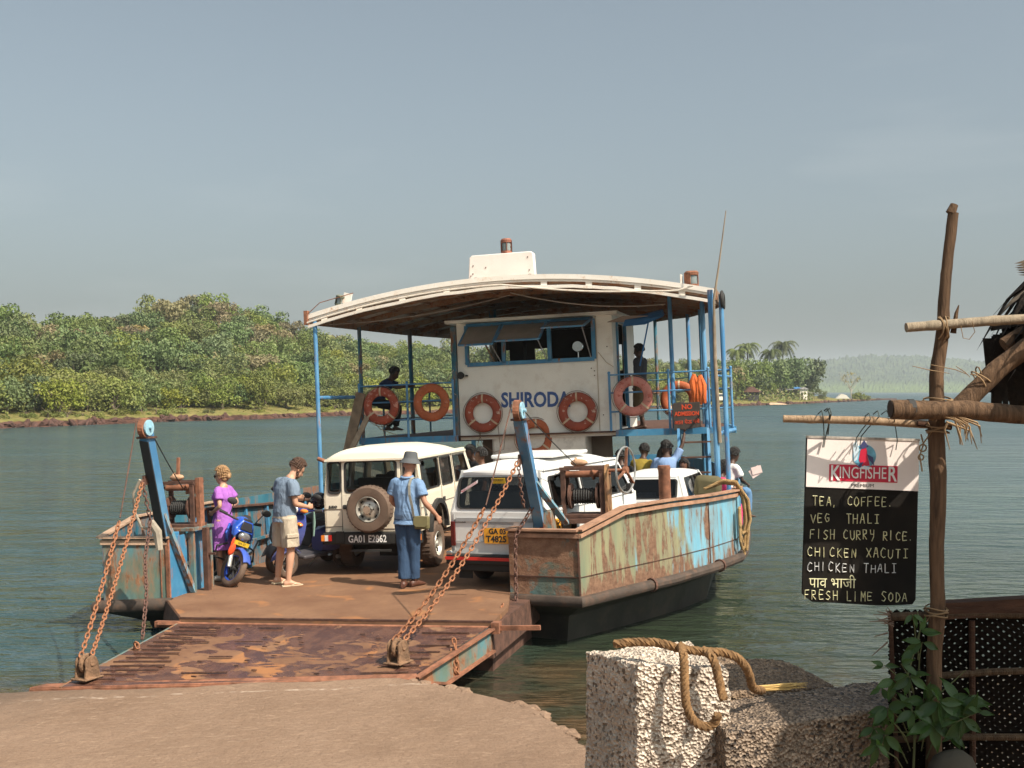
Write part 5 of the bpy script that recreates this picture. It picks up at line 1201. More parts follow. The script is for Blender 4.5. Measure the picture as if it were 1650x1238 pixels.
def wheel(parent, c, r=.32, w=.2, tyre=None, out=1, name='wheel', rim=.56):
    """axis along x; out: +1 shows its face to +x"""
    M = T(*c) @ Matrix.Diagonal((out, 1, 1, 1)); m = MB(); h = w / 2
    m.lathe([(r * rim, h * .9), (r * .72, h), (r * .92, h * .95), (r, h * .6), (r, -h * .6), (r * .92, -h * .95), (r * .7, -h), (r * rim, -h * .8)], 36, axis='x'); 
    for k in range(36): a = 2 * math.pi * k / 36; m.box((0, (r - .003) * math.cos(a), (r - .003) * math.sin(a)), (w * .62, .018, .013), Matrix.Rotation(a, 3, 'X'))
    tw = m.build(name, tyre or TYRE, parent, True, 40, matrix=M)
    m = MB(); m.lathe([(r * rim, h * .8), (r * (rim - .03), h * .95), (r * (rim - .06), h * .6), (r * .42, h * .25), (r * .30, h * .55), (r * .16, h * .6), (r * .13, h * .9), (0, h * .95)], 28, axis='x'); m.build('rim', RIM, tw, True, 40)
    m = MB()
    for k in range(8): a = 2 * math.pi * k / 8; m.box((h * .48, r * .43 * math.cos(a), r * .43 * math.sin(a)), (.012, r * .07, r * .13), Matrix.Rotation(a, 3, 'X'))
    for k in range(5): a = 2 * math.pi * k / 5; m.cyl((h * .55, r * .22 * math.cos(a), r * .22 * math.sin(a)), (h * .75, r * .22 * math.cos(a), r * .22 * math.sin(a)), r * .03, 6)
    m.build('rim_holes', DARK, tw); return tw
def arch(y, r, z0, n=9): return [(y + r * math.cos(R(a)), z0 + r * math.sin(R(a))) for a in [180 - 180 * i / n for i in range(n + 1)]]
class Car:
    def __init__(s, label, name, M, group=None, cat='car'): s.root = empty(name, label, cat, group, M)
    def p(s, m, name, mat, **k): return m.build(name, mat, k.pop('parent', s.root), k.pop('smooth', False), **k)
    def window(s, outl, off, parent=None, glass=None, th=.022):
        """outl: 3d outline; off: unit outward direction; rubber frame and pane"""
        n = Vector(off); c = sum((Vector(p) for p in outl), Vector()) / len(outl)
        o1 = [Vector(p) + (Vector(p) - c).normalized() * .018 + n * .004 for p in outl]; i1 = [Vector(p) - (Vector(p) - c).normalized() * .014 + n * .004 for p in outl]
        m = MB(); m.prism(o1, n * .012, holes=[i1]); f = s.p(m, 'window_frame', BLACKR, **({'parent': parent} if parent else {}))
        m = MB(); m.add(outl, [tuple(range(len(outl)))]); s.p(m, 'pane', glass or GLASS, parent=f, fix=False); return f
def side_pts(prof, sgn, Wf, th=0.0): return [(sgn * (Wf(z) - th), y, z) for y, z in prof]
def shell(car, mat, W, belt, top, zb, side_low, side_up, wins, yfront_up, rear_y, rear_win, crown=.12):
    """W(z): half width. side_low / side_up: outlines (y, z). rear_y(z): plane of the back"""
    m = MB()
    for s_ in (-1, 1):
        m.prism(side_pts(side_low, s_, W), (-s_ * .03, 0, 0)); m.prism(side_pts(side_up, s_, W), (-s_ * .03, 0, 0), holes=[side_pts(w, s_, W) for w in wins])
    ro = [(-W(zb), zb), (W(zb), zb), (W(belt), belt), (-W(belt), belt)]; m.prism([(x, rear_y(z), z) for x, z in ro], (0, .03, 0))
    ro = [(-W(belt), belt), (W(belt), belt), (W(top), top), (-W(top), top)]; m.prism([(x, rear_y(z), z) for x, z in ro], (0, .03, 0), holes=[[(x, rear_y(z), z) for x, z in w] for w in rear_win])
    return car.p(m, 'body', mat)
def roof_loft(car, mat, st, n=14, name='roof'):
    """st: (y, z edge, half width, crown, drop)"""
    m = MB(); rings = []
    for y, z, hw, cr in st:
        top_ = []
        for i in range(n + 1):
            x = -1 + 2 * i / n; top_.append((x * hw, y, z + cr * (1 - abs(x) ** 3.2)))
        rings.append(top_ + [(hw, y, z - .035), (-hw, y, z - .035)])
    m.loft(rings); return car.p(m, name, mat, smooth=True, angle=50)

# --- the cream jeep
jp = Car('cream off-road jeep with a spare wheel on its back door', 'off_road_jeep', FM @ T(-.85, 3.30, 0) @ RZ(2), cat='jeep')
WJ = lambda z: .73 + .01 * min(1, (z - .55) / .5) if z < 1.12 else .74 - (z - 1.12) * .105
rj = lambda z: .0 if z < 1.12 else (z - 1.12) * .05
lowp = [(0, .62), (.30, .62)] + arch(.80, .40, .56) + [(1.28, .52), (2.9, .52)] + [(2.9, 1.12), (0, 1.12)]
upp = [(rj(1.12), 1.12), (3.0, 1.12), (2.62, 1.70), (rj(1.7), 1.70)]
wj = [rrect(.16, .98, 1.20, 1.62, .05, 3, lambda a, b: (a, b)), rrect(1.12, 1.68, 1.20, 1.61, .04, 3, lambda a, b: (a, b)), [(1.86, 1.2), (2.72, 1.2), (2.48, 1.60), (1.86, 1.60)]]
rw_j = [rrect(-.665, -.475, 1.19, 1.63, .05, 3, lambda a, b: (a, b)), rrect(-.40, .38, 1.19, 1.63, .05, 3, lambda a, b: (a, b)), rrect(.49, .665, 1.19, 1.63, .05, 3, lambda a, b: (a, b))]
bj = shell(jp, JPAINT, WJ, 1.12, 1.70, .62, lowp, upp, wj, 2.6, rj, rw_j)
for w in rw_j: jp.window([(x, rj(z), z) for x, z in w], (0, -1, 0), glass=GLASS)
for s_ in (-1, 1):
    for w in wj: jp.window(side_pts(w, s_, WJ), (s_, 0, 0))
roof_loft(jp, JPAINT, [(-.035, 1.68, .64, .07), (.0, 1.685, .68, .12), (.12, 1.69, .70, .155), (.6, 1.69, .705, .17), (1.6, 1.68, .70, .165), (2.2, 1.66, .69, .13), (2.55, 1.645, .67, .07), (2.68, 1.635, .64, .02)])
m = MB(); m.bar((-.70, -.03, 1.665), (.70, -.03, 1.665), .03, .03); m.bar((.715, 0, 1.665), (.70, 2.6, 1.655), .025, .03); m.bar((-.715, 0, 1.665), (-.70, 2.6, 1.655), .025, .03); jp.p(m, 'rain_gutter', JPAINT)
m = MB(); m.box((0, 3.45, .84), (1.46, 1.15, .6)); m.box((0, 4.02, .7), (1.5, .1, .3)); jp.p(m, 'bonnet', JPAINT, bevel=.06)
m = MB(); m.prism([(-.66, 3.0, 1.1), (.66, 3.0, 1.1), (.60, 2.64, 1.66), (-.60, 2.64, 1.66)], (0, .03, 0), holes=[[(-.58, 2.96, 1.16), (.58, 2.96, 1.16), (.54, 2.67, 1.61), (-.54, 2.67, 1.61)]]); jp.p(m, 'windscreen_frame', JPAINT)
m = MB()   # raised back door
dr = [(-.455, .66), (.44, .66), (.44, 1.15), (-.455, 1.15)]
m.prism([(x, -.012, z) for x, z in dr], (0, .012, 0)); m.prism([(-.455, -.010, 1.15), (.44, -.010, 1.15), (.44, .015, 1.66), (-.455, .015, 1.66)], (0, .010, 0), holes=[[(x, -.010 + (z - 1.15) * .05, z) for x, z in rw_j[1]]])
door = jp.p(m, 'rear_door', JPAINT, bevel=.004)
m = MB()
for a, b in (((-.465, .64), (-.465, 1.67)), ((.45, .64), (.45, 1.67)), ((-.73, .955), (-.47, .955)), ((.45, .955), (.73, .955)), ((-.73, .70), (.73, .70))): m.bar((a[0], -.004 + rj(a[1]), a[1]), (b[0], -.004 + rj(b[1]), b[1]), .008, .008, (0, 1, 0))
for y in (1.05, 1.78): m.bar((.742, y, .6), (.742, y, 1.12), .006, .01, (1, 0, 0)); m.bar((.742, y, 1.12), (.69, y, 1.66), .006, .01, (1, 0, 0))
m.bar((.742, 0.02, .95), (.742, 2.9, .95), .006, .01, (1, 0, 0)); jp.p(m, 'panel_seam', simple('dark_seam', (.18, .15, .11), .9))  # thin dark lines along the panel joints
m = MB(); m.bar((-.43, -.035, .985), (-.27, -.035, .985), .03, .03); m.box((-.41, -.02, .985), (.05, .02, .06)); jp.p(m, 'door_handle', BLACKR, parent=door)
for y in (1.15, 1.90): m = MB(); m.box((.748, y, .98), (.02, .09, .06)); jp.p(m, 'door_handle', BLACKR)
m = MB(); m.box((.748, .14, 1.12), (.015, .05, .09)); jp.p(m, 'hinge', BLACKR)
spw = wheel(jp.root, (0, 0, 0), .335, .21, DUSTYRE, 1, 'spare_wheel'); spw.matrix_local = T(.03, -.17, .965) @ RZ(-90)
m = MB(); m.cyl((0, 0, 0), (.14, 0, 0), .055, 14); jp.p(m, 'hub_cap', CHROME, parent=spw, smooth=True)
m = MB(); m.box((0, -.03, .53), (1.5, .12, .16)); bp_ = jp.p(m, 'rear_bumper', DARK, bevel=.01)
m = MB(); m.box((-.05, -.105, .525), (.68, .012, .145)); plate = jp.p(m, 'number_plate', PLATEB)
text_mesh('GA01 E2862', .145, WHITEINK, 'lettering', plate, T(-.05, -.114, .525) @ UP, bold=.003, ext=.0005, sx=.78)
for x in (-.66, .66):
    for k, (dx, mt, nm) in enumerate(((-.055, LAMB, 'indicator'), (.0, LWHITE, 'reversing_lamp'), (.055, LRED, 'tail_lamp'))):
        m = MB(); m.box((x + dx * (1 if x < 0 else -1) - (.02 if x < 0 else -.02), -.10, .545), (.05, .02, .085)); jp.p(m, nm, mt)
m = MB(); m.box((-.47, -.10, .56), (.12, .03, .16)); m.box((.47, -.10, .56), (.12, .03, .16)); m.bar((-.3, -.1, .36), (.3, -.1, .36), .03, .03); jp.p(m, 'bumper_block', BLACKR)
text_mesh('JUDO', .050, BLACKINK, 'badge', jp.root, T(-.60, -.006, .985) @ UP, bold=.002, ext=.002)
m = MB(); m.box((0, 1.9, .5), (1.2, 3.6, .1)); m.box((0, .8, .33), (1.2, .12, .12)); m.box((0, .8, .32), (.3, .28, .28)); jp.p(m, 'chassis', DARK)
for s_ in (-1, 1):
    wheel(jp.root, (s_ * .64, .80, .335), .335, .21, DUSTYRE, s_); wheel(jp.root, (s_ * .64, 3.35, .335), .335, .21, DUSTYRE, s_)
    m = MB(); rings = [[(s_ * .73, .80 + r_ * math.cos(R(a)), .56 + r_ * math.sin(R(a))) for r_ in (.39, .46)] + [(s_ * .79, .80 + r_ * math.cos(R(a)), .56 + r_ * math.sin(R(a))) for r_ in (.46, .39)] for a in range(0, 181, 15)]
    m.loft(rings); jp.p(m, 'wheel_arch', BLACKR)
m = MB()
for y in (1.35, 2.15): m.box((0, y, .95), (1.2, .5, .12)); m.box((0, y - .25, 1.12), (1.2, .1, .42))
jp.p(m, 'seats', SEAT); m = MB(); m.box((0, 1.4, 1.67), (1.3, 2.4, .01)); jp.p(m, 'headlining', simple('inner_sheet', (.3, .27, .22), .9))
m = MB(); m.box((-.5, .35, 1.13), (.26, .2, .16)); jp.p(m, 'orange_crate', simple('orange_plastic', (.6, .2, .04), .6))
m = MB(); m.cyl((-.70, -.02, 1.66), (-.80, -.03, 1.70), .03, 8); jp.p(m, 'roof_lamp', RUST)

# --- the white van
vn = Car('white minivan with an orange number plate and a red striped bumper', 'minivan', FM @ T(1.33, 2.20, 0) @ RZ(-12), cat='van')
WV = lambda z: .69 if z < .98 else .69 - (z - .98) * .20
rv = lambda z: .0 if z < .98 else (z - .98) * .27
lowp = [(0, .40), (.36, .38)] + arch(.70, .30, .36) + [(1.04, .30), (2.45, .30)] + arch(2.78, .28, .34) + [(3.10, .34), (3.3, .45), (3.28, .98), (0, .98)]
upp = [(rv(.98), .98), (3.22, .98), (2.78, 1.52), (rv(1.52), 1.52)]
ww = [rrect(.32, 1.22, 1.02, 1.42, .05, 3, lambda a, b: (a, b)), rrect(1.34, 2.18, 1.02, 1.42, .04, 3, lambda a, b: (a, b)), [(2.3, 1.02), (3.05, 1.02), (2.78, 1.40), (2.3, 1.40)]]
rwv = [rrect(-.58, .58, 1.03, 1.43, .06, 3, lambda a, b: (a, b))]
shell(vn, VPAINT, WV, .98, 1.52, .40, lowp, upp, ww, 2.7, rv, rwv)
vn.window([(x, rv(z), z) for x, z in rwv[0]], Vector((0, -1, .26)).normalized(), glass=GLASS)
for s_ in (-1, 1):
    for w in ww: vn.window(side_pts(w, s_, WV), (s_, 0, .1), glass=TINT)
roof_loft(vn, VPAINT, [(.115, 1.495, .53, .02), (.15, 1.50, .56, .06), (.25, 1.51, .585, .095), (.8, 1.515, .59, .12), (1.8, 1.515, .59, .12), (2.4, 1.515, .585, .095), (2.72, 1.50, .56, .04), (2.82, 1.48, .54, .01)])
m = MB(); m.prism([(-.66, 3.26, .96), (.66, 3.26, .96), (.56, 2.80, 1.52), (-.56, 2.80, 1.52)], (0, .03, 0), holes=[[(-.6, 3.2, 1.02), (.6, 3.2, 1.02), (.53, 2.85, 1.46), (-.53, 2.85, 1.46)]]); m.box((0, 3.27, .67), (1.36, .08, .6)); vn.p(m, 'front', VPAINT)
m = MB(); m.prism([(-.6, 3.19, 1.02), (.6, 3.19, 1.02), (.53, 2.84, 1.46), (-.53, 2.84, 1.46)], (0, .004, 0)); vn.p(m, 'windscreen', TINT)
m = MB(); m.bar((-.62, -.012, .60), (.62, -.012, .60), .008, .01, (0, 1, 0)); m.bar((-.60, -.006, .885), (.60, -.006, .885), .05, .02, (0, 1, 0)); m.prism([(-.25, -.004, .85), (.25, -.004, .85), (.20, -.004, .60), (-.20, -.004, .60)], (0, -.004, 0))
m.bar((.694, .02, .97), (.694, 3.2, .97), .008, .012, (1, 0, 0))
for y in (1.28, 2.24): m.bar((.694, y, .4), (.694, y, .98), .007, .01, (1, 0, 0)); m.bar((.694, y, .98), (.588, y, 1.5), .007, .01, (1, 0, 0))
m.bar((-.64, -.004, .44), (-.64, -.004, .96), .007, .008, (0, 1, 0)); m.bar((.64, -.004, .44), (.64, -.004, .96), .007, .008, (0, 1, 0)); vn.p(m, 'panel_seam', simple('white_seam', (.35, .35, .35), .9))
m = MB(); m.bar((-.60, .18, 1.515), (.60, .18, 1.515), .03, .02); m.bar((.60, .2, 1.515), (.60, 2.75, 1.515), .03, .02); vn.p(m, 'rain_gutter', VPAINT)
m = MB(); m.box((0, -.055, .375), (1.44, .13, .13)); m.box((0, -.03, .28), (1.38, .1, .12)); vb = vn.p(m, 'rear_bumper', DARK, bevel=.02)
m = MB(); m.bar((-.72, -.125, .39), (.72, -.125, .39), .012, .04, (0, 0, 1)); vn.p(m, 'red_stripe', simple('stripe_red', (.62, .03, .02), .4), parent=vb)
for s_ in (-1, 1): m = MB(); m.box((s_ * .665, -.05, .455), (.09, .14, .05)); vn.p(m, 'bumper_end', CHROME, parent=vb, bevel=.012)
for s_ in (-1, 1): m = MB(); m.box((s_ * .652, -.012, .70), (.06, .035, .32)); vn.p(m, 'tail_lamp', simple('lamp_dark_red', (.10, .010, .008), .2), bevel=.006)
m = MB(); m.box((.0, -.02, .68), (.36, .012, .20)); vp = vn.p(m, 'number_plate', PLATEY)
text_mesh('GA 03', .095, BLACKINK, 'lettering', vp, T(.02, -.028, .735) @ UP, bold=.003, ext=.0005); text_mesh('T4825', .115, BLACKINK, 'lettering', vp, T(0, -.028, .635) @ UP, bold=.003, ext=.0005)
m = MB(); m.box((.70, .42, .78), (.012, .22, .18)); vq = vn.p(m, 'side_number_plate', PLATEY)
M2 = T(.708, .42, .82) @ RZ(90) @ UP; text_mesh('GA 0', .075, BLACKINK, 'lettering', vq, M2, bold=.002, ext=.0005); text_mesh('T.4825', .065, BLACKINK, 'lettering', vq, T(.708, .42, .745) @ RZ(90) @ UP, bold=.002, ext=.0005)
m = MB(); m.box((-.545, -.006, .865), (.17, .008, .04)); bd = vn.p(m, 'badge', BADGE); text_mesh('MARUTI', .036, WHITEINK, 'lettering', bd, T(-.545, -.012, .865) @ UP, bold=.0005, ext=.0005)
m = MB(); m.box((.0, -.02 + rv(1.40), 1.385), (.20, .006, .075), (R(15), 0, 0)); st = vn.p(m, 'yellow_sticker', simple('yellow_sticker', (.75, .50, .04), .5))
text_mesh('TOURIST', .038, BLACKINK, 'lettering', st, T(0, -.03 + rv(1.40), 1.395) @ UP, ext=.0005)
m = MB(); m.prism([(-.55, .055, 1.22), (-.30, .075, 1.36), (-.30, .085, 1.40), (-.55, .065, 1.26)], (0, -.004, 0)); st = vn.p(m, 'slanted_sticker', simple('pale_sticker', (.62, .55, .55), .5))
text_mesh('BON VOYAGE', .042, simple('red_ink', (.5, .06, .08), .6), 'lettering', st, T(-.425, .055, 1.307) @ RY(-29) @ UP, ext=.0005)
m = MB(); m.box((0, 1.7, .36), (1.2, 3.1, .12)); m.cyl((-.2, .5, .25), (.3, .5, .25), .08, 10); m.box((-.5, .02, .22), (.2, .02, .22)); vn.p(m, 'chassis', DARK)
for s_ in (-1, 1): wheel(vn.root, (s_ * .585, .70, .27), .27, .155, TYRE, s_); wheel(vn.root, (s_ * .585, 2.78, .27), .27, .155, TYRE, s_)
m = MB()
for y in (.55, 1.5, 2.3): m.box((0, y, .75), (1.15, .45, .12)); m.box((0, y - .22, .98), (1.1, .1, .5)); 
vn.p(m, 'seats', simple('grey_seat', (.16, .17, .18), .8)); m = MB(); m.box((0, 1.5, 1.5), (1.1, 2.4, .01)); vn.p(m, 'headlining', simple('van_lining', (.4, .4, .38), .9))
m = MB(); m.box((.80, 2.72, 1.06), (.08, .05, .16)); m.bar((.69, 2.75, 1.02), (.8, 2.74, 1.02), .02, .02); vn.p(m, 'wing_mirror', BLACKR, bevel=.015)
m = MB(); m.box((.02, 1.35, 1.665), (.95, 1.2, .05)); m.box((-.3, 1.0, 1.64), (.05, .05, .06)); vn.p(m, 'roof_vent', VPAINT, bevel=.02)
# --- small white hatchback in front of the van
hb = Car('small white hatchback parked ahead of the minivan beside the right bulwark', 'hatchback', FM @ T(2.78, 5.62, 0) @ RZ(-6) @ Matrix.Diagonal((.86, .86, .86, 1)))
WH = lambda z: .72 if z < .9 else .72 - (z - .9) * .30
rh = lambda z: .0 if z < .9 else (z - .9) * .42
lowp = [(0, .4), (.3, .36)] + arch(.66, .30, .34) + [(1.0, .28), (2.4, .28)] + arch(2.85, .30, .34) + [(3.2, .34), (3.4, .5), (3.4, .74), (2.6, .9), (0, .9)]
upp = [(rh(.9), .9), (2.55, .9), (1.95, 1.34), (rh(1.34), 1.34)]
wh = [[(.42, .95), (1.12, .95), (1.12, 1.28), (.52, 1.28)], [(1.22, .95), (2.3, .95), (1.88, 1.28), (1.22, 1.28)]]
rwh = [rrect(-.56, .56, .95, 1.28, .05, 3, lambda a, b: (a, b))]
shell(hb, VPAINT, WH, .9, 1.34, .40, lowp, upp, wh, 2.0, rh, rwh)
hb.window([(x, rh(z), z) for x, z in rwh[0]], Vector((0, -1, .4)).normalized(), glass=TINT)
for s_ in (-1, 1):
    for w in wh: hb.window(side_pts(w, s_, WH), (s_, 0, .2), glass=TINT)
roof_loft(hb, VPAINT, [(.17, 1.33, .55, .01), (.25, 1.335, .58, .04), (.6, 1.34, .585, .07), (1.4, 1.34, .58, .07), (1.9, 1.335, .56, .04), (2.0, 1.33, .54, .01)])
m = MB(); m.box((0, 3.0, .62), (1.38, .9, .5)); hb.p(m, 'bonnet', VPAINT, bevel=.08)
m = MB(); m.prism([(-.6, 2.5, .9), (.6, 2.5, .9), (.54, 1.95, 1.34), (-.54, 1.95, 1.34)], (0, .01, 0)); hb.p(m, 'windscreen', TINT)
m = MB(); m.box((0, -.05, .42), (1.42, .12, .18)); hb.p(m, 'rear_bumper', BLACKR, bevel=.03)
m = MB(); m.box((0, .4, .93), (1.2, .5, .02)); m.box((-.05, .3, .98), (.3, .2, .1)); hb.p(m, 'parcel_shelf', simple('shelf_grey', (.35, .35, .4), .8))
m = MB(); m.box((0, 1.2, .8), (1.2, 1.2, .2)); m.box((0, 1.1, 1.0), (1.1, .1, .4)); hb.p(m, 'seats', SEAT)
text_mesh('ZEN', .06, BADGE, 'badge', hb.root, T(.45, -.006, .84) @ UP, ext=.002)
for s_ in (-1, 1):
    m = MB(); m.box((s_ * .66, -.01, .72), (.1, .03, .16)); hb.p(m, 'tail_lamp', LRED); wheel(hb.root, (s_ * .6, .66, .27), .27, .15, TYRE, s_); wheel(hb.root, (s_ * .6, 2.85, .27), .27, .15, TYRE, s_)

# ------------------------------------------------------------------ two wheelers
def moto_wheel(parent, M, r, w, rimcol, disc=True, spokes=6, tyre=None):
    m = MB(); m.lathe([(r - w * .95, .0 + w * .32), (r - w * .4, w * .5), (r - w * .08, w * .3), (r, 0), (r - w * .08, -w * .3), (r - w * .4, -w * .5), (r - w * .95, -w * .32)], 40, axis='x'); tw = m.build('wheel', tyre or TYRE, parent, True, 60, matrix=M)
    ri = r - w * .9; m = MB(); m.lathe([(ri + .008, .028), (ri - .012, .03), (ri - .02, .0), (ri - .012, -.03), (ri + .008, -.028)], 36, axis='x'); m.build('rim', rimcol, tw, True, 60)
    m = MB()
    for k in range(spokes): a = 2 * math.pi * k / spokes; m.bar((0, .03 * math.cos(a), .03 * math.sin(a)), (0, (ri - .01) * math.cos(a), (ri - .01) * math.sin(a)), .018, .03, (1, 0, 0))
    m.cyl((-.05, 0, 0), (.05, 0, 0), .035, 12); m.build('spokes', BLACKR, tw)
    if disc:
        m = MB(); m.lathe([(.075, -.055), (.125, -.055), (.125, -.05), (.075, -.05)], 26, axis='x', closed=True)
        for k in range(5): a = 2 * math.pi * k / 5; m.bar((-.052, .03 * math.cos(a), .03 * math.sin(a)), (-.052, .08 * math.cos(a), .08 * math.sin(a)), .012, .012, (1, 0, 0))
        m.build('brake_disc', STEEL, tw)
    return tw
BIKEBLUE = paint('bike_blue_paint', (.015, .09, .50), .18, (.25, .2, .15), .1); SCBLUE = paint('scooter_blue_paint', (.035, .06, .26), .22, (.25, .2, .15), .15); SCDARK = simple('scooter_grey', (.055, .05, .055), .5, var=.2); ALU = simple('fork_alloy', (.62, .60, .56), .35, .6, var=.1)
# motorcycle: x right, y forward; its front assembly turned on the steering axis
BKM = FM @ T(-2.68, 2.34, 0) @ RZ(203) @ RY(-12)
bk = empty('motorcycle', 'blue sport motorcycle leaning on its stand with the front wheel turned', 'motorcycle', matrix=BKM)
def bp2(m, name, mat, parent=bk, smooth=True, **k): return m.build(name, mat, parent, smooth, **k)
WB = 1.05
moto_wheel(bk, T(0, -WB - .05, .27), .27, .1, BLACKR, False, tyre=DUSTYRE)
m = MB(); m.tube([(0, -.30, .80), (0, -.50, .60), (0, -.62, .30), (0, -.9, .28)], .025, 8); m.tube([(0, -.3, .80), (0, -.75, .72), (0, -1.25, .72)], .022, 8); m.tube([(-.06, -.6, .30), (-.07, -WB - .05, .27)], .02, 6); m.tube([(.06, -.6, .30), (.07, -WB - .05, .27)], .02, 6); bp2(m, 'frame', BLACKR)
m = MB(); m.ell((0, -.55, .40), (.15, .20, .18)); m.cyl((0, -.42, .42), (0, -.30, .60), .09, 14); m.box((0, -.55, .30), (.26, .3, .12)); bp2(m, 'engine', simple('engine_grey', (.16, .155, .15), .5, .5, bump=.4))
m = MB(); m.ell((0, -.48, .80), (.145, .25, .13), 16, 10); m.ell((0, -.30, .76), (.11, .12, .12), 12, 8); bp2(m, 'fuel_tank', BIKEBLUE)
m = MB(); m.tube([(0, -.66, .80), (0, -.95, .79), (0, -1.25, .85)], [.11, .12, .07], 10, flat=.45, ref=(1, 0, 0)); bp2(m, 'seat', BLACKR)
for s_ in (-1, 1):
    m = MB(); m.prism([(s_ * .13, -.28, .84), (s_ * .15, -.18, .70), (s_ * .14, -.30, .55), (s_ * .12, -.45, .62), (s_ * .13, -.48, .74)], (s_ * .03, 0, 0)); bp2(m, 'tank_shroud', BIKEBLUE, bevel=.012)
m = MB(); m.tube([(-.13, -.70, .35), (-.16, -1.0, .36), (-.18, -1.45, .46)], [.03, .05, .055], 10); bp2(m, 'exhaust', CHROME)
m = MB(); m.tube([(.12, -.6, .25), (.30, -.58, .02)], .012, 6); bp2(m, 'side_stand', STEEL)
for s_ in (-1, 1): m = MB(); m.tube([(s_ * .12, -.28, .55), (s_ * .26, -.22, .50), (s_ * .27, -.25, .34), (s_ * .12, -.42, .28)], .014, 7); bp2(m, 'crash_guard', BLACKR)
# steering: pivot at the head (0,-.22,.78), axis raked
AX = Vector((0, -.42, 1)).normalized(); PV = Vector((0, -.20, .80))
SM = Matrix.Translation(PV) @ Matrix.Rotation(R(38), 4, AX) @ Matrix.Translation(-PV)
fr = empty('front_fork', matrix=None); fr.parent = bk; fr.matrix_local = SM
m = MB(); m.tube([(-.085, .12, .27), (-.085, 0, .52)], .03, 10); m.tube([(-.085, 0, .52), (-.085, -.16, .86)], .02, 8); m.tube([(.085, .12, .27), (.085, 0, .52)], .03, 10); m.tube([(.085, 0, .52), (.085, -.16, .86)], .02, 8)
bpy.data.objects.remove(fr); fr = m.build('front_fork', ALU, bk, True, matrix=SM)
moto_wheel(fr, T(0, .12, .27), .272, .095, simple('blue_rim', (.02, .06, .35), .4), True, tyre=DUSTYRE)
for ob in list(COL.objects)[-5:]: pass
m = MB(); rings = []
for a in range(35, 140, 12):
    rr = .30; c = Vector((0, .12 + rr * math.cos(R(a)), .27 + rr * math.sin(R(a)))); rings.append([c + Vector((x, 0, -abs(x) * .35)) for x in (-.06, -.03, 0, .03, .06)] + [c + Vector((x, 0, -.012 - abs(x) * .35)) for x in (.06, .03, 0, -.03, -.06)])
m.loft(rings); m.build('mudguard', BIKEBLUE, fr, True)
m = MB(); m.ell((0, .035, .715), (.10, .05, .065), 14, 9); m.build('headlamp', simple('headlamp_glass', (.35, .35, .36), .08, .6), fr, True)
m = MB(); m.prism([(-.15, .03, .66), (-.16, -.02, .80), (-.09, -.02, .93), (.09, -.02, .93), (.16, -.02, .80), (.15, .03, .66), (.10, .05, .78), (-.10, .05, .78)], (0, -.12, .02)); m.build('headlamp_cowl', BIKEBLUE, fr, bevel=.02)
m = MB(); m.prism([(-.10, .03, .80), (.10, .03, .80), (.07, -.04, .96), (-.07, -.04, .96)], (0, -.03, .0)); m.build('visor', simple('dark_visor', (.03, .03, .035), .12), fr, bevel=.01)
m = MB(); m.tube([(-.34, -.26, .93), (-.15, -.18, .90), (.15, -.18, .90), (.34, -.26, .93)], .014, 8); m.tube([(-.36, -.27, .93), (-.25, -.225, .92)], .022, 8); m.tube([(.36, -.27, .93), (.25, -.225, .92)], .022, 8); m.build('handlebar', BLACKR, fr, True)
for s_ in (-1, 1):
    m = MB(); m.tube([(s_ * .22, -.20, .93), (s_ * .26, -.16, 1.08)], .008, 6); m.ell((s_ * .30, -.16, 1.12), (.085, .03, .05), 12, 8); m.build('mirror', BLACKR, fr, True)
m = MB(); m.box((0, .045, .615), (.24, .012, .06)); m.build('number_plate', simple('bike_plate', (.7, .45, .03), .5), fr); text_mesh('GA 01', .05, BLACKINK, 'lettering', fr, T(0, .053, .615) @ RZ(180) @ UP, ext=.0005)
m = MB(); m.ell((.12, .06, .50), (.05, .03, .09)); m.ell((.15, .05, .60), (.02, .02, .07)); m.build('red_tassel', simple('red_cloth', (.75, .08, .02), .9, bump=.5), fr, True)
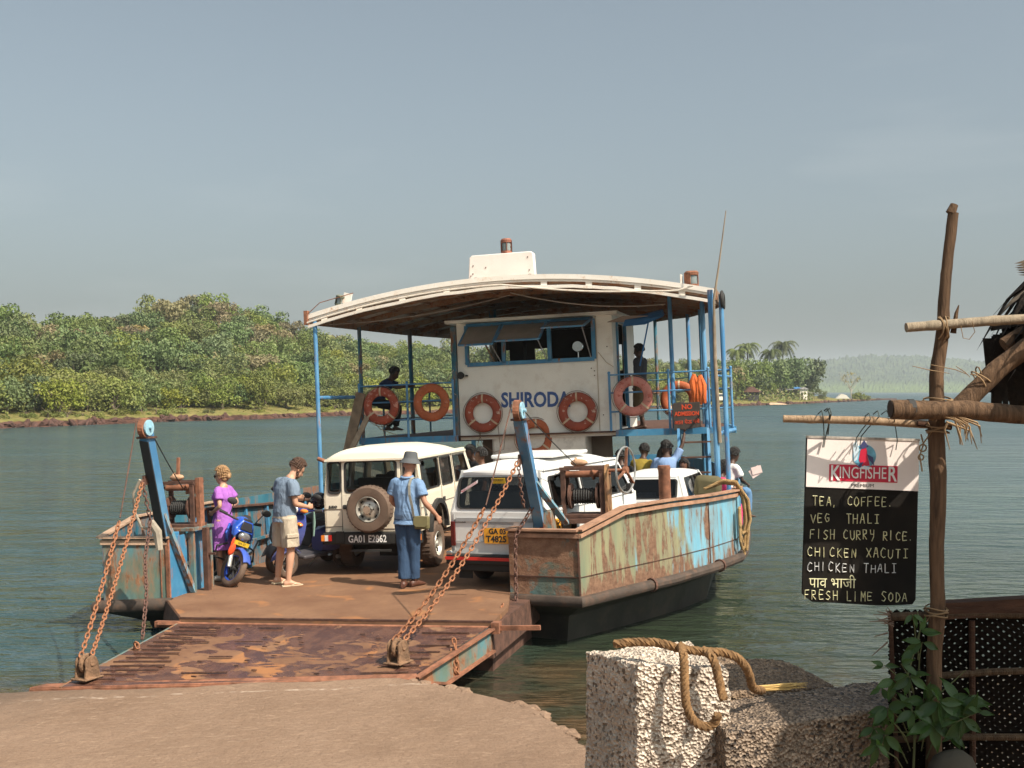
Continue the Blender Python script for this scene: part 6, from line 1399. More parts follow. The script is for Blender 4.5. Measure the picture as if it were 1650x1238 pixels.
# scooters
def scooter(M, label, col, dark=False):
    r = empty('motor_scooter', label, 'scooter', matrix=M)
    def P(m, n, mt, smooth=True, **k): return m.build(n, mt, r, smooth, **k)
    moto_wheel(r, T(0, 0, .22), .22, .10, ALU, False, 5, DUSTYRE); moto_wheel(r, T(0, -1.22, .22), .22, .10, ALU, False, 5, DUSTYRE)
    m = MB(); m.tube([(0, .0, .22), (0, -.08, .5), (0, -.2, .95)], [.03, .03, .025], 8); P(m, 'steering_column', ALU)
    m = MB(); rings = []
    for a in range(20, 150, 13):
        c = Vector((0, .26 * math.cos(R(a)), .22 + .27 * math.sin(R(a)))); rings.append([c + Vector((x, 0, -abs(x) * .5)) for x in (-.085, -.045, 0, .045, .085)] + [c + Vector((x, 0, -.012 - abs(x) * .5)) for x in (.085, .045, 0, -.045, -.085)])
    m.loft(rings); P(m, 'front_mudguard', col)
    m = MB(); rings = []
    for y, z, w, b in ((-.02, .40, .10, .06), (-.02, .50, .20, .06), (-.06, .66, .23, .07), (-.12, .80, .20, .07), (-.17, .92, .13, .05)):
        rings.append([(x * w, y + b * (1 - x * x) * 1.2, z) for x in (-1, -.6, -.2, .2, .6, 1)] + [(x * w, y - .03, z) for x in (1, .4, -.4, -1)])
    m.loft(rings); P(m, 'leg_shield', col)
    m = MB(); m.ell((0, -.17, 1.0), (.17, .11, .09), 16, 10); m.tube([(-.36, -.30, 1.0), (-.12, -.2, .98), (.12, -.2, .98), (.36, -.30, 1.0)], .018, 8); P(m, 'handlebar_cowl', col if not dark else SCDARK)
    m = MB(); m.ell((0, -.08, 1.0), (.09, .05, .06), 12, 8); P(m, 'headlamp', LWHITE)
    for s_ in (-1, 1):
        m = MB(); m.ell((s_ * .15, -.07, .80), (.05, .04, .025), 10, 7, Matrix.Rotation(s_ * .3, 3, 'Y')); m.ell((s_ * .17, -.12, .99), (.07, .045, .03), 10, 7); P(m, 'indicator', LAMB)
        m = MB(); m.tube([(s_ * .22, -.24, 1.0), (s_ * .27, -.22, 1.17)], .008, 6); m.ell((s_ * .31, -.22, 1.20), (.09, .03, .045), 12, 8); P(m, 'mirror', BLACKR)
        m = MB(); m.tube([(s_ * .36, -.30, 1.0), (s_ * .26, -.25, .99)], .024, 8); P(m, 'grip', BLACKR)
    m = MB(); m.box((0, -.42, .30), (.36, .5, .06)); P(m, 'footboard', SCDARK, bevel=.02)
    for s_ in (-1, 1):
        m = MB(); rings = []
        for y, z0, z1, w in ((-.62, .30, .62, .10), (-.80, .28, .66, .17), (-1.05, .32, .70, .19), (-1.35, .42, .74, .15), (-1.58, .56, .74, .06)):
            rings.append([(s_ * (w * .3), y, z0), (s_ * w, y, z0 + .05), (s_ * (w + .02), y, (z0 + z1) / 2), (s_ * w * .85, y, z1), (0, y, z1 + .02), (0, y, z0)])
        m.loft(rings); P(m, 'side_panel', col)
    m = MB(); m.tube([(0, -.60, .74), (0, -.95, .78), (0, -1.35, .80)], [.12, .15, .12], 12, flat=.4, ref=(1, 0, 0)); P(m, 'seat', BLACKR)
    m = MB(); m.tube([(-.16, -1.3, .8), (-.16, -1.6, .86), (.16, -1.6, .86), (.16, -1.3, .8)], .012, 7); P(m, 'grab_rail', CHROME)
    m = MB(); m.tube([(-.15, -.9, .22), (-.17, -1.2, .22), (-.17, -1.5, .30)], [.03, .06, .06], 10); P(m, 'exhaust', STEEL)
    m = MB(); m.tube([(.20, -.62, .26), (.30, -.85, .30), (.30, -1.3, .42), (.24, -1.55, .5)], .011, 6); m.tube([(.20, -.66, .34), (.29, -.9, .42), (.29, -1.2, .50)], .011, 6); P(m, 'side_guard', simple('guard_bronze', (.32, .2, .13), .4, .5))
    m = MB(); m.tube([(.1, -.75, .22), (.30, -.78, .015)], .011, 6); P(m, 'side_stand', STEEL)
    m = MB(); m.box((.0, .05, .62), (.16, .012, .22)); P(m, 'number_plate', simple('front_plate', (.45, .55, .50), .5), False)
    return r
scooter(FM @ T(-2.08, 2.95, 0) @ RZ(162) @ RY(-7), 'dark blue scooter on its side stand beside the man in cargo shorts', SCBLUE)
scooter(FM @ T(-2.50, 3.45, 0) @ RZ(165) @ RY(-8), 'blackish scooter half hidden behind the man in cargo shorts', SCDARK, True)
# black helmet and olive bag
m = MB(); m.ell((0, 0, 0), (.13, .15, .13), 16, 10); m.lathe([(.14, -.03), (.145, -.05), (.13, -.08)], 16, axis='z'); tag(m.build('crash_helmet', simple('gloss_black', (.015, .015, .017), .08), None, True, matrix=FM @ T(-1.83, 3.62, 1.05)), 'glossy black crash helmet resting on the dark blue scooter', 'helmet')
m = MB(); m.box((0, 0, 0), (.42, .3, .36)); tag(m.build('olive_bag', simple('olive_canvas', (.10, .085, .04), .9, bump=.4), None, bevel=.08, matrix=FM @ T(3.72, 6.0, .95) @ RY(6)), 'rounded olive canvas bag beside the bollard on the right bulwark', 'bag')
# ------------------------------------------------------------------ people
def cloth(name, c, var=.12, bump=.5, bscale=9, rough=.85):
    t = NT(name, rough, 0, .2); o = t.coord('Object'); n = t.noise(4, 4, o)
    t.col(t.mix(t.rng(n, .3, .7), tuple(x * (1 - var) for x in c), tuple(min(1, x * (1 + var)) for x in c)))
    t.bump(t.noise(bscale, 4, t.coord('Object', (1, 1, .45)), .55, 1.2), bump, .035); return t.m
SKIN = {'fair': simple('fair_skin', (.52, .29, .19), .55, var=.07), 'tan': simple('tanned_skin', (.40, .20, .125), .55, var=.07), 'brown': simple('brown_skin', (.13, .06, .035), .55, var=.08), 'dark': simple('dark_skin', (.07, .035, .022), .55, var=.08)}
HAIRB = simple('dark_brown_hair', (.07, .035, .02), .7, var=.4, scale=30, bump=.8, bscale=60); HAIRK = simple('black_hair', (.012, .010, .009), .6, var=.3, scale=30, bump=.6, bscale=60); HAIRL = simple('blond_hair', (.30, .17, .075), .6, var=.35, scale=24, bump=.8, bscale=50)
EYEW = simple('eye_dark', (.02, .015, .012), .3); LIP = simple('lip', (.30, .11, .09), .5)
def remeshed(m, name, mat, parent, voxel=.012, smooth=6, disp=0.0, sub=True):
    me = m.mesh('tmp', mat, fix=False); o = bpy.data.objects.new('tmp', me); COL.objects.link(o)
    r = o.modifiers.new('r', 'REMESH'); r.mode = 'VOXEL'; r.voxel_size = voxel; r.use_smooth_shade = True
    s_ = o.modifiers.new('s', 'SMOOTH'); s_.factor = .5; s_.iterations = smooth
    if disp:
        tx = bpy.data.textures.new('fold', 'CLOUDS'); tx.noise_scale = .10; d = o.modifiers.new('d', 'DISPLACE'); d.texture = tx; d.strength = disp; d.mid_level = .5
    bpy.context.view_layer.update(); me2 = bpy.data.meshes.new_from_object(o.evaluated_get(bpy.context.evaluated_depsgraph_get()))
    bpy.data.objects.remove(o); me2.materials.clear(); me2.materials.append(mat); me2.shade_smooth()
    ob = bpy.data.objects.new(name, me2); COL.objects.link(ob); ob.parent = parent; return ob
def stand(h=1.75, **ov):
    k = h / 1.75
    j = dict(pelvis=(0, 0, .95), waist=(0, .0, 1.08), chest=(0, 0, 1.28), neck=(0, -.01, 1.46), head=(0, .02, 1.635), shL=(-.185, 0, 1.415), elL=(-.23, -.03, 1.13), wrL=(-.24, .04, .89),
             shR=(.185, 0, 1.415), elR=(.23, -.03, 1.13), wrR=(.24, .04, .89), hipL=(-.095, 0, .92), knL=(-.105, .02, .50), anL=(-.11, 0, .085), hipR=(.095, 0, .92), knR=(.105, .02, .50), anR=(.11, 0, .085),
             fL=(-.1, 1, 0), fR=(.1, 1, 0), look=(0, 1, 0), hL=None, hR=None)
    j.update(ov)
    out = {}
    for a, b in j.items():
        if b is None: out[a] = None
        elif a in ('fL', 'fR', 'look', 'hL', 'hR'): out[a] = Vector(b).normalized()
        else: out[a] = Vector(b) * k
    out['k'] = k; return out
def ell_ring(c, t, right, rx, ry, n=16):
    t = t.normalized(); right = (right - t * right.dot(t)).normalized(); f = t.cross(right)
    return [c + right * rx * math.cos(2 * math.pi * i / n) + f * ry * math.sin(2 * math.pi * i / n) for i in range(n)]
def torso(m, J, g=0.0, lo=0.0, hi=1.0, hem=None, bust=0.0, belly=0.0, fem=False, neck=True):
    k = J['k']; P, Wst, C, N = J['pelvis'], J['waist'], J['chest'], J['neck']; right = (J['shR'] - J['shL']).normalized(); hipr = (J['hipR'] - J['hipL']).normalized()
    st = []
    if hem is not None: st.append((P + (P - Wst).normalized() * hem * k, P - Wst, hipr, .178 + g * 1.3, .128 + g * 1.3 + belly * .4))
    w = .135 if fem else .15
    st += [(P - (Wst - P) * .25, Wst - P, hipr, .168 + g, .118 + g), (P.lerp(Wst, .3), Wst - P, hipr, .165 + g, .118 + g + belly * .8), (Wst, C - P, hipr.lerp(right, .5), w + g, .105 + g + belly), (C.lerp(Wst, .45), C - Wst, right, w + .014 + g, .112 + g + belly * .6),
           (C, N - Wst, right, .168 + g, .122 + g + bust), (C.lerp(N, .45), N - C, right, .176 + g, .108 + g + bust * .4), (C.lerp(N, .78), N - C, right, .158 + g, .078 + g), (C.lerp(N, .97), N - C, right, .09 + g, .06 + g)]
    if neck: st += [(N + (N - C).normalized() * .03, N - C, right, .062 + g, .06 + g)]
    m.loft([ell_ring(c, (t if t.z > 0 else -t), r, a * k, b * k) for c, t, r, a, b in st])
def limb(m, pts, rs, n=12, sub=4):
    pts = [Vector(p) for p in pts]; P = []; Rr = []
    for i in range(len(pts) - 1):
        for j in range(sub): f = j / sub; P.append(pts[i].lerp(pts[i + 1], f)); Rr.append(rs[i] + (rs[i + 1] - rs[i]) * f)
    P.append(pts[-1]); Rr.append(rs[-1])
    Q = [P[0]] + [(P[i - 1] + P[i] * 2 + P[i + 1]) / 4 for i in range(1, len(P) - 1)] + [P[-1]]
    m.tube(Q, Rr, n)
def hand(m, wr, d, palm, k=1.0, side=1):
    """d: pointing direction; palm: palm normal; four curled fingers and a thumb"""
    d = d.normalized(); palm = (palm - d * palm.dot(d)).normalized(); s_ = d.cross(palm) * side
    c = wr + d * .045 * k
    m.loft([ell_ring(wr + d * t * k, d, s_, a * k, b * k, 10) for t, a, b in ((-.01, .026, .02), (.02, .034, .019), (.055, .042, .017), (.085, .038, .013))])
    for i, L in enumerate((.066, .076, .070, .055)):
        b = wr + d * .08 * k + s_ * (.028 - .0185 * i) * k; p1 = b + (d * .9 + palm * .25) * L * .45 * k; p2 = p1 + (d * .6 + palm * .75) * L * .35 * k; p3 = p2 + (d * .15 + palm * .9) * L * .28 * k
        m.tube([b - d * .02, p1, p2, p3], [.0095 * k, .009 * k, .0085 * k, .0065 * k], 7)
    b = wr + d * .03 * k + s_ * .028 * k; p1 = b + (d * .6 + s_ * .7 + palm * .25) * .032 * k; p2 = p1 + (d * .8 + s_ * .25 + palm * .45) * .03 * k; m.tube([b, p1, p2], [.013 * k, .0105 * k, .008 * k], 7)
def person(name_label, M, J, skin='brown', hair=HAIRK, shirt=None, shirt_hem=.02, sleeve=.6, legs=None, leg_len=1.0, loose=.012, hairst='short', voxel=.011, fem=False, belly=0.0, bust=0.0, skirt=None, shoes=None, flip=None, beard=False, glasses=False, cat='person', hat=None, detail=True, group=None):
    root = empty('person', name_label, cat, group, M); k = J['k']; sk = SKIN[skin]; m = MB(); HS_ = 1.07
    N, H = J['neck'], J['head']; look = J['look']; upv = (H - N).normalized(); rt = look.cross(upv).normalized(); fw = upv.cross(rt).normalized()
    HM = Matrix((rt, fw, upv)).transposed()                       # head frame: x right, y face, z up
    def hp_(x, y, z): return H + (HM @ Vector((x, y, z))) * k * 1.07
    torso(m, J, 0, bust=bust, fem=fem, belly=belly)
    limb(m, [J['chest'].lerp(N, .75), N + upv * .03 * k, H - upv * .05 * k], [.06 * k, .054 * k, .056 * k])
    m.ell(hp_(0, -.008, .03), (.082 * k, .104 * k, .101 * k), 18, 12, HM); m.ell(hp_(0, .025, -.035), (.065 * k, .074 * k, .085 * k), 16, 10, HM); m.ell(hp_(0, .062, -.090), (.028 * k, .022 * k, .024 * k), 10, 8, HM)
    m.tube([hp_(0, .088, .022), hp_(0, .112, -.022), hp_(0, .095, -.034)], [.010 * k, .015 * k, .012 * k], 8); m.ell(hp_(0, .084, .028), (.048 * k, .014 * k, .010 * k), 10, 6, HM); m.ell(hp_(0, .086, -.062), (.024 * k, .012 * k, .012 * k), 10, 6, HM)
    for s_ in (-1, 1): m.ell(hp_(s_ * .079, -.006, -.008), (.010 * k, .022 * k, .032 * k), 8, 8, HM)
    lg = (.092, .078, .058) if not fem else (.090, .075, .054)
    for s_, q in ((-1, 'L'), (1, 'R')):
        sh, el, wr, hi, kn, an = (J[a + q] for a in ('sh', 'el', 'wr', 'hip', 'kn', 'an')); ar = .9 if fem else 1
        limb(m, [sh.lerp(J['chest'], .25) + Vector((0, 0, .01)), sh, sh.lerp(el, .4), el, el.lerp(wr, .3), wr], [.05 * k * ar, .058 * k * ar, .047 * k * ar, .037 * k * ar, .040 * k * ar, .026 * k * ar])
        d = J['h' + q] or (wr - el).normalized()
        if detail: hand(m, wr, d, Vector((-s_ * .8, .5, -.1)), k, s_)
        else: m.ell(wr + d * .06 * k, (.035 * k, .03 * k, .04 * k))
        limb(m, [hi + Vector((0, 0, .03)), hi.lerp(kn, .35), kn, kn.lerp(an, .33), an], [.092 * k, .082 * k, .055 * k, .057 * k, .036 * k])
        fd = J['f' + q]; hz = Vector((0, 0, 1)); sd = fd.cross(hz)
        m.loft([ell_ring(an + fd * t * k + hz * z * k, fd, sd, a * k, b * k, 10) for t, z, a, b in ((-.065, -.045, .022, .03), (-.03, -.04, .035, .042), (.03, -.035, .038, .042), (.09, -.052, .044, .028), (.14, -.062, .045, .020), (.175, -.066, .034, .013))])
        if detail:
            for t in range(5): b = an + fd * (.165 - .012 * t) * k + sd * s_ * (-.028 + .015 * t) * k - hz * .07 * k; m.ell(b, (.0095 * k, .0095 * k, .009 * k), 6, 5)
        m.cyl(an + hz * .02, an - hz * .03, .035 * k, 10)
    remeshed(m, 'body', sk, root, voxel, 3)
    m = MB()
    for s_ in (-1, 1): m.ell(hp_(s_ * .030, .086, .008), (.011 * k, .006 * k, .006 * k), 8, 6, HM); m.tube([hp_(s_ * .014, .095, .028), hp_(s_ * .032, .097, .033), hp_(s_ * .05, .086, .026)], .0035 * k, 4)
    m.build('eyes', EYEW, root, True); m = MB(); m.ell(hp_(0, .095, -.062), (.020 * k, .006 * k, .005 * k), 8, 5, HM); m.build('mouth', LIP, root, True)
    if hairst:
        m = MB()
        cap = MB(); cap.ell((0, 0, 0), 1, 22, 14); e = (.086, .108, .104) if hairst != 'long' else (.09, .112, .106); rd = random.Random(int(abs(M[0][3]) * 99))
        for f in cap.f:
            cs = [Vector(cap.v[i]) for i in f]; c = sum(cs, Vector()) / 4
            face = c.y > .15 and c.z < (.42 + (c.y - .15) * .25); low = c.z < -.42 and hairst == 'short'
            if face or low or c.z < -.75: continue
            m.add([hp_(p.x * e[0] * 1.0, p.y * e[1] - .010, p.z * e[2] + .036) for p in cs], [(0, 1, 2, 3)])
            if rd.random() < .9: q = hp_(c.x * e[0] * 1.03, c.y * e[1] * 1.03 - .010, c.z * e[2] * 1.03 + .036); m.ell(q, (.013 * k + .008 * k * rd.random()), 6, 4)
        m.ell(hp_(0, -.02, .05), (.080 * k, .090 * k, .085 * k), 14, 10, HM)
        if hairst == 'bun': m.ell(hp_(0, -.105, -.02), (.048 * k, .042 * k, .05 * k)); m.ell(hp_(.02, -.115, .0), (.03 * k, .03 * k, .03 * k)); m.ell(hp_(-.02, -.118, -.035), (.028 * k, .028 * k, .03 * k)); m.ell(hp_(0, -.04, -.05), (.07 * k, .06 * k, .05 * k))
        if hairst == 'long': m.tube([hp_(0, -.05, .06), hp_(0, -.09, -.08), hp_(0, -.09, -.24)], [.085 * k, .08 * k, .05 * k], 10)
        m.build('hair', hair, root, True)
    if beard:
        m = MB(); m.ell(hp_(0, .050, -.078), (.050 * k, .042 * k, .036 * k), 12, 8, HM); m.ell(hp_(.045, .02, -.05), (.018 * k, .03 * k, .04 * k)); m.ell(hp_(-.045, .02, -.05), (.018 * k, .03 * k, .04 * k)); m.build('beard', hair, root, True)
    if glasses:
        m = MB()
        for s_ in (-1, 1): m.ell(hp_(s_ * .034, .096, .008), (.028 * k, .006 * k, .020 * k), 10, 6, HM); m.tube([hp_(s_ * .06, .09, .012), hp_(s_ * .082, .0, .012)], .003 * k, 5)
        m.build('sunglasses', BLACKR, root, True)
    if shirt:
        m = MB(); torso(m, J, loose, hem=shirt_hem, bust=bust, fem=fem, belly=belly, neck=False)
        for q in 'LR':
            sh, el, wr = J['sh' + q], J['el' + q], J['wr' + q]; g = loose + .006
            if sleeve <= 1: limb(m, [sh.lerp(J['chest'], .3) + Vector((0, 0, .004)), sh - Vector((0, 0, .008)), sh.lerp(el, sleeve)], [.050 * k + g, .052 * k + g, .052 * k + g * 1.3])
            else: limb(m, [sh.lerp(J['chest'], .3) + Vector((0, 0, .012)), sh, el, el.lerp(wr, sleeve - 1)], [.060 * k + g, .064 * k + g, .045 * k + g, .036 * k + g])
        remeshed(m, 'shirt', shirt, root, voxel * 1.15, 3, .012)
    if legs:
        m = MB(); P = J['pelvis']; g = loose
        m.loft([ell_ring(P + Vector((0, 0, z * k)), Vector((0, 0, 1)), (J['hipR'] - J['hipL']).normalized(), a * k + g, b * k + g) for z, a, b in ((-.10, .165, .115), (-.03, .172, .122), (.06, .160, .115))])
        for q in 'LR':
            hi, kn, an = J['hip' + q], J['kn' + q], J['an' + q]
            if leg_len <= .6: limb(m, [hi, hi.lerp(kn, .5), hi.lerp(kn, leg_len * 2 - .05)], [.095 * k + g, .098 * k + g, .100 * k + g])
            else: limb(m, [hi, hi.lerp(kn, .4), kn, kn.lerp(an, leg_len)], [.094 * k + g, .086 * k + g, .068 * k + g, .062 * k + g * .8])
        remeshed(m, 'shorts' if leg_len <= .6 else 'trousers', legs, root, voxel * 1.15, 3, .010)
    if skirt:
        mt, zl = skirt; m = MB(); P = J['pelvis']; hr = (J['hipR'] - J['hipL']).normalized(); rings = []
        for t in range(9):
            f = t / 8; z = P.z + .12 * k - f * (P.z + .12 * k - zl); a = (.15 + .045 * min(1, f * 2.5) + .02 * f) * k; b = (.12 + .035 * min(1, f * 2.5) + .04 * f) * k
            rings.append([Vector((P.x, P.y, z)) + hr * a * (1 + .05 * f * math.sin(9 * q)) * math.cos(q) + hr.cross(Vector((0, 0, 1))) * -b * (1 + .05 * f * math.sin(9 * q)) * math.sin(q) for q in [2 * math.pi * i / 40 for i in range(40)]])
        m.loft(rings); m.build('skirt', mt, root, True)
    for q in 'LR':
        an, fd = J['an' + q], J['f' + q]; hz = Vector((0, 0, 1)); sd = fd.cross(hz)
        if shoes:
            m = MB(); m.loft([ell_ring(an + fd * t * k + hz * z * k, fd, sd, a * k, b * k, 12) for t, z, a, b in ((-.085, -.045, .028, .035), (-.05, -.035, .043, .052), (.02, -.03, .046, .052), (.08, -.045, .052, .038), (.15, -.055, .052, .028), (.195, -.062, .035, .018))])
            m.build('shoe', shoes, root, True, 60)
        if flip:
            m = MB(); pts = [an + fd * t * k + sd * s_ * w * k - hz * .083 * k for t, w, s_ in ((-.085, .03, 1), (-.03, .04, 1), (.08, .045, 1), (.16, .045, 1), (.20, .02, 1), (.20, .02, -1), (.16, .045, -1), (.08, .045, -1), (-.03, .04, -1), (-.085, .03, -1))]
            m.prism(pts, (0, 0, .016)); m.tube([an + fd * .15 * k - hz * .05 * k, an + fd * .09 * k + sd * .04 * k - hz * .045 * k, an + fd * .03 * k + sd * .045 * k - hz * .07 * k], .006, 5); m.tube([an + fd * .15 * k - hz * .05 * k, an + fd * .09 * k - sd * .04 * k - hz * .045 * k, an + fd * .03 * k - sd * .045 * k - hz * .07 * k], .006, 5)
            m.build('flip_flop', flip, root)
    root['hm'] = 0; del root['hm']
    return root, hp_
def PM(u, v, w, yaw): p = FP(u, v, w); return T(*p) @ RZ(yaw)

# man in the bucket hat, seen from behind
J = stand(1.74, pelvis=(.0, 0, .95), waist=(.0, .0, 1.09), chest=(-.01, .0, 1.29), neck=(-.01, .015, 1.47), head=(.01, .055, 1.63), shL=(-.175, .0, 1.42), elL=(-.245, .02, 1.17), wrL=(-.20, .20, 1.02), shR=(.165, .0, 1.415), elR=(.265, -.05, 1.16), wrR=(.40, .06, .97), hR=(.35, .25, -.75),
          hipL=(-.08, 0, .92), hipR=(.08, 0, .92), knL=(-.065, .03, .50), anL=(-.045, -.02, .085), knR=(.075, .05, .50), anR=(.06, .10, .085), fL=(-.25, 1, 0), fR=(.35, 1, 0), look=(-.05, 1, -.12))
BSH = cloth('blue_polo_cloth', (.17, .27, .43), bump=.9); JEAN = cloth('denim', (.04, .075, .14), bump=.8, bscale=7)
hatman, hpf = person('man in a blue polo shirt, jeans and grey bucket hat with his back to us', PM(.06, 2.20, 0, -18), J, 'tan', hairst=None, shirt=BSH, shirt_hem=.10, sleeve=.72, legs=JEAN, leg_len=.93, loose=.016, shoes=simple('brown_leather', (.10, .04, .025), .5), belly=.03, voxel=.010)
HATG = cloth('grey_hat_cloth', (.10, .105, .11), bump=.3)
m = MB(); m.lathe([(0, .150), (.062, .148), (.086, .135), (.098, .06), (.104, .045), (.140, .0), (.146, -.012), (.138, -.010), (.10, .035), (0, .04)], 26); hp0 = hpf(0, -.005, .038)
m.build('bucket_hat', HATG, hatman, True, 50, matrix=T(*hp0) @ RX(-6) @ RY(3))
m = MB(); bc = Vector((.235, -.06, .88))
m.box(bc, (.20, .085, .17)); bagp = m.build('shoulder_bag', simple('olive_bag_cloth', (.15, .13, .055), .85, var=.15, bump=.4), hatman, bevel=.02); 
m = MB(); m.prism([(.13, -.108, .97), (.335, -.108, .97), (.335, -.108, .86), (.30, -.110, .83), (.165, -.110, .83), (.13, -.108, .86)], (0, -.008, 0)); m.build('flap', simple('olive_flap', (.19, .165, .075), .85), bagp, bevel=.004)
m = MB(); sp = [(.14, -.12, .96), (.13, -.150, 1.10), (.10, -.165, 1.25), (.085, -.145, 1.37), (.085, -.08, 1.455), (.09, .0, 1.47), (.10, .08, 1.40), (.16, .15, 1.2), (.25, .06, .96)]; 
for a, b in zip(sp, sp[1:]): m.bar(a, b, .034, .006, (0, 1, 0))
m.build('strap', simple('strap_grey', (.26, .25, .21), .9), bagp)
m = MB(); m.torus((0, 0, 0), .072, .022, 20, 8, 'z', flat=.7); m.build('collar', BSH, hatman, True, matrix=T(-.008, .0, 1.475) @ RX(8))

# man in grey t-shirt and cargo shorts, head bowed
J = stand(1.78, pelvis=(0, 0, .96), waist=(0, .0, 1.10), chest=(0, .02, 1.29), neck=(0, .085, 1.455), head=(.0, .185, 1.575), look=(.0, .62, -.75), shL=(-.19, .03, 1.40), elL=(-.34, .08, 1.19), wrL=(-.30, .30, 1.17), shR=(.19, .03, 1.40), elR=(.24, .04, 1.12), wrR=(.13, .28, 1.06), hR=(-.3, .9, .0),
          hipL=(-.10, 0, .93), knL=(-.15, .02, .50), anL=(-.17, -.02, .085), hipR=(.10, 0, .93), knR=(.13, .03, .50), anR=(.13, -.01, .085), fL=(-.25, 1, 0), fR=(.25, 1, 0))
GSH = cloth('grey_blue_cotton', (.17, .22, .29), bump=.9); KH = cloth('khaki_cloth', (.45, .38, .29), bump=.9, bscale=8)
gm_, hpf = person('man in grey t-shirt and khaki cargo shorts looking down beside the scooter', PM(-1.82, 2.38, 0, -52), J, 'fair', HAIRB, GSH, .09, .62, KH, .49, .024, 'short', .010, beard=True, flip=simple('cream_sandal', (.62, .52, .36), .8), belly=.012)
m = MB(); m.box((0, 0, 0), (.03, .17, .19)); pk = m.build('cargo_pocket', KH, gm_, bevel=.012, matrix=T(.232, .0, .64)); m = MB(); m.box((.02, 0, .065), (.018, .18, .05)); m.build('pocket_flap', KH, pk, bevel=.006)
m = MB(); m.torus((0, 0, 0), .034, .010, 16, 6, 'x'); m.build('wrist_watch', BLACKR, gm_, True, matrix=T(-.30, .27, 1.19) @ RZ(60))
m = MB(); m.tube([(.10, .40, 1.0), (.11, .40, .85), (.13, .38, .66)], [.02, .035, .02], 8, flat=.4); tag(m.build('green_cloth', simple('mint_cloth', (.28, .45, .38), .9), None, True, matrix=PM(-1.82, 2.38, 0, -52)), 'pale green cloth hanging from the scooter in front of the man in shorts', 'cloth')

# woman in purple, facing left
J = stand(1.64, pelvis=(0, 0, .96), waist=(0, -.01, 1.10), chest=(0, .01, 1.28), neck=(0, -.01, 1.45), head=(0, .02, 1.615), shL=(-.165, 0, 1.41), elL=(-.26, -.08, 1.17), wrL=(-.14, .10, 1.06), shR=(.165, 0, 1.41), elR=(.25, -.12, 1.18), wrR=(.13, .06, 1.05), look=(.05, 1, -.05))
PUR = cloth('purple_cotton', (.36, .13, .46), bump=.8)
wm, hpf = person('woman in a purple knee length dress and sunglasses facing left behind the motorcycle', PM(-3.0, 2.78, 0, 78), J, 'fair', HAIRL, PUR, .06, .65, None, 1, .012, 'bun', .010, fem=True, bust=.03, skirt=(PUR, .46), glasses=True, shoes=simple('white_sneaker', (.6, .58, .54), .6))
# man sitting on the left rail of the upper deck
def sit(h=1.68, **o):
    d = dict(pelvis=(0, 0, .12), waist=(0, .04, .25), chest=(0, .10, .44), neck=(0, .16, .61), head=(0, .22, .76), shL=(-.18, .12, .56), shR=(.18, .12, .56), elL=(-.22, .22, .30), elR=(.22, .22, .30), wrL=(-.14, .42, .22), wrR=(.14, .42, .22),
             hipL=(-.09, .03, .08), hipR=(.09, .03, .08), knL=(-.12, .46, .10), knR=(.12, .46, .10), anL=(-.12, .46, -.33), anR=(.12, .46, -.33)); d.update(o); return stand(h, **d)
NAVY = cloth('navy_cloth', (.022, .032, .07)); BLK = cloth('black_cloth', (.02, .02, .022)); DGR = cloth('dark_grey_cloth', (.05, .05, .055)); OLV = cloth('olive_brown_cloth', (.12, .085, .045))
person('man in a navy shirt sitting on the left rail of the upper deck', PM(-3.28, 9.75, FL + .64, -95), sit(1.72, chest=(0, .14, .42), neck=(0, .25, .56), head=(0, .33, .69), shL=(-.18, .20, .52), shR=(.18, .20, .52), elL=(-.18, .45, .42), wrL=(-.12, .68, .44), elR=(.2, .42, .40), wrR=(.12, .68, .44), look=(0, .8, -.5), knL=(-.12, .42, .0), anL=(-.12, .34, -.42), knR=(.12, .38, .0), anR=(.1, .22, -.42)), 'dark', HAIRK, NAVY, .04, .7, BLK, .95, .015, voxel=.016, detail=False)
person('barefoot man in a dark shirt standing in the wheelhouse doorway', PM(2.10, 9.92, FL, 62), stand(1.64, head=(0, .03, 1.62), elR=(.22, .05, 1.15), wrR=(.1, .22, 1.1), anL=(-.08, -.12, .085), knL=(-.1, 0, .48)), 'dark', HAIRK, DGR, .10, 1.7, OLV, .55, .02, voxel=.016, detail=False)
# passengers under the upper deck at the right
YEL = cloth('mustard_cloth', (.30, .22, .04)); WHT = cloth('white_cloth', (.62, .60, .55)); BLU = cloth('pale_blue_cloth', (.20, .30, .50)); PRT = simple('brown_print_cloth', (.22, .18, .13), .9, var=.6, scale=22); PNK = cloth('pink_cloth', (.60, .05, .16)); RED = cloth('red_cloth_', (.6, .04, .03)); LGT = cloth('off_white_cloth', (.72, .72, .70))
def passenger(px_u, v, headw, yaw, label, **k):
    return person(label, PM(px_u, v, headw - .76 * .96, yaw), k.pop('J', None) or sit(1.66), k.pop('skin', 'dark'), k.pop('hair', HAIRK), k.pop('shirt', BLK), .05, k.pop('sleeve', .7), k.pop('legs', BLK), .9, .014, k.pop('hairst', 'short'), voxel=.018, detail=False, fem=k.pop('fem', False), **k)
passenger(2.02, 8.3, 1.33, 20, 'passenger in black with bowed head, leftmost of those under the upper deck', shirt=BLK, J=sit(1.64, look=(0, .8, -.6)))
passenger(2.25, 8.55, 1.42, -30, 'passenger in a mustard shirt sitting under the upper deck', shirt=YEL)
passenger(2.52, 8.8, 1.43, -120, 'passenger with white scarf between the mustard and the blue shirts', shirt=WHT, hairst='long', fem=True)
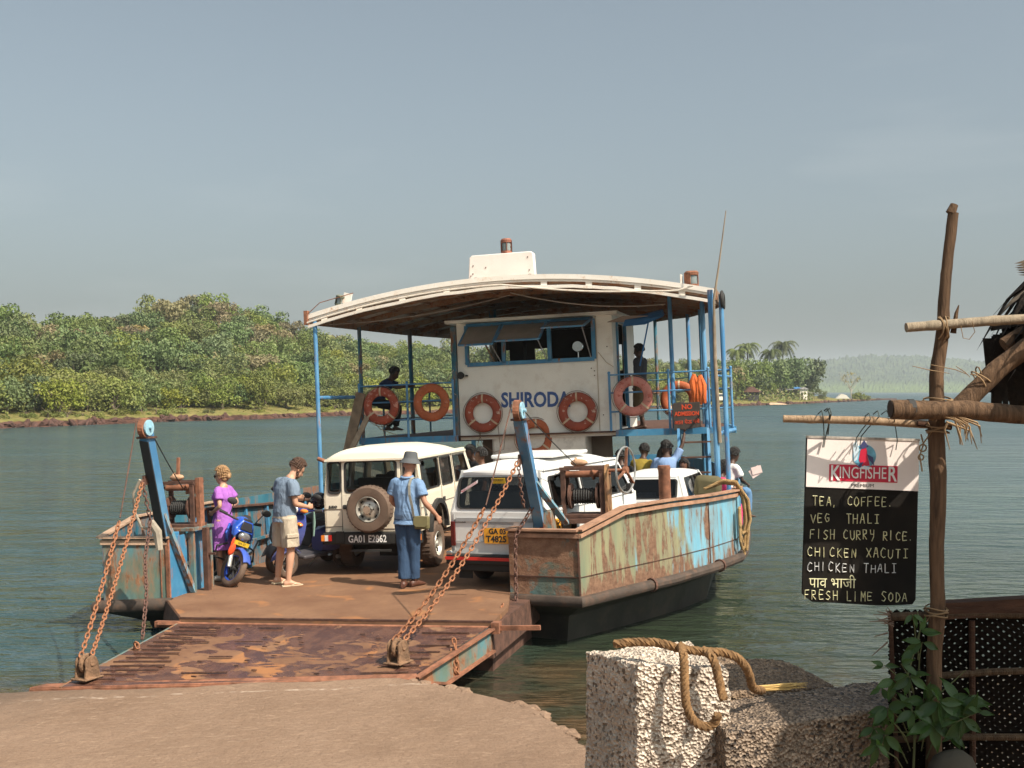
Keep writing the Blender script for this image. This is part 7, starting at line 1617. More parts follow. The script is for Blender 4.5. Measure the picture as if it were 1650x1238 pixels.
passenger(2.80, 8.3, 1.45, 20, 'passenger in a pale blue shirt with one arm raised to the deck beam', shirt=BLU, J=sit(1.68, chest=(0, .05, .44), neck=(0, .06, .62), head=(0, .09, .78), shR=(.19, .06, .60), elR=(.33, .06, .84), wrR=(.40, .10, 1.06), hR=(.2, .2, 1)))
passenger(3.08, 8.5, 1.22, 150, 'passenger in a brown patterned top beside the blue shirt', shirt=PRT, skin='brown', hairst='long', fem=True, J=sit(1.6, head=(0, .1, .70), neck=(0, .08, .56)))
passenger(3.32, 7.6, 1.03, 160, 'woman in dark clothes with a red lap cloth sitting low behind the ladder', shirt=BLK, legs=RED, skin='brown', hairst='long', fem=True)
passenger(3.62, 7.9, 1.12, -70, 'woman in a bright pink sari sitting right of the ladder', shirt=PNK, legs=PNK, hairst='long', fem=True)
passenger(3.80, 8.3, 1.32, -60, 'man in an off white shirt leaning out at the right rail with papers', shirt=LGT, skin='dark', legs=simple('denim_blue', (.1, .2, .35), .9))
m = MB(); m.box((0, 0, 0), (.20, .02, .15)); m.box((.03, -.02, .02), (.18, .01, .13), (0, .3, 0)); tag(m.build('folded_papers', simple('pinkish_paper', (.70, .52, .48), .8), None, matrix=FM @ T(4.35, 8.2, 1.02) @ RZ(20) @ RY(-30)), 'folded papers held out by the man in the off white shirt', 'papers')
for u, v, w, lb, sh in [(-1.12, 7.6, 1.46, 'dark haired passenger standing behind the front of the jeep', BLK), (-.78, 8.5, 1.50, 'passenger in black in the shade left of the lower house', BLK)]:
    passenger(u, v, w, 120, lb, shirt=sh)
person('passenger looking over the roof of the white minivan', PM(-.10, 6.2, 0.02, 100), stand(1.62), 'brown', HAIRK, DGR, .05, .7, BLK, 1, .014, voxel=.018, detail=False)
# people inside the vehicles
JM = FM @ T(-.85, 3.30, 0) @ RZ(2); VM = FM @ T(1.33, 2.20, 0) @ RZ(-12)
person('grey haired passenger in the jeep seen through the back window, on the left', JM @ T(-.12, 1.55, .82) @ RZ(0), sit(1.66), 'brown', simple('grey_hair', (.3, .28, .26), .8), DGR, .05, .7, BLK, .9, .014, voxel=.02, detail=False)
person('dark passenger in the jeep seen through the back window, on the right', JM @ T(.20, 1.30, .74) @ RZ(-10), sit(1.60), 'dark', HAIRK, BLK, .05, .7, BLK, .9, .014, voxel=.02, detail=False)
person('passenger in the jeep behind its middle side window', JM @ T(.45, 2.2, .80), sit(1.60), 'brown', HAIRK, cloth('maroon_cloth', (.2, .06, .05)), .05, .7, BLK, .9, .014, voxel=.02, detail=False)
person('passenger in a grey shirt inside the minivan', VM @ T(-.15, .62, .55) @ RZ(75), sit(1.62, elL=(-.2, .4, .4), wrL=(-.15, .62, .30), chest=(0, .1, .38), head=(0, .2, .62), neck=(0, .15, .52)), 'brown', HAIRK, cloth('silver_grey_cloth', (.34, .35, .37)), .05, 1.6, BLK, .9, .014, voxel=.018, detail=False)
# ------------------------------------------------------------------ foreground: hut corner, hanging menu board, blocks and rope
def W(px, py, D): return Vector(((px - 825) / 1800 * D, D, ZC - (py - 630) / 1800 * D))   # builder's ruler: bearing, drop and distance to metres
def wood(name, a, b, sc=(14, 14, 1.6)):
    t = NT(name, .85, 0, .2); v = t.coord('Object', sc); n = t.noise(2, 7, v, .65, .8)
    t.col(t.mix(t.rng(n, .3, .7), a, b)); t.bump(t.noise(3, 7, v, .7, .5), .8, .02); return t.m
LOG = wood('log_wood', (.045, .028, .018), (.20, .12, .07)); BAMB = wood('bamboo_wood', (.22, .145, .09), (.44, .31, .20)); GREYB = wood('grey_bamboo', (.22, .18, .13), (.40, .32, .23)); DWOOD = wood('dark_beam_wood', (.035, .018, .012), (.09, .045, .028), (2, 14, 14))
CORD = simple('jute_cord', (.26, .17, .09), .9, var=.3); BCORD = simple('black_cord', (.03, .04, .035), .8)
def pole(name, pts, rs, mat, label, cat='pole', n=14, nodes=False, rough=.08):
    root_pts = resample([Vector(p) for p in pts], .035); L = len(root_pts); m = MB(); rr = []; P = []
    tab = [(i / (len(rs) - 1), r) for i, r in enumerate(rs)]
    for i, p in enumerate(root_pts):
        f = i / max(1, L - 1); r = lerp_tab(tab, f) * (1 + rough * fbm(i * .21, len(pts) * 1.7)); 
        if nodes and i % 9 == 4: r *= 1.13
        rr.append(r); P.append(p + Vector((fbm(i * .08, 1.1), fbm(i * .08, 2.2), fbm(i * .08, 3.3))) * .011 * (rough > .03))
    m.tube(P, rr, n); o = m.build(name, mat, None, True, 60); return tag(o, label, cat)
def lashing(p, axis, r, turns, label, w=.05, mat=None, th=.004):
    m = MB(); axis = Vector(axis).normalized(); a = axis.cross(Vector((0, 1, .3))).normalized(); b = axis.cross(a); pts = []
    for i in range(turns * 14 + 1): q = 2 * math.pi * i / 14; pts.append(Vector(p) + axis * (w * (i / (turns * 14) - .5) + .008 * math.sin(q * 1.7)) + (a * math.cos(q) + b * math.sin(q)) * (r + .003 * math.sin(i)))
    rd = random.Random(int(abs(p[0] * 100))); e = pts[-1]; pts += [e + Vector((rd.uniform(-.03, .03), 0, -.04)), e + Vector((rd.uniform(-.05, .05), -.01, -.11))]
    m.tube(pts, th, 5); return tag(m.build('cord_lashing', mat or CORD, None, True), label, 'cord')
DP = 5.72
post_pts = [W(1500, 1300, DP), W(1506, 1100, DP), W(1509, 970, DP), W(1511, 800, DP), W(1511, 700, DP), W(1510, 640, DP), W(1509, 600, DP), W(1519, 525, DP), W(1524, 440, DP), W(1533, 380, DP), W(1537, 336, DP)]
post_o = pole('corner_post', post_pts, [.042, .041, .039, .038, .036, .039, .043, .037, .031, .028, .026], LOG, 'tall crooked log post at the corner of the hut with its bark worn', 'post')
m = MB(); m.tube([W(1536, 537, DP - .02), W(1541, 505, DP - .02), W(1545, 492, DP - .02)], [.016, .010, .003], 6); m.tube([W(1532, 344, DP), W(1538, 330, DP)], [.026, .02], 9); m.build('split_stub', LOG, post_o, True)
pole('roof_batten', [W(1460, 528, DP - .06), W(1600, 517, DP - .05), W(1960, 497, DP - .05)], [.024, .025, .025], GREYB, 'grey horizontal bamboo lashed across the upper part of the corner post', nodes=True, rough=.02)
lg = pole('eave_log', [W(1436, 659, DP - .12), W(1560, 662, DP - .12), W(2300, 700, DP - .1)], [.048, .047, .05], LOG, 'thick horizontal log tied to the corner post above the menu board', 'log')
m = MB(); m.cyl(W(1434, 659, DP - .12), W(1437, 659, DP - .12), .044, 14); m.build('sawn_end', simple('sawn_dark', (.035, .022, .015), .9, var=.4, scale=20), lg)
m = MB(); m.cyl(W(1462, 660, DP - .12), W(1472, 660, DP - .12), .052, 14); m.build('rubber_band', BLACKR, lg)
bam = pole('sign_bamboo', [W(1262, 675, DP + .12), W(1400, 678, DP + .07), W(1520, 686, DP + .06)], [.019, .021, .021], BAMB, 'pale slim bamboo rod that carries the menu board', nodes=True, rough=.015)
pole('rafter', [W(1532, 668, DP - .03), W(1600, 600, DP - .03), W(1700, 528, DP), W(2100, 250, DP + .1)], [.050, .052, .054, .055], LOG, 'thick slanting rafter log rising right from the corner post', 'log')
pole('small_batten', [W(1478, 683, DP + .0), W(1540, 690, DP)], [.014, .014], DWOOD, 'short dark batten under the thick log', rough=.02)
for p, ax, r, t, lb in [(W(1519, 528, DP - .03), (1, 0, .1), .055, 3, 'cord lashing around post and upper bamboo'), (W(1511, 648, DP - .06), (0, 0, 1), .07, 4, 'cord lashing around post and thick log'), (W(1511, 690, DP - .02), (0, 0, 1), .056, 3, 'cord lashing just below the thick log'), (W(1508, 985, DP), (0, 0, 1), .056, 4, 'cord lashing where the post meets the fence beam'), (W(1580, 612, DP - .03), (.7, 0, .6), .058, 2, 'thin cord tied around the rafter')]:
    lashing(p, ax, r, t, lb)
m = MB(); rd = random.Random(6)
for i in range(16):
    a = W(1530 + rd.uniform(-8, 24), 672 + rd.uniform(-6, 10), DP - .15); b = a + Vector((rd.uniform(-.02, .12), 0, rd.uniform(-.02, -.05))); c = b + Vector((rd.uniform(-.02, .04), rd.uniform(-.02, .02), rd.uniform(-.05, -.10))); m.tube([a, b, c], [.006, .005, .002], 4)
tag(m.build('frayed_fibre', CORD, None, True), 'frayed dark palm fibre hanging beneath the log right of the post', 'fibre', kind='stuff')
m = MB()
for a, b, c in [((1470, 590), (1500, 597), (1530, 602)), ((1540, 590), (1555, 600), (1563, 608)), ((1500, 588), (1540, 596), (1560, 604))]: m.tube([W(*a, DP - .08), W(*b, DP - .08), W(*c, DP - .08)], [.0015, .0025, .0015], 4)
m.tube([W(1548, 525, DP - .1), W(1552, 545, DP - .1), W(1562, 547, DP - .1), W(1571, 535, DP - .1), W(1566, 518, DP - .1)], .002, 4); tag(m.build('straw', CORD, None), 'loose straws and a wire loop by the upper bamboo', 'straw', kind='stuff')

# menu board
BW, BH = .603, .888; MBD = Matrix.Translation(W(1387.5, 839.5, DP + .22) ) @ RY(1.15)
BOARDK = NT('board_black', .85, 0, .15); _o = BOARDK.coord('Object'); BOARDK.col(BOARDK.mix(BOARDK.rng(BOARDK.noise(5, 6, _o), .4, .7, 0, .6), (.010, .009, .008), (.028, .022, .017))); BOARDK.bump(BOARDK.noise(30, 4, _o), .15, .004); BOARDK = BOARDK.m
BOARDW = simple('board_white', (.88, .80, .76), .5, var=.03, scale=3, grime=((.45, .35, .3), .15)); LOGR = simple('logo_red', (.55, .015, .05), .4, var=.05); LOGB = simple('logo_sky', (.16, .45, .62), .4, var=.5, scale=14); LOGD = simple('logo_dark', (.05, .06, .16), .4); CHALKY = simple('chalk_cream', (.88, .80, .50), .9, var=.25, scale=40); CHALKW = simple('chalk_white', (.86, .86, .82), .9, var=.25, scale=40)
sgn = empty('menu_board', 'hanging menu board with white beer logo panel over a hand lettered black panel', 'sign', matrix=MBD)
sc_ = (DP + .22) / 1800
def BX(px, py): return ((px - 1387.5) * sc_, -(py - 839.5) * sc_)   # board metres
out = [(-BW / 2 + .003, BH / 2), (BW / 2, BH / 2 - .004), (BW / 2 - .002, -BH / 2 + .03), (BW / 2 - .02, -BH / 2 + .004), (.10, -BH / 2 - .006), (-.10, -BH / 2 + .004), (-BW / 2 + .05, -BH / 2 + .008), (-BW / 2 + .012, -BH / 2 + .035), (-BW / 2 - .004, -BH / 2 + .05)]
m = MB(); m.prism([(x, 0, z) for x, z in out], (0, .018, 0)); m.build('board', BOARDK, sgn, bevel=.003)
m = MB(); zt = .170; m.prism([(-BW / 2 + .004, -.002, zt + .006), (BW / 2 - .002, -.002, zt - .006), (BW / 2 - .002, -.002, BH / 2 - .008), (-BW / 2 + .006, -.002, BH / 2 - .010)], (0, -.003, 0)); wp = m.build('logo_panel', BOARDW, sgn)
m = MB(); m.bar((-BW / 2, -.004, BH / 2 - .002), (BW / 2, -.004, BH / 2 - .008), .01, .012); m.build('top_edge', simple('worn_edge', (.4, .36, .32), .8, var=.6, scale=30), sgn)
x0, z0 = BX(1334, 777); x1, z1 = BX(1444, 750)
m = MB(); m.prism([(x0, -.006, z0 + .004), (x1, -.006, z0), (x1, -.006, z1), (x0, -.006, z1 + .003)], (0, -.001, 0)); m.build('red_band', LOGR, wp)
def stroke(m, pts, r, y=-.009): m.tube([(x, y, z) for x, z in pts], r, 6, flat=.35, ref=(0, 1, 0))
text_mesh('K', .112, WHITEINK, 'lettering', wp, T(x0 + .030, -.010, (z0 + z1) / 2 - .002) @ UP, bold=.002, ext=.0006, sx=.70)
text_mesh('INGFISHE', .088, WHITEINK, 'lettering', wp, T((x0 + x1) / 2 - .004, -.010, (z0 + z1) / 2 + .002) @ UP, bold=.0, ext=.0006, sx=.69)
text_mesh('R', .112, WHITEINK, 'lettering', wp, T(x1 - .030, -.010, (z0 + z1) / 2 - .002) @ UP, bold=.002, ext=.0006, sx=.70)

text_mesh('PREMIUM', .026, simple('grey_ink', (.10, .09, .09), .7), 'lettering', wp, T(*[BX(1388, 781.5)[0], -.007, BX(1388, 782.5)[1]]) @ UP, bold=.0, ext=.0004, sx=1.15)
m = MB(); cx, cz = BX(1390, 735); m.cyl((cx, -.005, cz), (cx, -.008, cz), .062, 30); m.build('emblem', LOGB, wp)
m = MB(); m.prism([(cx - .012, -.009, cz - .055), (cx - .03, -.009, cz - .02), (cx - .022, -.009, cz + .03), (cx + .002, -.009, cz + .062), (cx + .012, -.009, cz + .03), (cx + .018, -.009, cz - .01), (cx + .03, -.009, cz - .05)], (0, -.001, 0)); m.build('emblem_bird', LOGR, wp)
m = MB(); m.prism([(cx - .03, -.010, cz + .045), (cx - .005, -.010, cz + .085), (cx + .004, -.010, cz + .075), (cx + .02, -.010, cz + .05), (cx - .01, -.010, cz + .038)], (0, -.001, 0)); m.prism([(cx + .012, -.010, cz + .012), (cx + .045, -.010, cz - .005), (cx + .052, -.010, cz - .05), (cx + .025, -.010, cz - .02)], (0, -.001, 0)); m.prism([(cx - .035, -.010, cz - .055), (cx - .02, -.010, cz - .062), (cx - .004, -.010, cz - .03), (cx - .02, -.010, cz - .035)], (0, -.001, 0)); m.build('emblem_wing', LOGD, wp)
m = MB(); m.prism([(cx - .055, -.0095, cz - .03), (cx - .062, -.0095, cz + .06), (cx - .045, -.0095, cz + .085), (cx - .028, -.0095, cz + .03), (cx - .04, -.0095, cz - .02)], (0, -.001, 0)); m.prism([(cx - .03, -.0095, cz - .066), (cx, -.0095, cz - .05), (cx + .04, -.0095, cz - .062), (cx + .02, -.0095, cz - .072)], (0, -.001, 0)); m.build('emblem_splash', simple('logo_pale', (.6, .75, .85), .5), wp)
GL = {'T': [[(0, 1), (1, 1)], [(.5, 1), (.5, 0)]], 'E': [[(.9, .95), (.1, 1), (0, .5), (.1, 0), (.9, .05)], [(.05, .5), (.75, .52)]], 'A': [[(0, 0), (.45, 1), (.6, .95), (.95, 0)], [(.2, .4), (.8, .4)]], ',': [[(.3, .05), (.1, -.25)]], 'C': [[(.95, .85), (.5, 1), (.05, .6), (.1, .2), (.5, 0), (.95, .12)]],
      'O': [[(.5, 1), (.05, .7), (.05, .25), (.5, 0), (.95, .3), (.92, .75), (.5, 1)]], 'F': [[(.95, 1), (.05, .97), (.05, 0)], [(.05, .5), (.75, .52)]], '.': [[(.3, .02), (.45, .05)]], 'V': [[(0, 1), (.45, 0), (.95, 1)]], 'G': [[(.95, .9), (.4, 1), (.05, .5), (.4, .02), (.9, .15), (.92, .5), (.5, .48)]],
      'H': [[(.05, 1), (.05, 0)], [(.92, 1), (.92, 0)], [(.05, .5), (.92, .52)]], 'L': [[(.05, 1), (.08, 0), (.9, .02)]], 'I': [[(.5, 1), (.5, 0)], [(.1, 1), (.9, 1)], [(.1, 0), (.9, .02)]], 'i': [[(.3, 1), (.3, 0)]], 'S': [[(.9, .9), (.4, 1), (.08, .72), (.5, .5), (.9, .28), (.5, 0), (.05, .1)]], 'U': [[(.05, 1), (.08, .25), (.5, 0), (.9, .25), (.92, 1)]],
      'R': [[(.05, 0), (.08, 1), (.75, .95), (.8, .6), (.1, .5), (.9, 0)]], 'Y': [[(.05, 1), (.2, .55), (.8, .55)], [(.9, 1), (.85, .3), (.4, -.15)]], 'K': [[(.08, 1), (.08, 0)], [(.9, 1), (.1, .48), (.95, 0)]], 'N': [[(.05, 0), (.08, 1), (.85, 0), (.9, 1)]], 'X': [[(.05, 1), (.95, 0)], [(.95, 1), (.05, 0)]], 'M': [[(.02, 0), (.12, 1), (.5, .35), (.88, 1), (.98, 0)]], 'D': [[(.08, 0), (.08, 1), (.6, .9), (.92, .5), (.6, .1), (.08, 0)]], ' ': []}
def hand_write(txt, px0, px1, py, hpx, mat, seed=1):
    rd = random.Random(seed); n = len(txt); adv = (px1 - px0) / n; m = MB()
    for i, ch in enumerate(txt):
        ox = px0 + adv * i + rd.uniform(-.5, .5); oy = py + hpx / 2 + rd.uniform(-1.2, 1.2); w_ = adv * (.66 if ch not in ',.' else .5); hh = hpx * rd.uniform(.9, 1.08)
        for s_ in GL.get(ch, []):
            pts = [(ox + (x + rd.uniform(-.05, .05)) * w_, oy - z * hh) for x, z in s_]; q = [BX(*p) for p in pts]
            f = []
            for a, b in zip(q, q[1:]): f += [Vector(a).lerp(Vector(b), t / 3) for t in range(3)]
            f.append(Vector(q[-1])); stroke(m, [(p[0], p[1]) for p in f], .0054 * rd.uniform(.85, 1.15), -.0015)
    m.build('hand_lettering', mat, sgn, True)
hand_write('TEA, COFFEE.', 1309, 1442, 808, 15, CHALKY, 1); hand_write('VEG  THALI', 1306, 1420, 836, 15, CHALKY, 2); hand_write('FiSH CURRY RiCE.', 1306, 1476, 862, 15, CHALKY, 3)
hand_write('CHiCKEN XACUTI', 1302, 1468, 891, 15, CHALKY, 4); hand_write('CHiCKEN THALI', 1302, 1450, 915, 14, CHALKW, 5); hand_write('FRESH LiME SODA', 1299, 1468, 961, 15, CHALKY, 7)
xx, zz = BX(1343, 941); text_mesh('\u092a\u093e\u0935 \u092d\u093e\u091c\u0940', .078, CHALKY, 'hand_lettering', sgn, T(xx, -.0015, zz) @ UP, bold=-.0004, ext=.001, sx=.88)
for a, b, lb in [((1322, 668), (1328, 706), 'left cord tying the menu board to its bamboo'), ((1335, 664), (1330, 706), 'second cord from the left tying the menu board'), ((1412, 668), (1388, 703), 'middle cord tying the menu board'), ((1436, 672), (1446, 710), 'right cord tying the menu board'), ((1398, 672), (1380, 706), 'thin green cord in the middle above the menu board')]:
    m = MB(); A = W(*a, DP + .06); B = W(*b, DP + .20); m.tube([A + Vector((0, .05, .0)), A + Vector((0, -.02, .02)), A + Vector((.004, -.035, -.01)), A.lerp(B, .6) + Vector((.006, 0, 0)), B, B + Vector((-.01, -.005, -.05))], .0028, 5); tag(m.build('cord', BCORD, None, True), lb, 'cord')
m = MB(); m.tube([W(1328, 662, DP + .08), W(1333, 658, DP + .06), W(1337, 668, DP + .05), W(1334, 700, DP + .18)], .004, 5); m.tube([W(1420, 668, DP + .08), W(1428, 662, DP + .05), W(1437, 672, DP + .05)], .003, 5); tag(m.build('cord', BCORD, None, True), 'dark knotted cord ends sticking up over the bamboo rod', 'cord')
m = MB(); m.tube([W(1484, 700, DP), W(1488, 716, DP), W(1482, 735, DP), W(1486, 760, DP)], .004, 5); m.torus(W(1487, 722, DP), .018, .004, 12, 5, 'y'); m.torus(W(1484, 737, DP), .014, .004, 12, 5, 'y'); tag(m.build('knotted_cord', CORD, None, True), 'knotted cord dangling between the menu board and the post', 'cord')

# thatched roof corner
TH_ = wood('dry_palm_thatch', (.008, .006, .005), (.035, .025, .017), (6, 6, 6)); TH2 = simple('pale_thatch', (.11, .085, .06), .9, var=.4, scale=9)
hut = empty('thatched_hut_roof', 'dark ragged palm thatch roof corner of the hut at the right', 'roof', matrix=T(0, 0, 0))
def rz_(x, y): return 3.42 + .62 * (x - 2.5) - .04 * (y - 5.9)
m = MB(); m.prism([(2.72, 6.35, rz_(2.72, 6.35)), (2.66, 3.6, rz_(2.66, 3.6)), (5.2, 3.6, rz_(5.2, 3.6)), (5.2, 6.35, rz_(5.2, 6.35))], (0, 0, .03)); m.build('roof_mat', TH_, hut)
rd = random.Random(12); m = MB(); m2 = MB()
for i in range(620):
    y = rd.uniform(5.3, 6.35); x = 2.74 + rd.random() ** 1.5 * .7; L = rd.uniform(.18, .46); w = rd.uniform(.012, .035); up = rd.uniform(-.03, .26)
    p = Vector((x + .12, y, rz_(x, y) + up)); d = Vector((-.72 + rd.uniform(-.15, .2), rd.uniform(-.5, .3), -.5 - rd.random() * .6)).normalized()
    side = d.cross(Vector((0, 1, .2))).normalized() * 0 + Vector((rd.uniform(-.2, .2), 1, rd.uniform(-.4, .4))).normalized()
    q = p + d * L * .5; e = p + d * L * .85 + Vector((0, 0, -L * .12)); T_ = (m2 if rd.random() < .12 else m)
    T_.add([p - side * w, p + side * w, q + side * w * .9, q - side * w * .9, e], [(0, 1, 2, 3), (3, 2, 4)])
for i in range(60):
    y = rd.uniform(5.6, 6.3); x = 2.66 + rd.random() * .34; L = rd.uniform(.22, .46); p = Vector((x, y, rz_(x, y) - .03)); s_ = Vector((1, rd.uniform(-.5, .5), 0)).normalized() * rd.uniform(.02, .05)
    e = p + Vector((rd.uniform(-.04, .04), rd.uniform(-.05, .05), -L)); m.add([p - s_, p + s_, e + s_ * .7, e - s_ * .4], [(0, 1, 2, 3)])
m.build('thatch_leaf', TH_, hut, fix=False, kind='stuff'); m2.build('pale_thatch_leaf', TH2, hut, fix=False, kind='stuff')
m = MB()
for k in range(4): a = W(1634 + k * 2, 425 + k * 4, 5.9); m.add([a, a + Vector((.10, 0, .035)), a + Vector((.12, 0, .0))], [(0, 1, 2)]); m.add([a + Vector((0, 0, -.02)), a + Vector((.09, .02, -.01)), a + Vector((.1, .02, -.03))], [(0, 1, 2)])
m.tube([W(1640, 432, 5.9) + Vector((.05, 0, 0)), (2.95, 5.9, 3.86), (3.25, 5.9, rz_(3.25, 5.9) + .05)], [.004, .008, .012], 5); m.build('frond_tip', TH2, hut, fix=False)
for y in (5.95, 5.2, 4.4): m = MB(); m.tube([(2.62, y, rz_(2.62, y) - .05), (5.2, y, rz_(5.2, y) - .05)], .04, 8); m.build('rafter', LOG, hut, True)
for x in (3.1, 5.0): m = MB(); m.tube([(x, 4.1, .9), (x, 4.1, rz_(x, 4.1))], .05, 8); m.build('post', LOG, hut, True)

# woven fence below the board
fence = empty('woven_fence', 'dark woven bamboo lattice fence with a beam on top below the menu board', 'fence')
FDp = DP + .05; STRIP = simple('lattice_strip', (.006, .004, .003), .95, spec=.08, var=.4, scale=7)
X0, X1, Z0, Z1 = W(1433, 0, FDp).x, 3.1, 1.02, W(0, 985, FDp).z
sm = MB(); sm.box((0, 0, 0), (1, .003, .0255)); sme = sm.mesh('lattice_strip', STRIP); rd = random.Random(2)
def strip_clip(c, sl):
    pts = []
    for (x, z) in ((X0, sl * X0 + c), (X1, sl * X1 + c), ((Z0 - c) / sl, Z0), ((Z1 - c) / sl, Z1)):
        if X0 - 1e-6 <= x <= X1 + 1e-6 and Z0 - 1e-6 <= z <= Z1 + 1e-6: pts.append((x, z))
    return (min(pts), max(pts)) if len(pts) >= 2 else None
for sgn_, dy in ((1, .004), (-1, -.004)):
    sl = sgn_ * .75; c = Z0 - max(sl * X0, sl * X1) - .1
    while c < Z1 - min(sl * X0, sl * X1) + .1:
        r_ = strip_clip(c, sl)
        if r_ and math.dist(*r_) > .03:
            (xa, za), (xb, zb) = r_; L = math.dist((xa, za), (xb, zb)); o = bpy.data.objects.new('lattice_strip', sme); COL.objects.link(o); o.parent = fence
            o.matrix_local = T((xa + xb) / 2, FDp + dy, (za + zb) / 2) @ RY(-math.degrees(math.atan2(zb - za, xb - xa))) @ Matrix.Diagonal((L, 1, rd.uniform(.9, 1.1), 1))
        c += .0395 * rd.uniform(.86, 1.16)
def fpole(a, b, r, mat, name): m = MB(); m.tube([a, (Vector(a) + Vector(b)) / 2 + Vector((0, 0, .008)), b], r, 9); m.build(name, mat, fence, True)
m = MB(); m.prism([W(1512, 973, FDp - .05), W(1700, 962, FDp - .05), W(1700, 986, FDp - .05), W(1512, 1000, FDp - .05)], (0, .09, 0)); m.build('top_beam', DWOOD, fence, bevel=.006)
RAILM = wood('shaded_bamboo', (.04, .026, .016), (.10, .066, .04))  # bamboo tones darkened to carry the hut's shade
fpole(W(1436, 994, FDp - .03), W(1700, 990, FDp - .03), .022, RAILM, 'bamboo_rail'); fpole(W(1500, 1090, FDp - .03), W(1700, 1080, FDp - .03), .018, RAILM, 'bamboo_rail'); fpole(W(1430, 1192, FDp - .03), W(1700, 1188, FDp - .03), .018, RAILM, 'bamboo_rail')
fpole(W(1434, 985, FDp - .02), W(1448, 1290, FDp - .02), .012, DWOOD, 'end_stick'); fpole(W(1566, 1000, FDp - .025), W(1568, 1290, FDp - .025), .016, DWOOD, 'upright')
m = MB(); rd = random.Random(21)
for i in range(14):
    a = W(1440, rd.uniform(988, 1010), FDp - .03); b = a + Vector((-rd.uniform(.03, .11), 0, rd.uniform(-.05, .06))); m.tube([a, b], [.005, .0015], 4)
for px, py, qx, qy in ((1430, 1020, 1409, 1026), (1430, 1035, 1405, 1057), (1432, 1000, 1401, 1002)): m.tube([W(px, py, FDp - .03), W(qx, qy, FDp - .04)], [.005, .002], 4)
m.build('twig_bundle', simple('twig', (.16, .11, .08), .9), fence, kind='stuff')
m = MB(); m.ell(W(1534, 1262, FDp - .2), (.13, .10, .17), 18, 12); m.v = [tuple(Vector(p) + Vector((.02, .02, .03)) * fbm(p[0] * 9, p[2] * 9, p[1] * 9)) for p in m.v]; tag(m.build('cloth_sack', simple('sack_cloth', (.055, .048, .036), .95, bump=.8, bscale=9), None, True), 'grey cloth sack at the foot of the woven fence', 'sack')

# climbing plant, every leaf a piece
LEAFG = NT('vine_leaf', .42, 0, .45); _f = LEAFG.objrand(); LEAFG.col(LEAFG.mix(_f, (.014, .045, .010), (.042, .10, .022))); _o = LEAFG.coord('Object'); LEAFG.bump(LEAFG.noise(18, 3, _o), .3, .01)
_tr = LEAFG.n('ShaderNodeBsdfTranslucent'); _tr.inputs[0].default_value = (.12, .25, .03, 1); _mx = LEAFG.n('ShaderNodeMixShader'); _mx.inputs[0].default_value = .3; LEAFG.l(LEAFG.b.outputs[0], _mx.inputs[1]); LEAFG.l(_tr.outputs[0], _mx.inputs[2]); LEAFG.l(_mx.outputs[0], LEAFG.out.inputs[0]); LEAFG = LEAFG.m
lm = MB(); prof = [(0, .0), (.12, .10), (.3, .18), (.5, .19), (.7, .13), (.88, .05), (1, 0)]; vs = []
for t, w in prof: zc = -.25 * t * t; vs += [(-w, t, zc + .05 * (w > 0)), (0, t, zc - .03), (w, t, zc + .05 * (w > 0))]
lm.add(vs, [(i * 3 + j, i * 3 + j + 1, (i + 1) * 3 + j + 1, (i + 1) * 3 + j) for i in range(6) for j in (0, 1)]); leafme = lm.mesh('leaf', LEAFG, True, 80, fix=False)
vine = empty('climbing_plant', 'green leafy creeper climbing the left end of the woven fence', 'plant'); rd = random.Random(31); stems = MB()
CL = [(1482, 1018, 3, 30), (1486, 1035, 3, 34), (1452, 1070, 3, 30), (1440, 1095, 4, 30), (1425, 1072, 3, 18), (1465, 1090, 4, 34), (1420, 1108, 3, 22), (1500, 1100, 3, 36), (1488, 1128, 5, 38), (1512, 1130, 6, 44), (1545, 1132, 6, 42), (1562, 1120, 4, 34), (1470, 1145, 4, 36), (1500, 1165, 5, 44), (1550, 1158, 5, 42), (1430, 1140, 5, 34), (1418, 1150, 3, 28), (1408, 1172, 4, 26), (1425, 1185, 5, 34), (1412, 1200, 4, 32), (1440, 1165, 3, 28), (1526, 1178, 3, 36), (1575, 1148, 3, 30), (1470, 990, 3, 26)]
for px, py, n, Lp in CL:
    D = DP - .12 - rd.random() * .12; c = W(px, py, D); sc = D / 1800
    stems.tube([W(1478 + (px - 1478) * .3, py + 45, DP - .03), W((px + 1478) / 2, py + 22, D + .03), c], [.004, .003, .002], 5)
    for i in range(n):
        a = rd.uniform(0, 6.28) if n < 4 else 2 * math.pi * i / n + rd.uniform(-.4, .4); d = Vector((math.cos(a), rd.uniform(-.6, .1), math.sin(a) * .8 - .5)).normalized()
        o = bpy.data.objects.new('leaf', leafme); COL.objects.link(o); o.parent = vine; L = Lp * sc * rd.uniform(.75, 1.2); nrm = Vector((rd.uniform(-.3, .5), -1, rd.uniform(.2, .9))).normalized()
        y = d; x = y.cross(nrm).normalized(); z = x.cross(y); o.matrix_local = T(*(c + d * .006)) @ Matrix((x, y, z)).transposed().to_4x4() @ Matrix.Diagonal((L * 1.05, L, L, 1))
stems.tube([W(1470, 1300, DP - .04), W(1474, 1180, DP - .05), W(1462, 1090, DP - .05), W(1484, 1010, DP - .05), W(1478, 985, DP - .04)], [.007, .006, .005, .004, .002], 6)
stems.tube([W(1474, 1180, DP - .05), W(1440, 1180, DP - .1), W(1405, 1175, DP - .12)], [.004, .003, .002], 5); stems.tube([W(1500, 1130, DP - .06), W(1540, 1095, DP - .08), W(1556, 1080, DP - .1)], [.004, .003, .0015], 5)
stems.build('stem', simple('vine_stem', (.10, .12, .05), .8), vine, True)

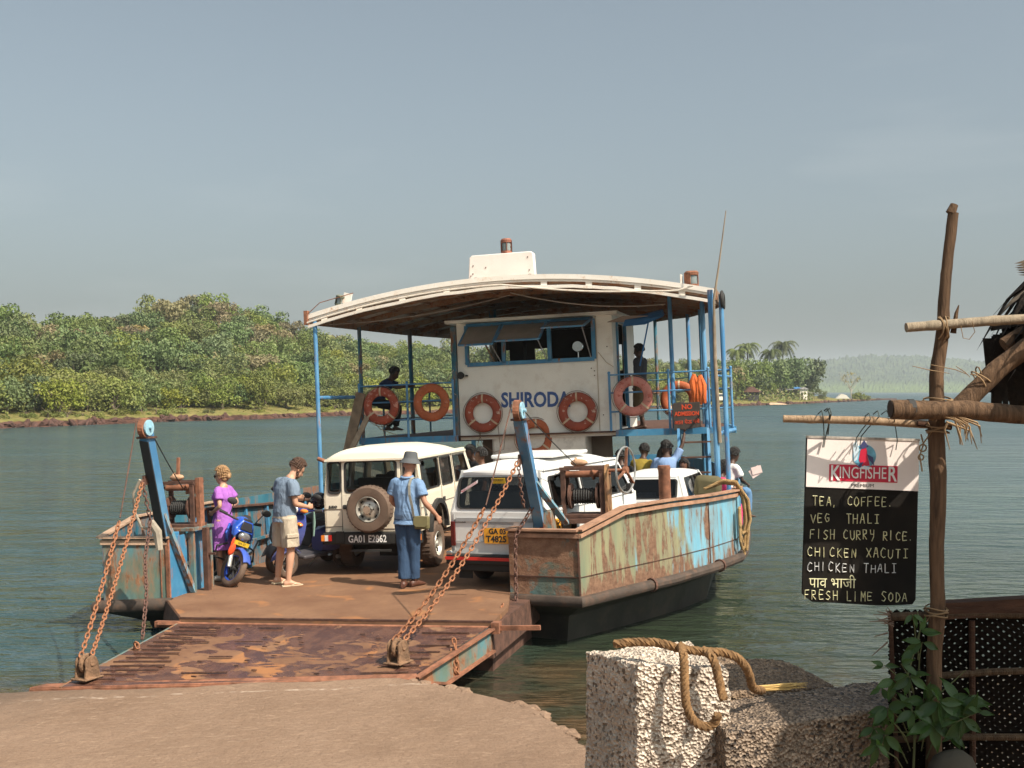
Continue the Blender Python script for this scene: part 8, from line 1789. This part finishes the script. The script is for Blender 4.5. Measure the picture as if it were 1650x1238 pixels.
# concrete rubble blocks
def m_block(name, a, b, dark, sc=60):
    t = NT(name, .85, 0, .25); o = t.coord('Object'); v = t.n('ShaderNodeTexVoronoi', feature='F1'); v.inputs['Scale'].default_value = sc; t.l(o, v.inputs['Vector'])
    g = t.sep(v.outputs['Color'])[0]; c = t.mix(t.rng(g, .2, .8), a, b); c = t.mix(t.rng(g, .8, .86), c, dark)
    c = t.mix(t.rng(v.outputs['Distance'], .012, .022), c, tuple(x * .55 for x in a)) if False else c
    c = t.mix(t.rng(t.noise(2.5, 6, o, .6), .45, .65, 0, .55), c, tuple(x * .45 for x in b)); z = t.sep(o)[2]
    t.col(c); t.rough(t.rng(g, 0, 1, .95, .45)); t.bump(t.noise(110, 3, o), .6, .008); t.bump(v.outputs['Distance'], .9, .03); return t.m
def block(name, label, plan, zt, zb, mat, seed, amp=.030, flare=.05, vs_=.019):
    c = sum((Vector((*p, 0)) for p in plan), Vector()) / 4; bm_ = bmesh.new()
    top = [bm_.verts.new((x - c.x, y - c.y, z - zb)) for (x, y), z in zip(plan, zt)]; bot = [bm_.verts.new(((x - c.x) * (1 + flare), (y - c.y) * (1 + flare), 0)) for x, y in plan]
    bm_.faces.new(top); bm_.faces.new(bot[::-1])
    for i in range(4): bm_.faces.new((bot[i], bot[(i + 1) % 4], top[(i + 1) % 4], top[i]))
    bmesh.ops.recalc_face_normals(bm_, faces=bm_.faces)
    me = bpy.data.meshes.new(name); bm_.to_mesh(me); bm_.free(); me.materials.append(mat); o = bpy.data.objects.new(name, me); COL.objects.link(o); o.location = (c.x, c.y, zb)
    s_ = o.modifiers.new('s', 'SUBSURF'); s_.subdivision_type = 'SIMPLE'; s_.levels = s_.render_levels = 7; q_ = o.modifiers.new('q', 'SMOOTH'); q_.factor = 1; q_.iterations = 6
    for tp, ns, st in (('CLOUDS', .25, amp * 2.0), ('CLOUDS', .07, amp * .8), ('VORONOI', vs_, amp * .75)):
        tx = bpy.data.textures.new('grain', tp); tx.noise_scale = ns
        d = o.modifiers.new('d', 'DISPLACE'); d.texture = tx; d.strength = st * (1 if tp == 'CLOUDS' else -.75); d.mid_level = .5; d.texture_coords = 'LOCAL'
    me.shade_smooth(); return tag(o, label, 'concrete block')
BA = m_block('pale_aggregate', (.62, .50, .40), (.80, .70, .58), (.20, .15, .11)); BC = m_block('brown_aggregate', (.16, .12, .09), (.40, .30, .22), (.05, .04, .035)); BB = m_block('tan_aggregate', (.22, .15, .10), (.38, .27, .18), (.1, .07, .05))
block('concrete_block', 'pale rough concrete block with mooring rope draped over it', [(.39, 5.92), (.620, 5.52), (1.09, 5.62), (1.00, 6.25)], (1.82, 1.85, 1.80, 1.80), .75, BA, 1, .024)
block('concrete_block', 'low brown concrete block behind the other two', [(1.15, 6.15), (1.86, 6.45), (1.70, 7.0), (1.18, 7.0)], (1.52, 1.50, 1.52, 1.54), .5, BB, 2, .022)
block('concrete_block', 'dark pebbly concrete block in front, partly behind the creeper', [(1.04, 5.42), (2.25, 5.90), (2.1, 6.45), (1.02, 6.05)], (1.54, 1.56, 1.52, 1.51), .7, BC, 3, .019)
# rope over the pale block
def ropeW(pts, label, r=.022):
    q = []; P = [W(*p) for p in pts]
    for i in range(len(P) - 1):
        a, b = P[i], P[i + 1]; p0 = P[max(i - 1, 0)]; p3 = P[min(i + 2, len(P) - 1)]
        for k in range(6): t = k / 6; q.append(.5 * ((2 * a) + (b - p0) * t + (2 * p0 - 5 * a + 4 * b - p3) * t * t + (3 * a - p0 - 3 * b + p3) * t ** 3))
    q.append(P[-1]); m = MB(); twisted(m, q, r, pitch=.075); return tag(m.build('rope', BROPE, None, True), label, 'rope')
BROPE = simple('brown_rope', (.20, .11, .045), .9, var=.35, scale=22, bump=.6, bscale=80)
ropeW([(990, 1038, 5.62), (1020, 1035, 5.62), (1060, 1036, 5.60), (1095, 1045, 5.58), (1130, 1050, 5.60), (1165, 1052, 5.62), (1190, 1062, 5.62), (1205, 1082, 5.66), (1213, 1108, 5.75), (1228, 1113, 5.95)], 'brown rope lying along the top of the pale concrete block')
ropeW([(1098, 1040, 5.56), (1102, 1062, 5.46), (1103, 1100, 5.43), (1106, 1135, 5.42), (1117, 1160, 5.42), (1135, 1171, 5.42), (1150, 1166, 5.42), (1158, 1150, 5.40)], 'brown rope loop hanging down the front of the pale concrete block')
ropeW([(1135, 1048, 5.62), (1148, 1060, 5.50), (1156, 1085, 5.48), (1162, 1112, 5.46), (1166, 1128, 5.44)], 'short brown rope length hanging right of the loop on the pale block')
m = MB(); rd = random.Random(17)
for i in range(26):
    a = W(1222, 1110 + rd.uniform(-4, 4), 5.95); b = W(1262 + rd.uniform(-8, 14), 1106 + rd.uniform(-5, 6), 6.0); c = W(1288 + rd.uniform(-12, 14), 1103 + rd.uniform(-5, 7), 6.1); m.tube([a, b, c], [.006, .004, .0015], 4)
tag(m.build('frayed_rope_end', simple('frayed_yellow', (.50, .33, .12), .9, var=.3), None, True), 'yellowish frayed rope end lying between the concrete blocks', 'rope')
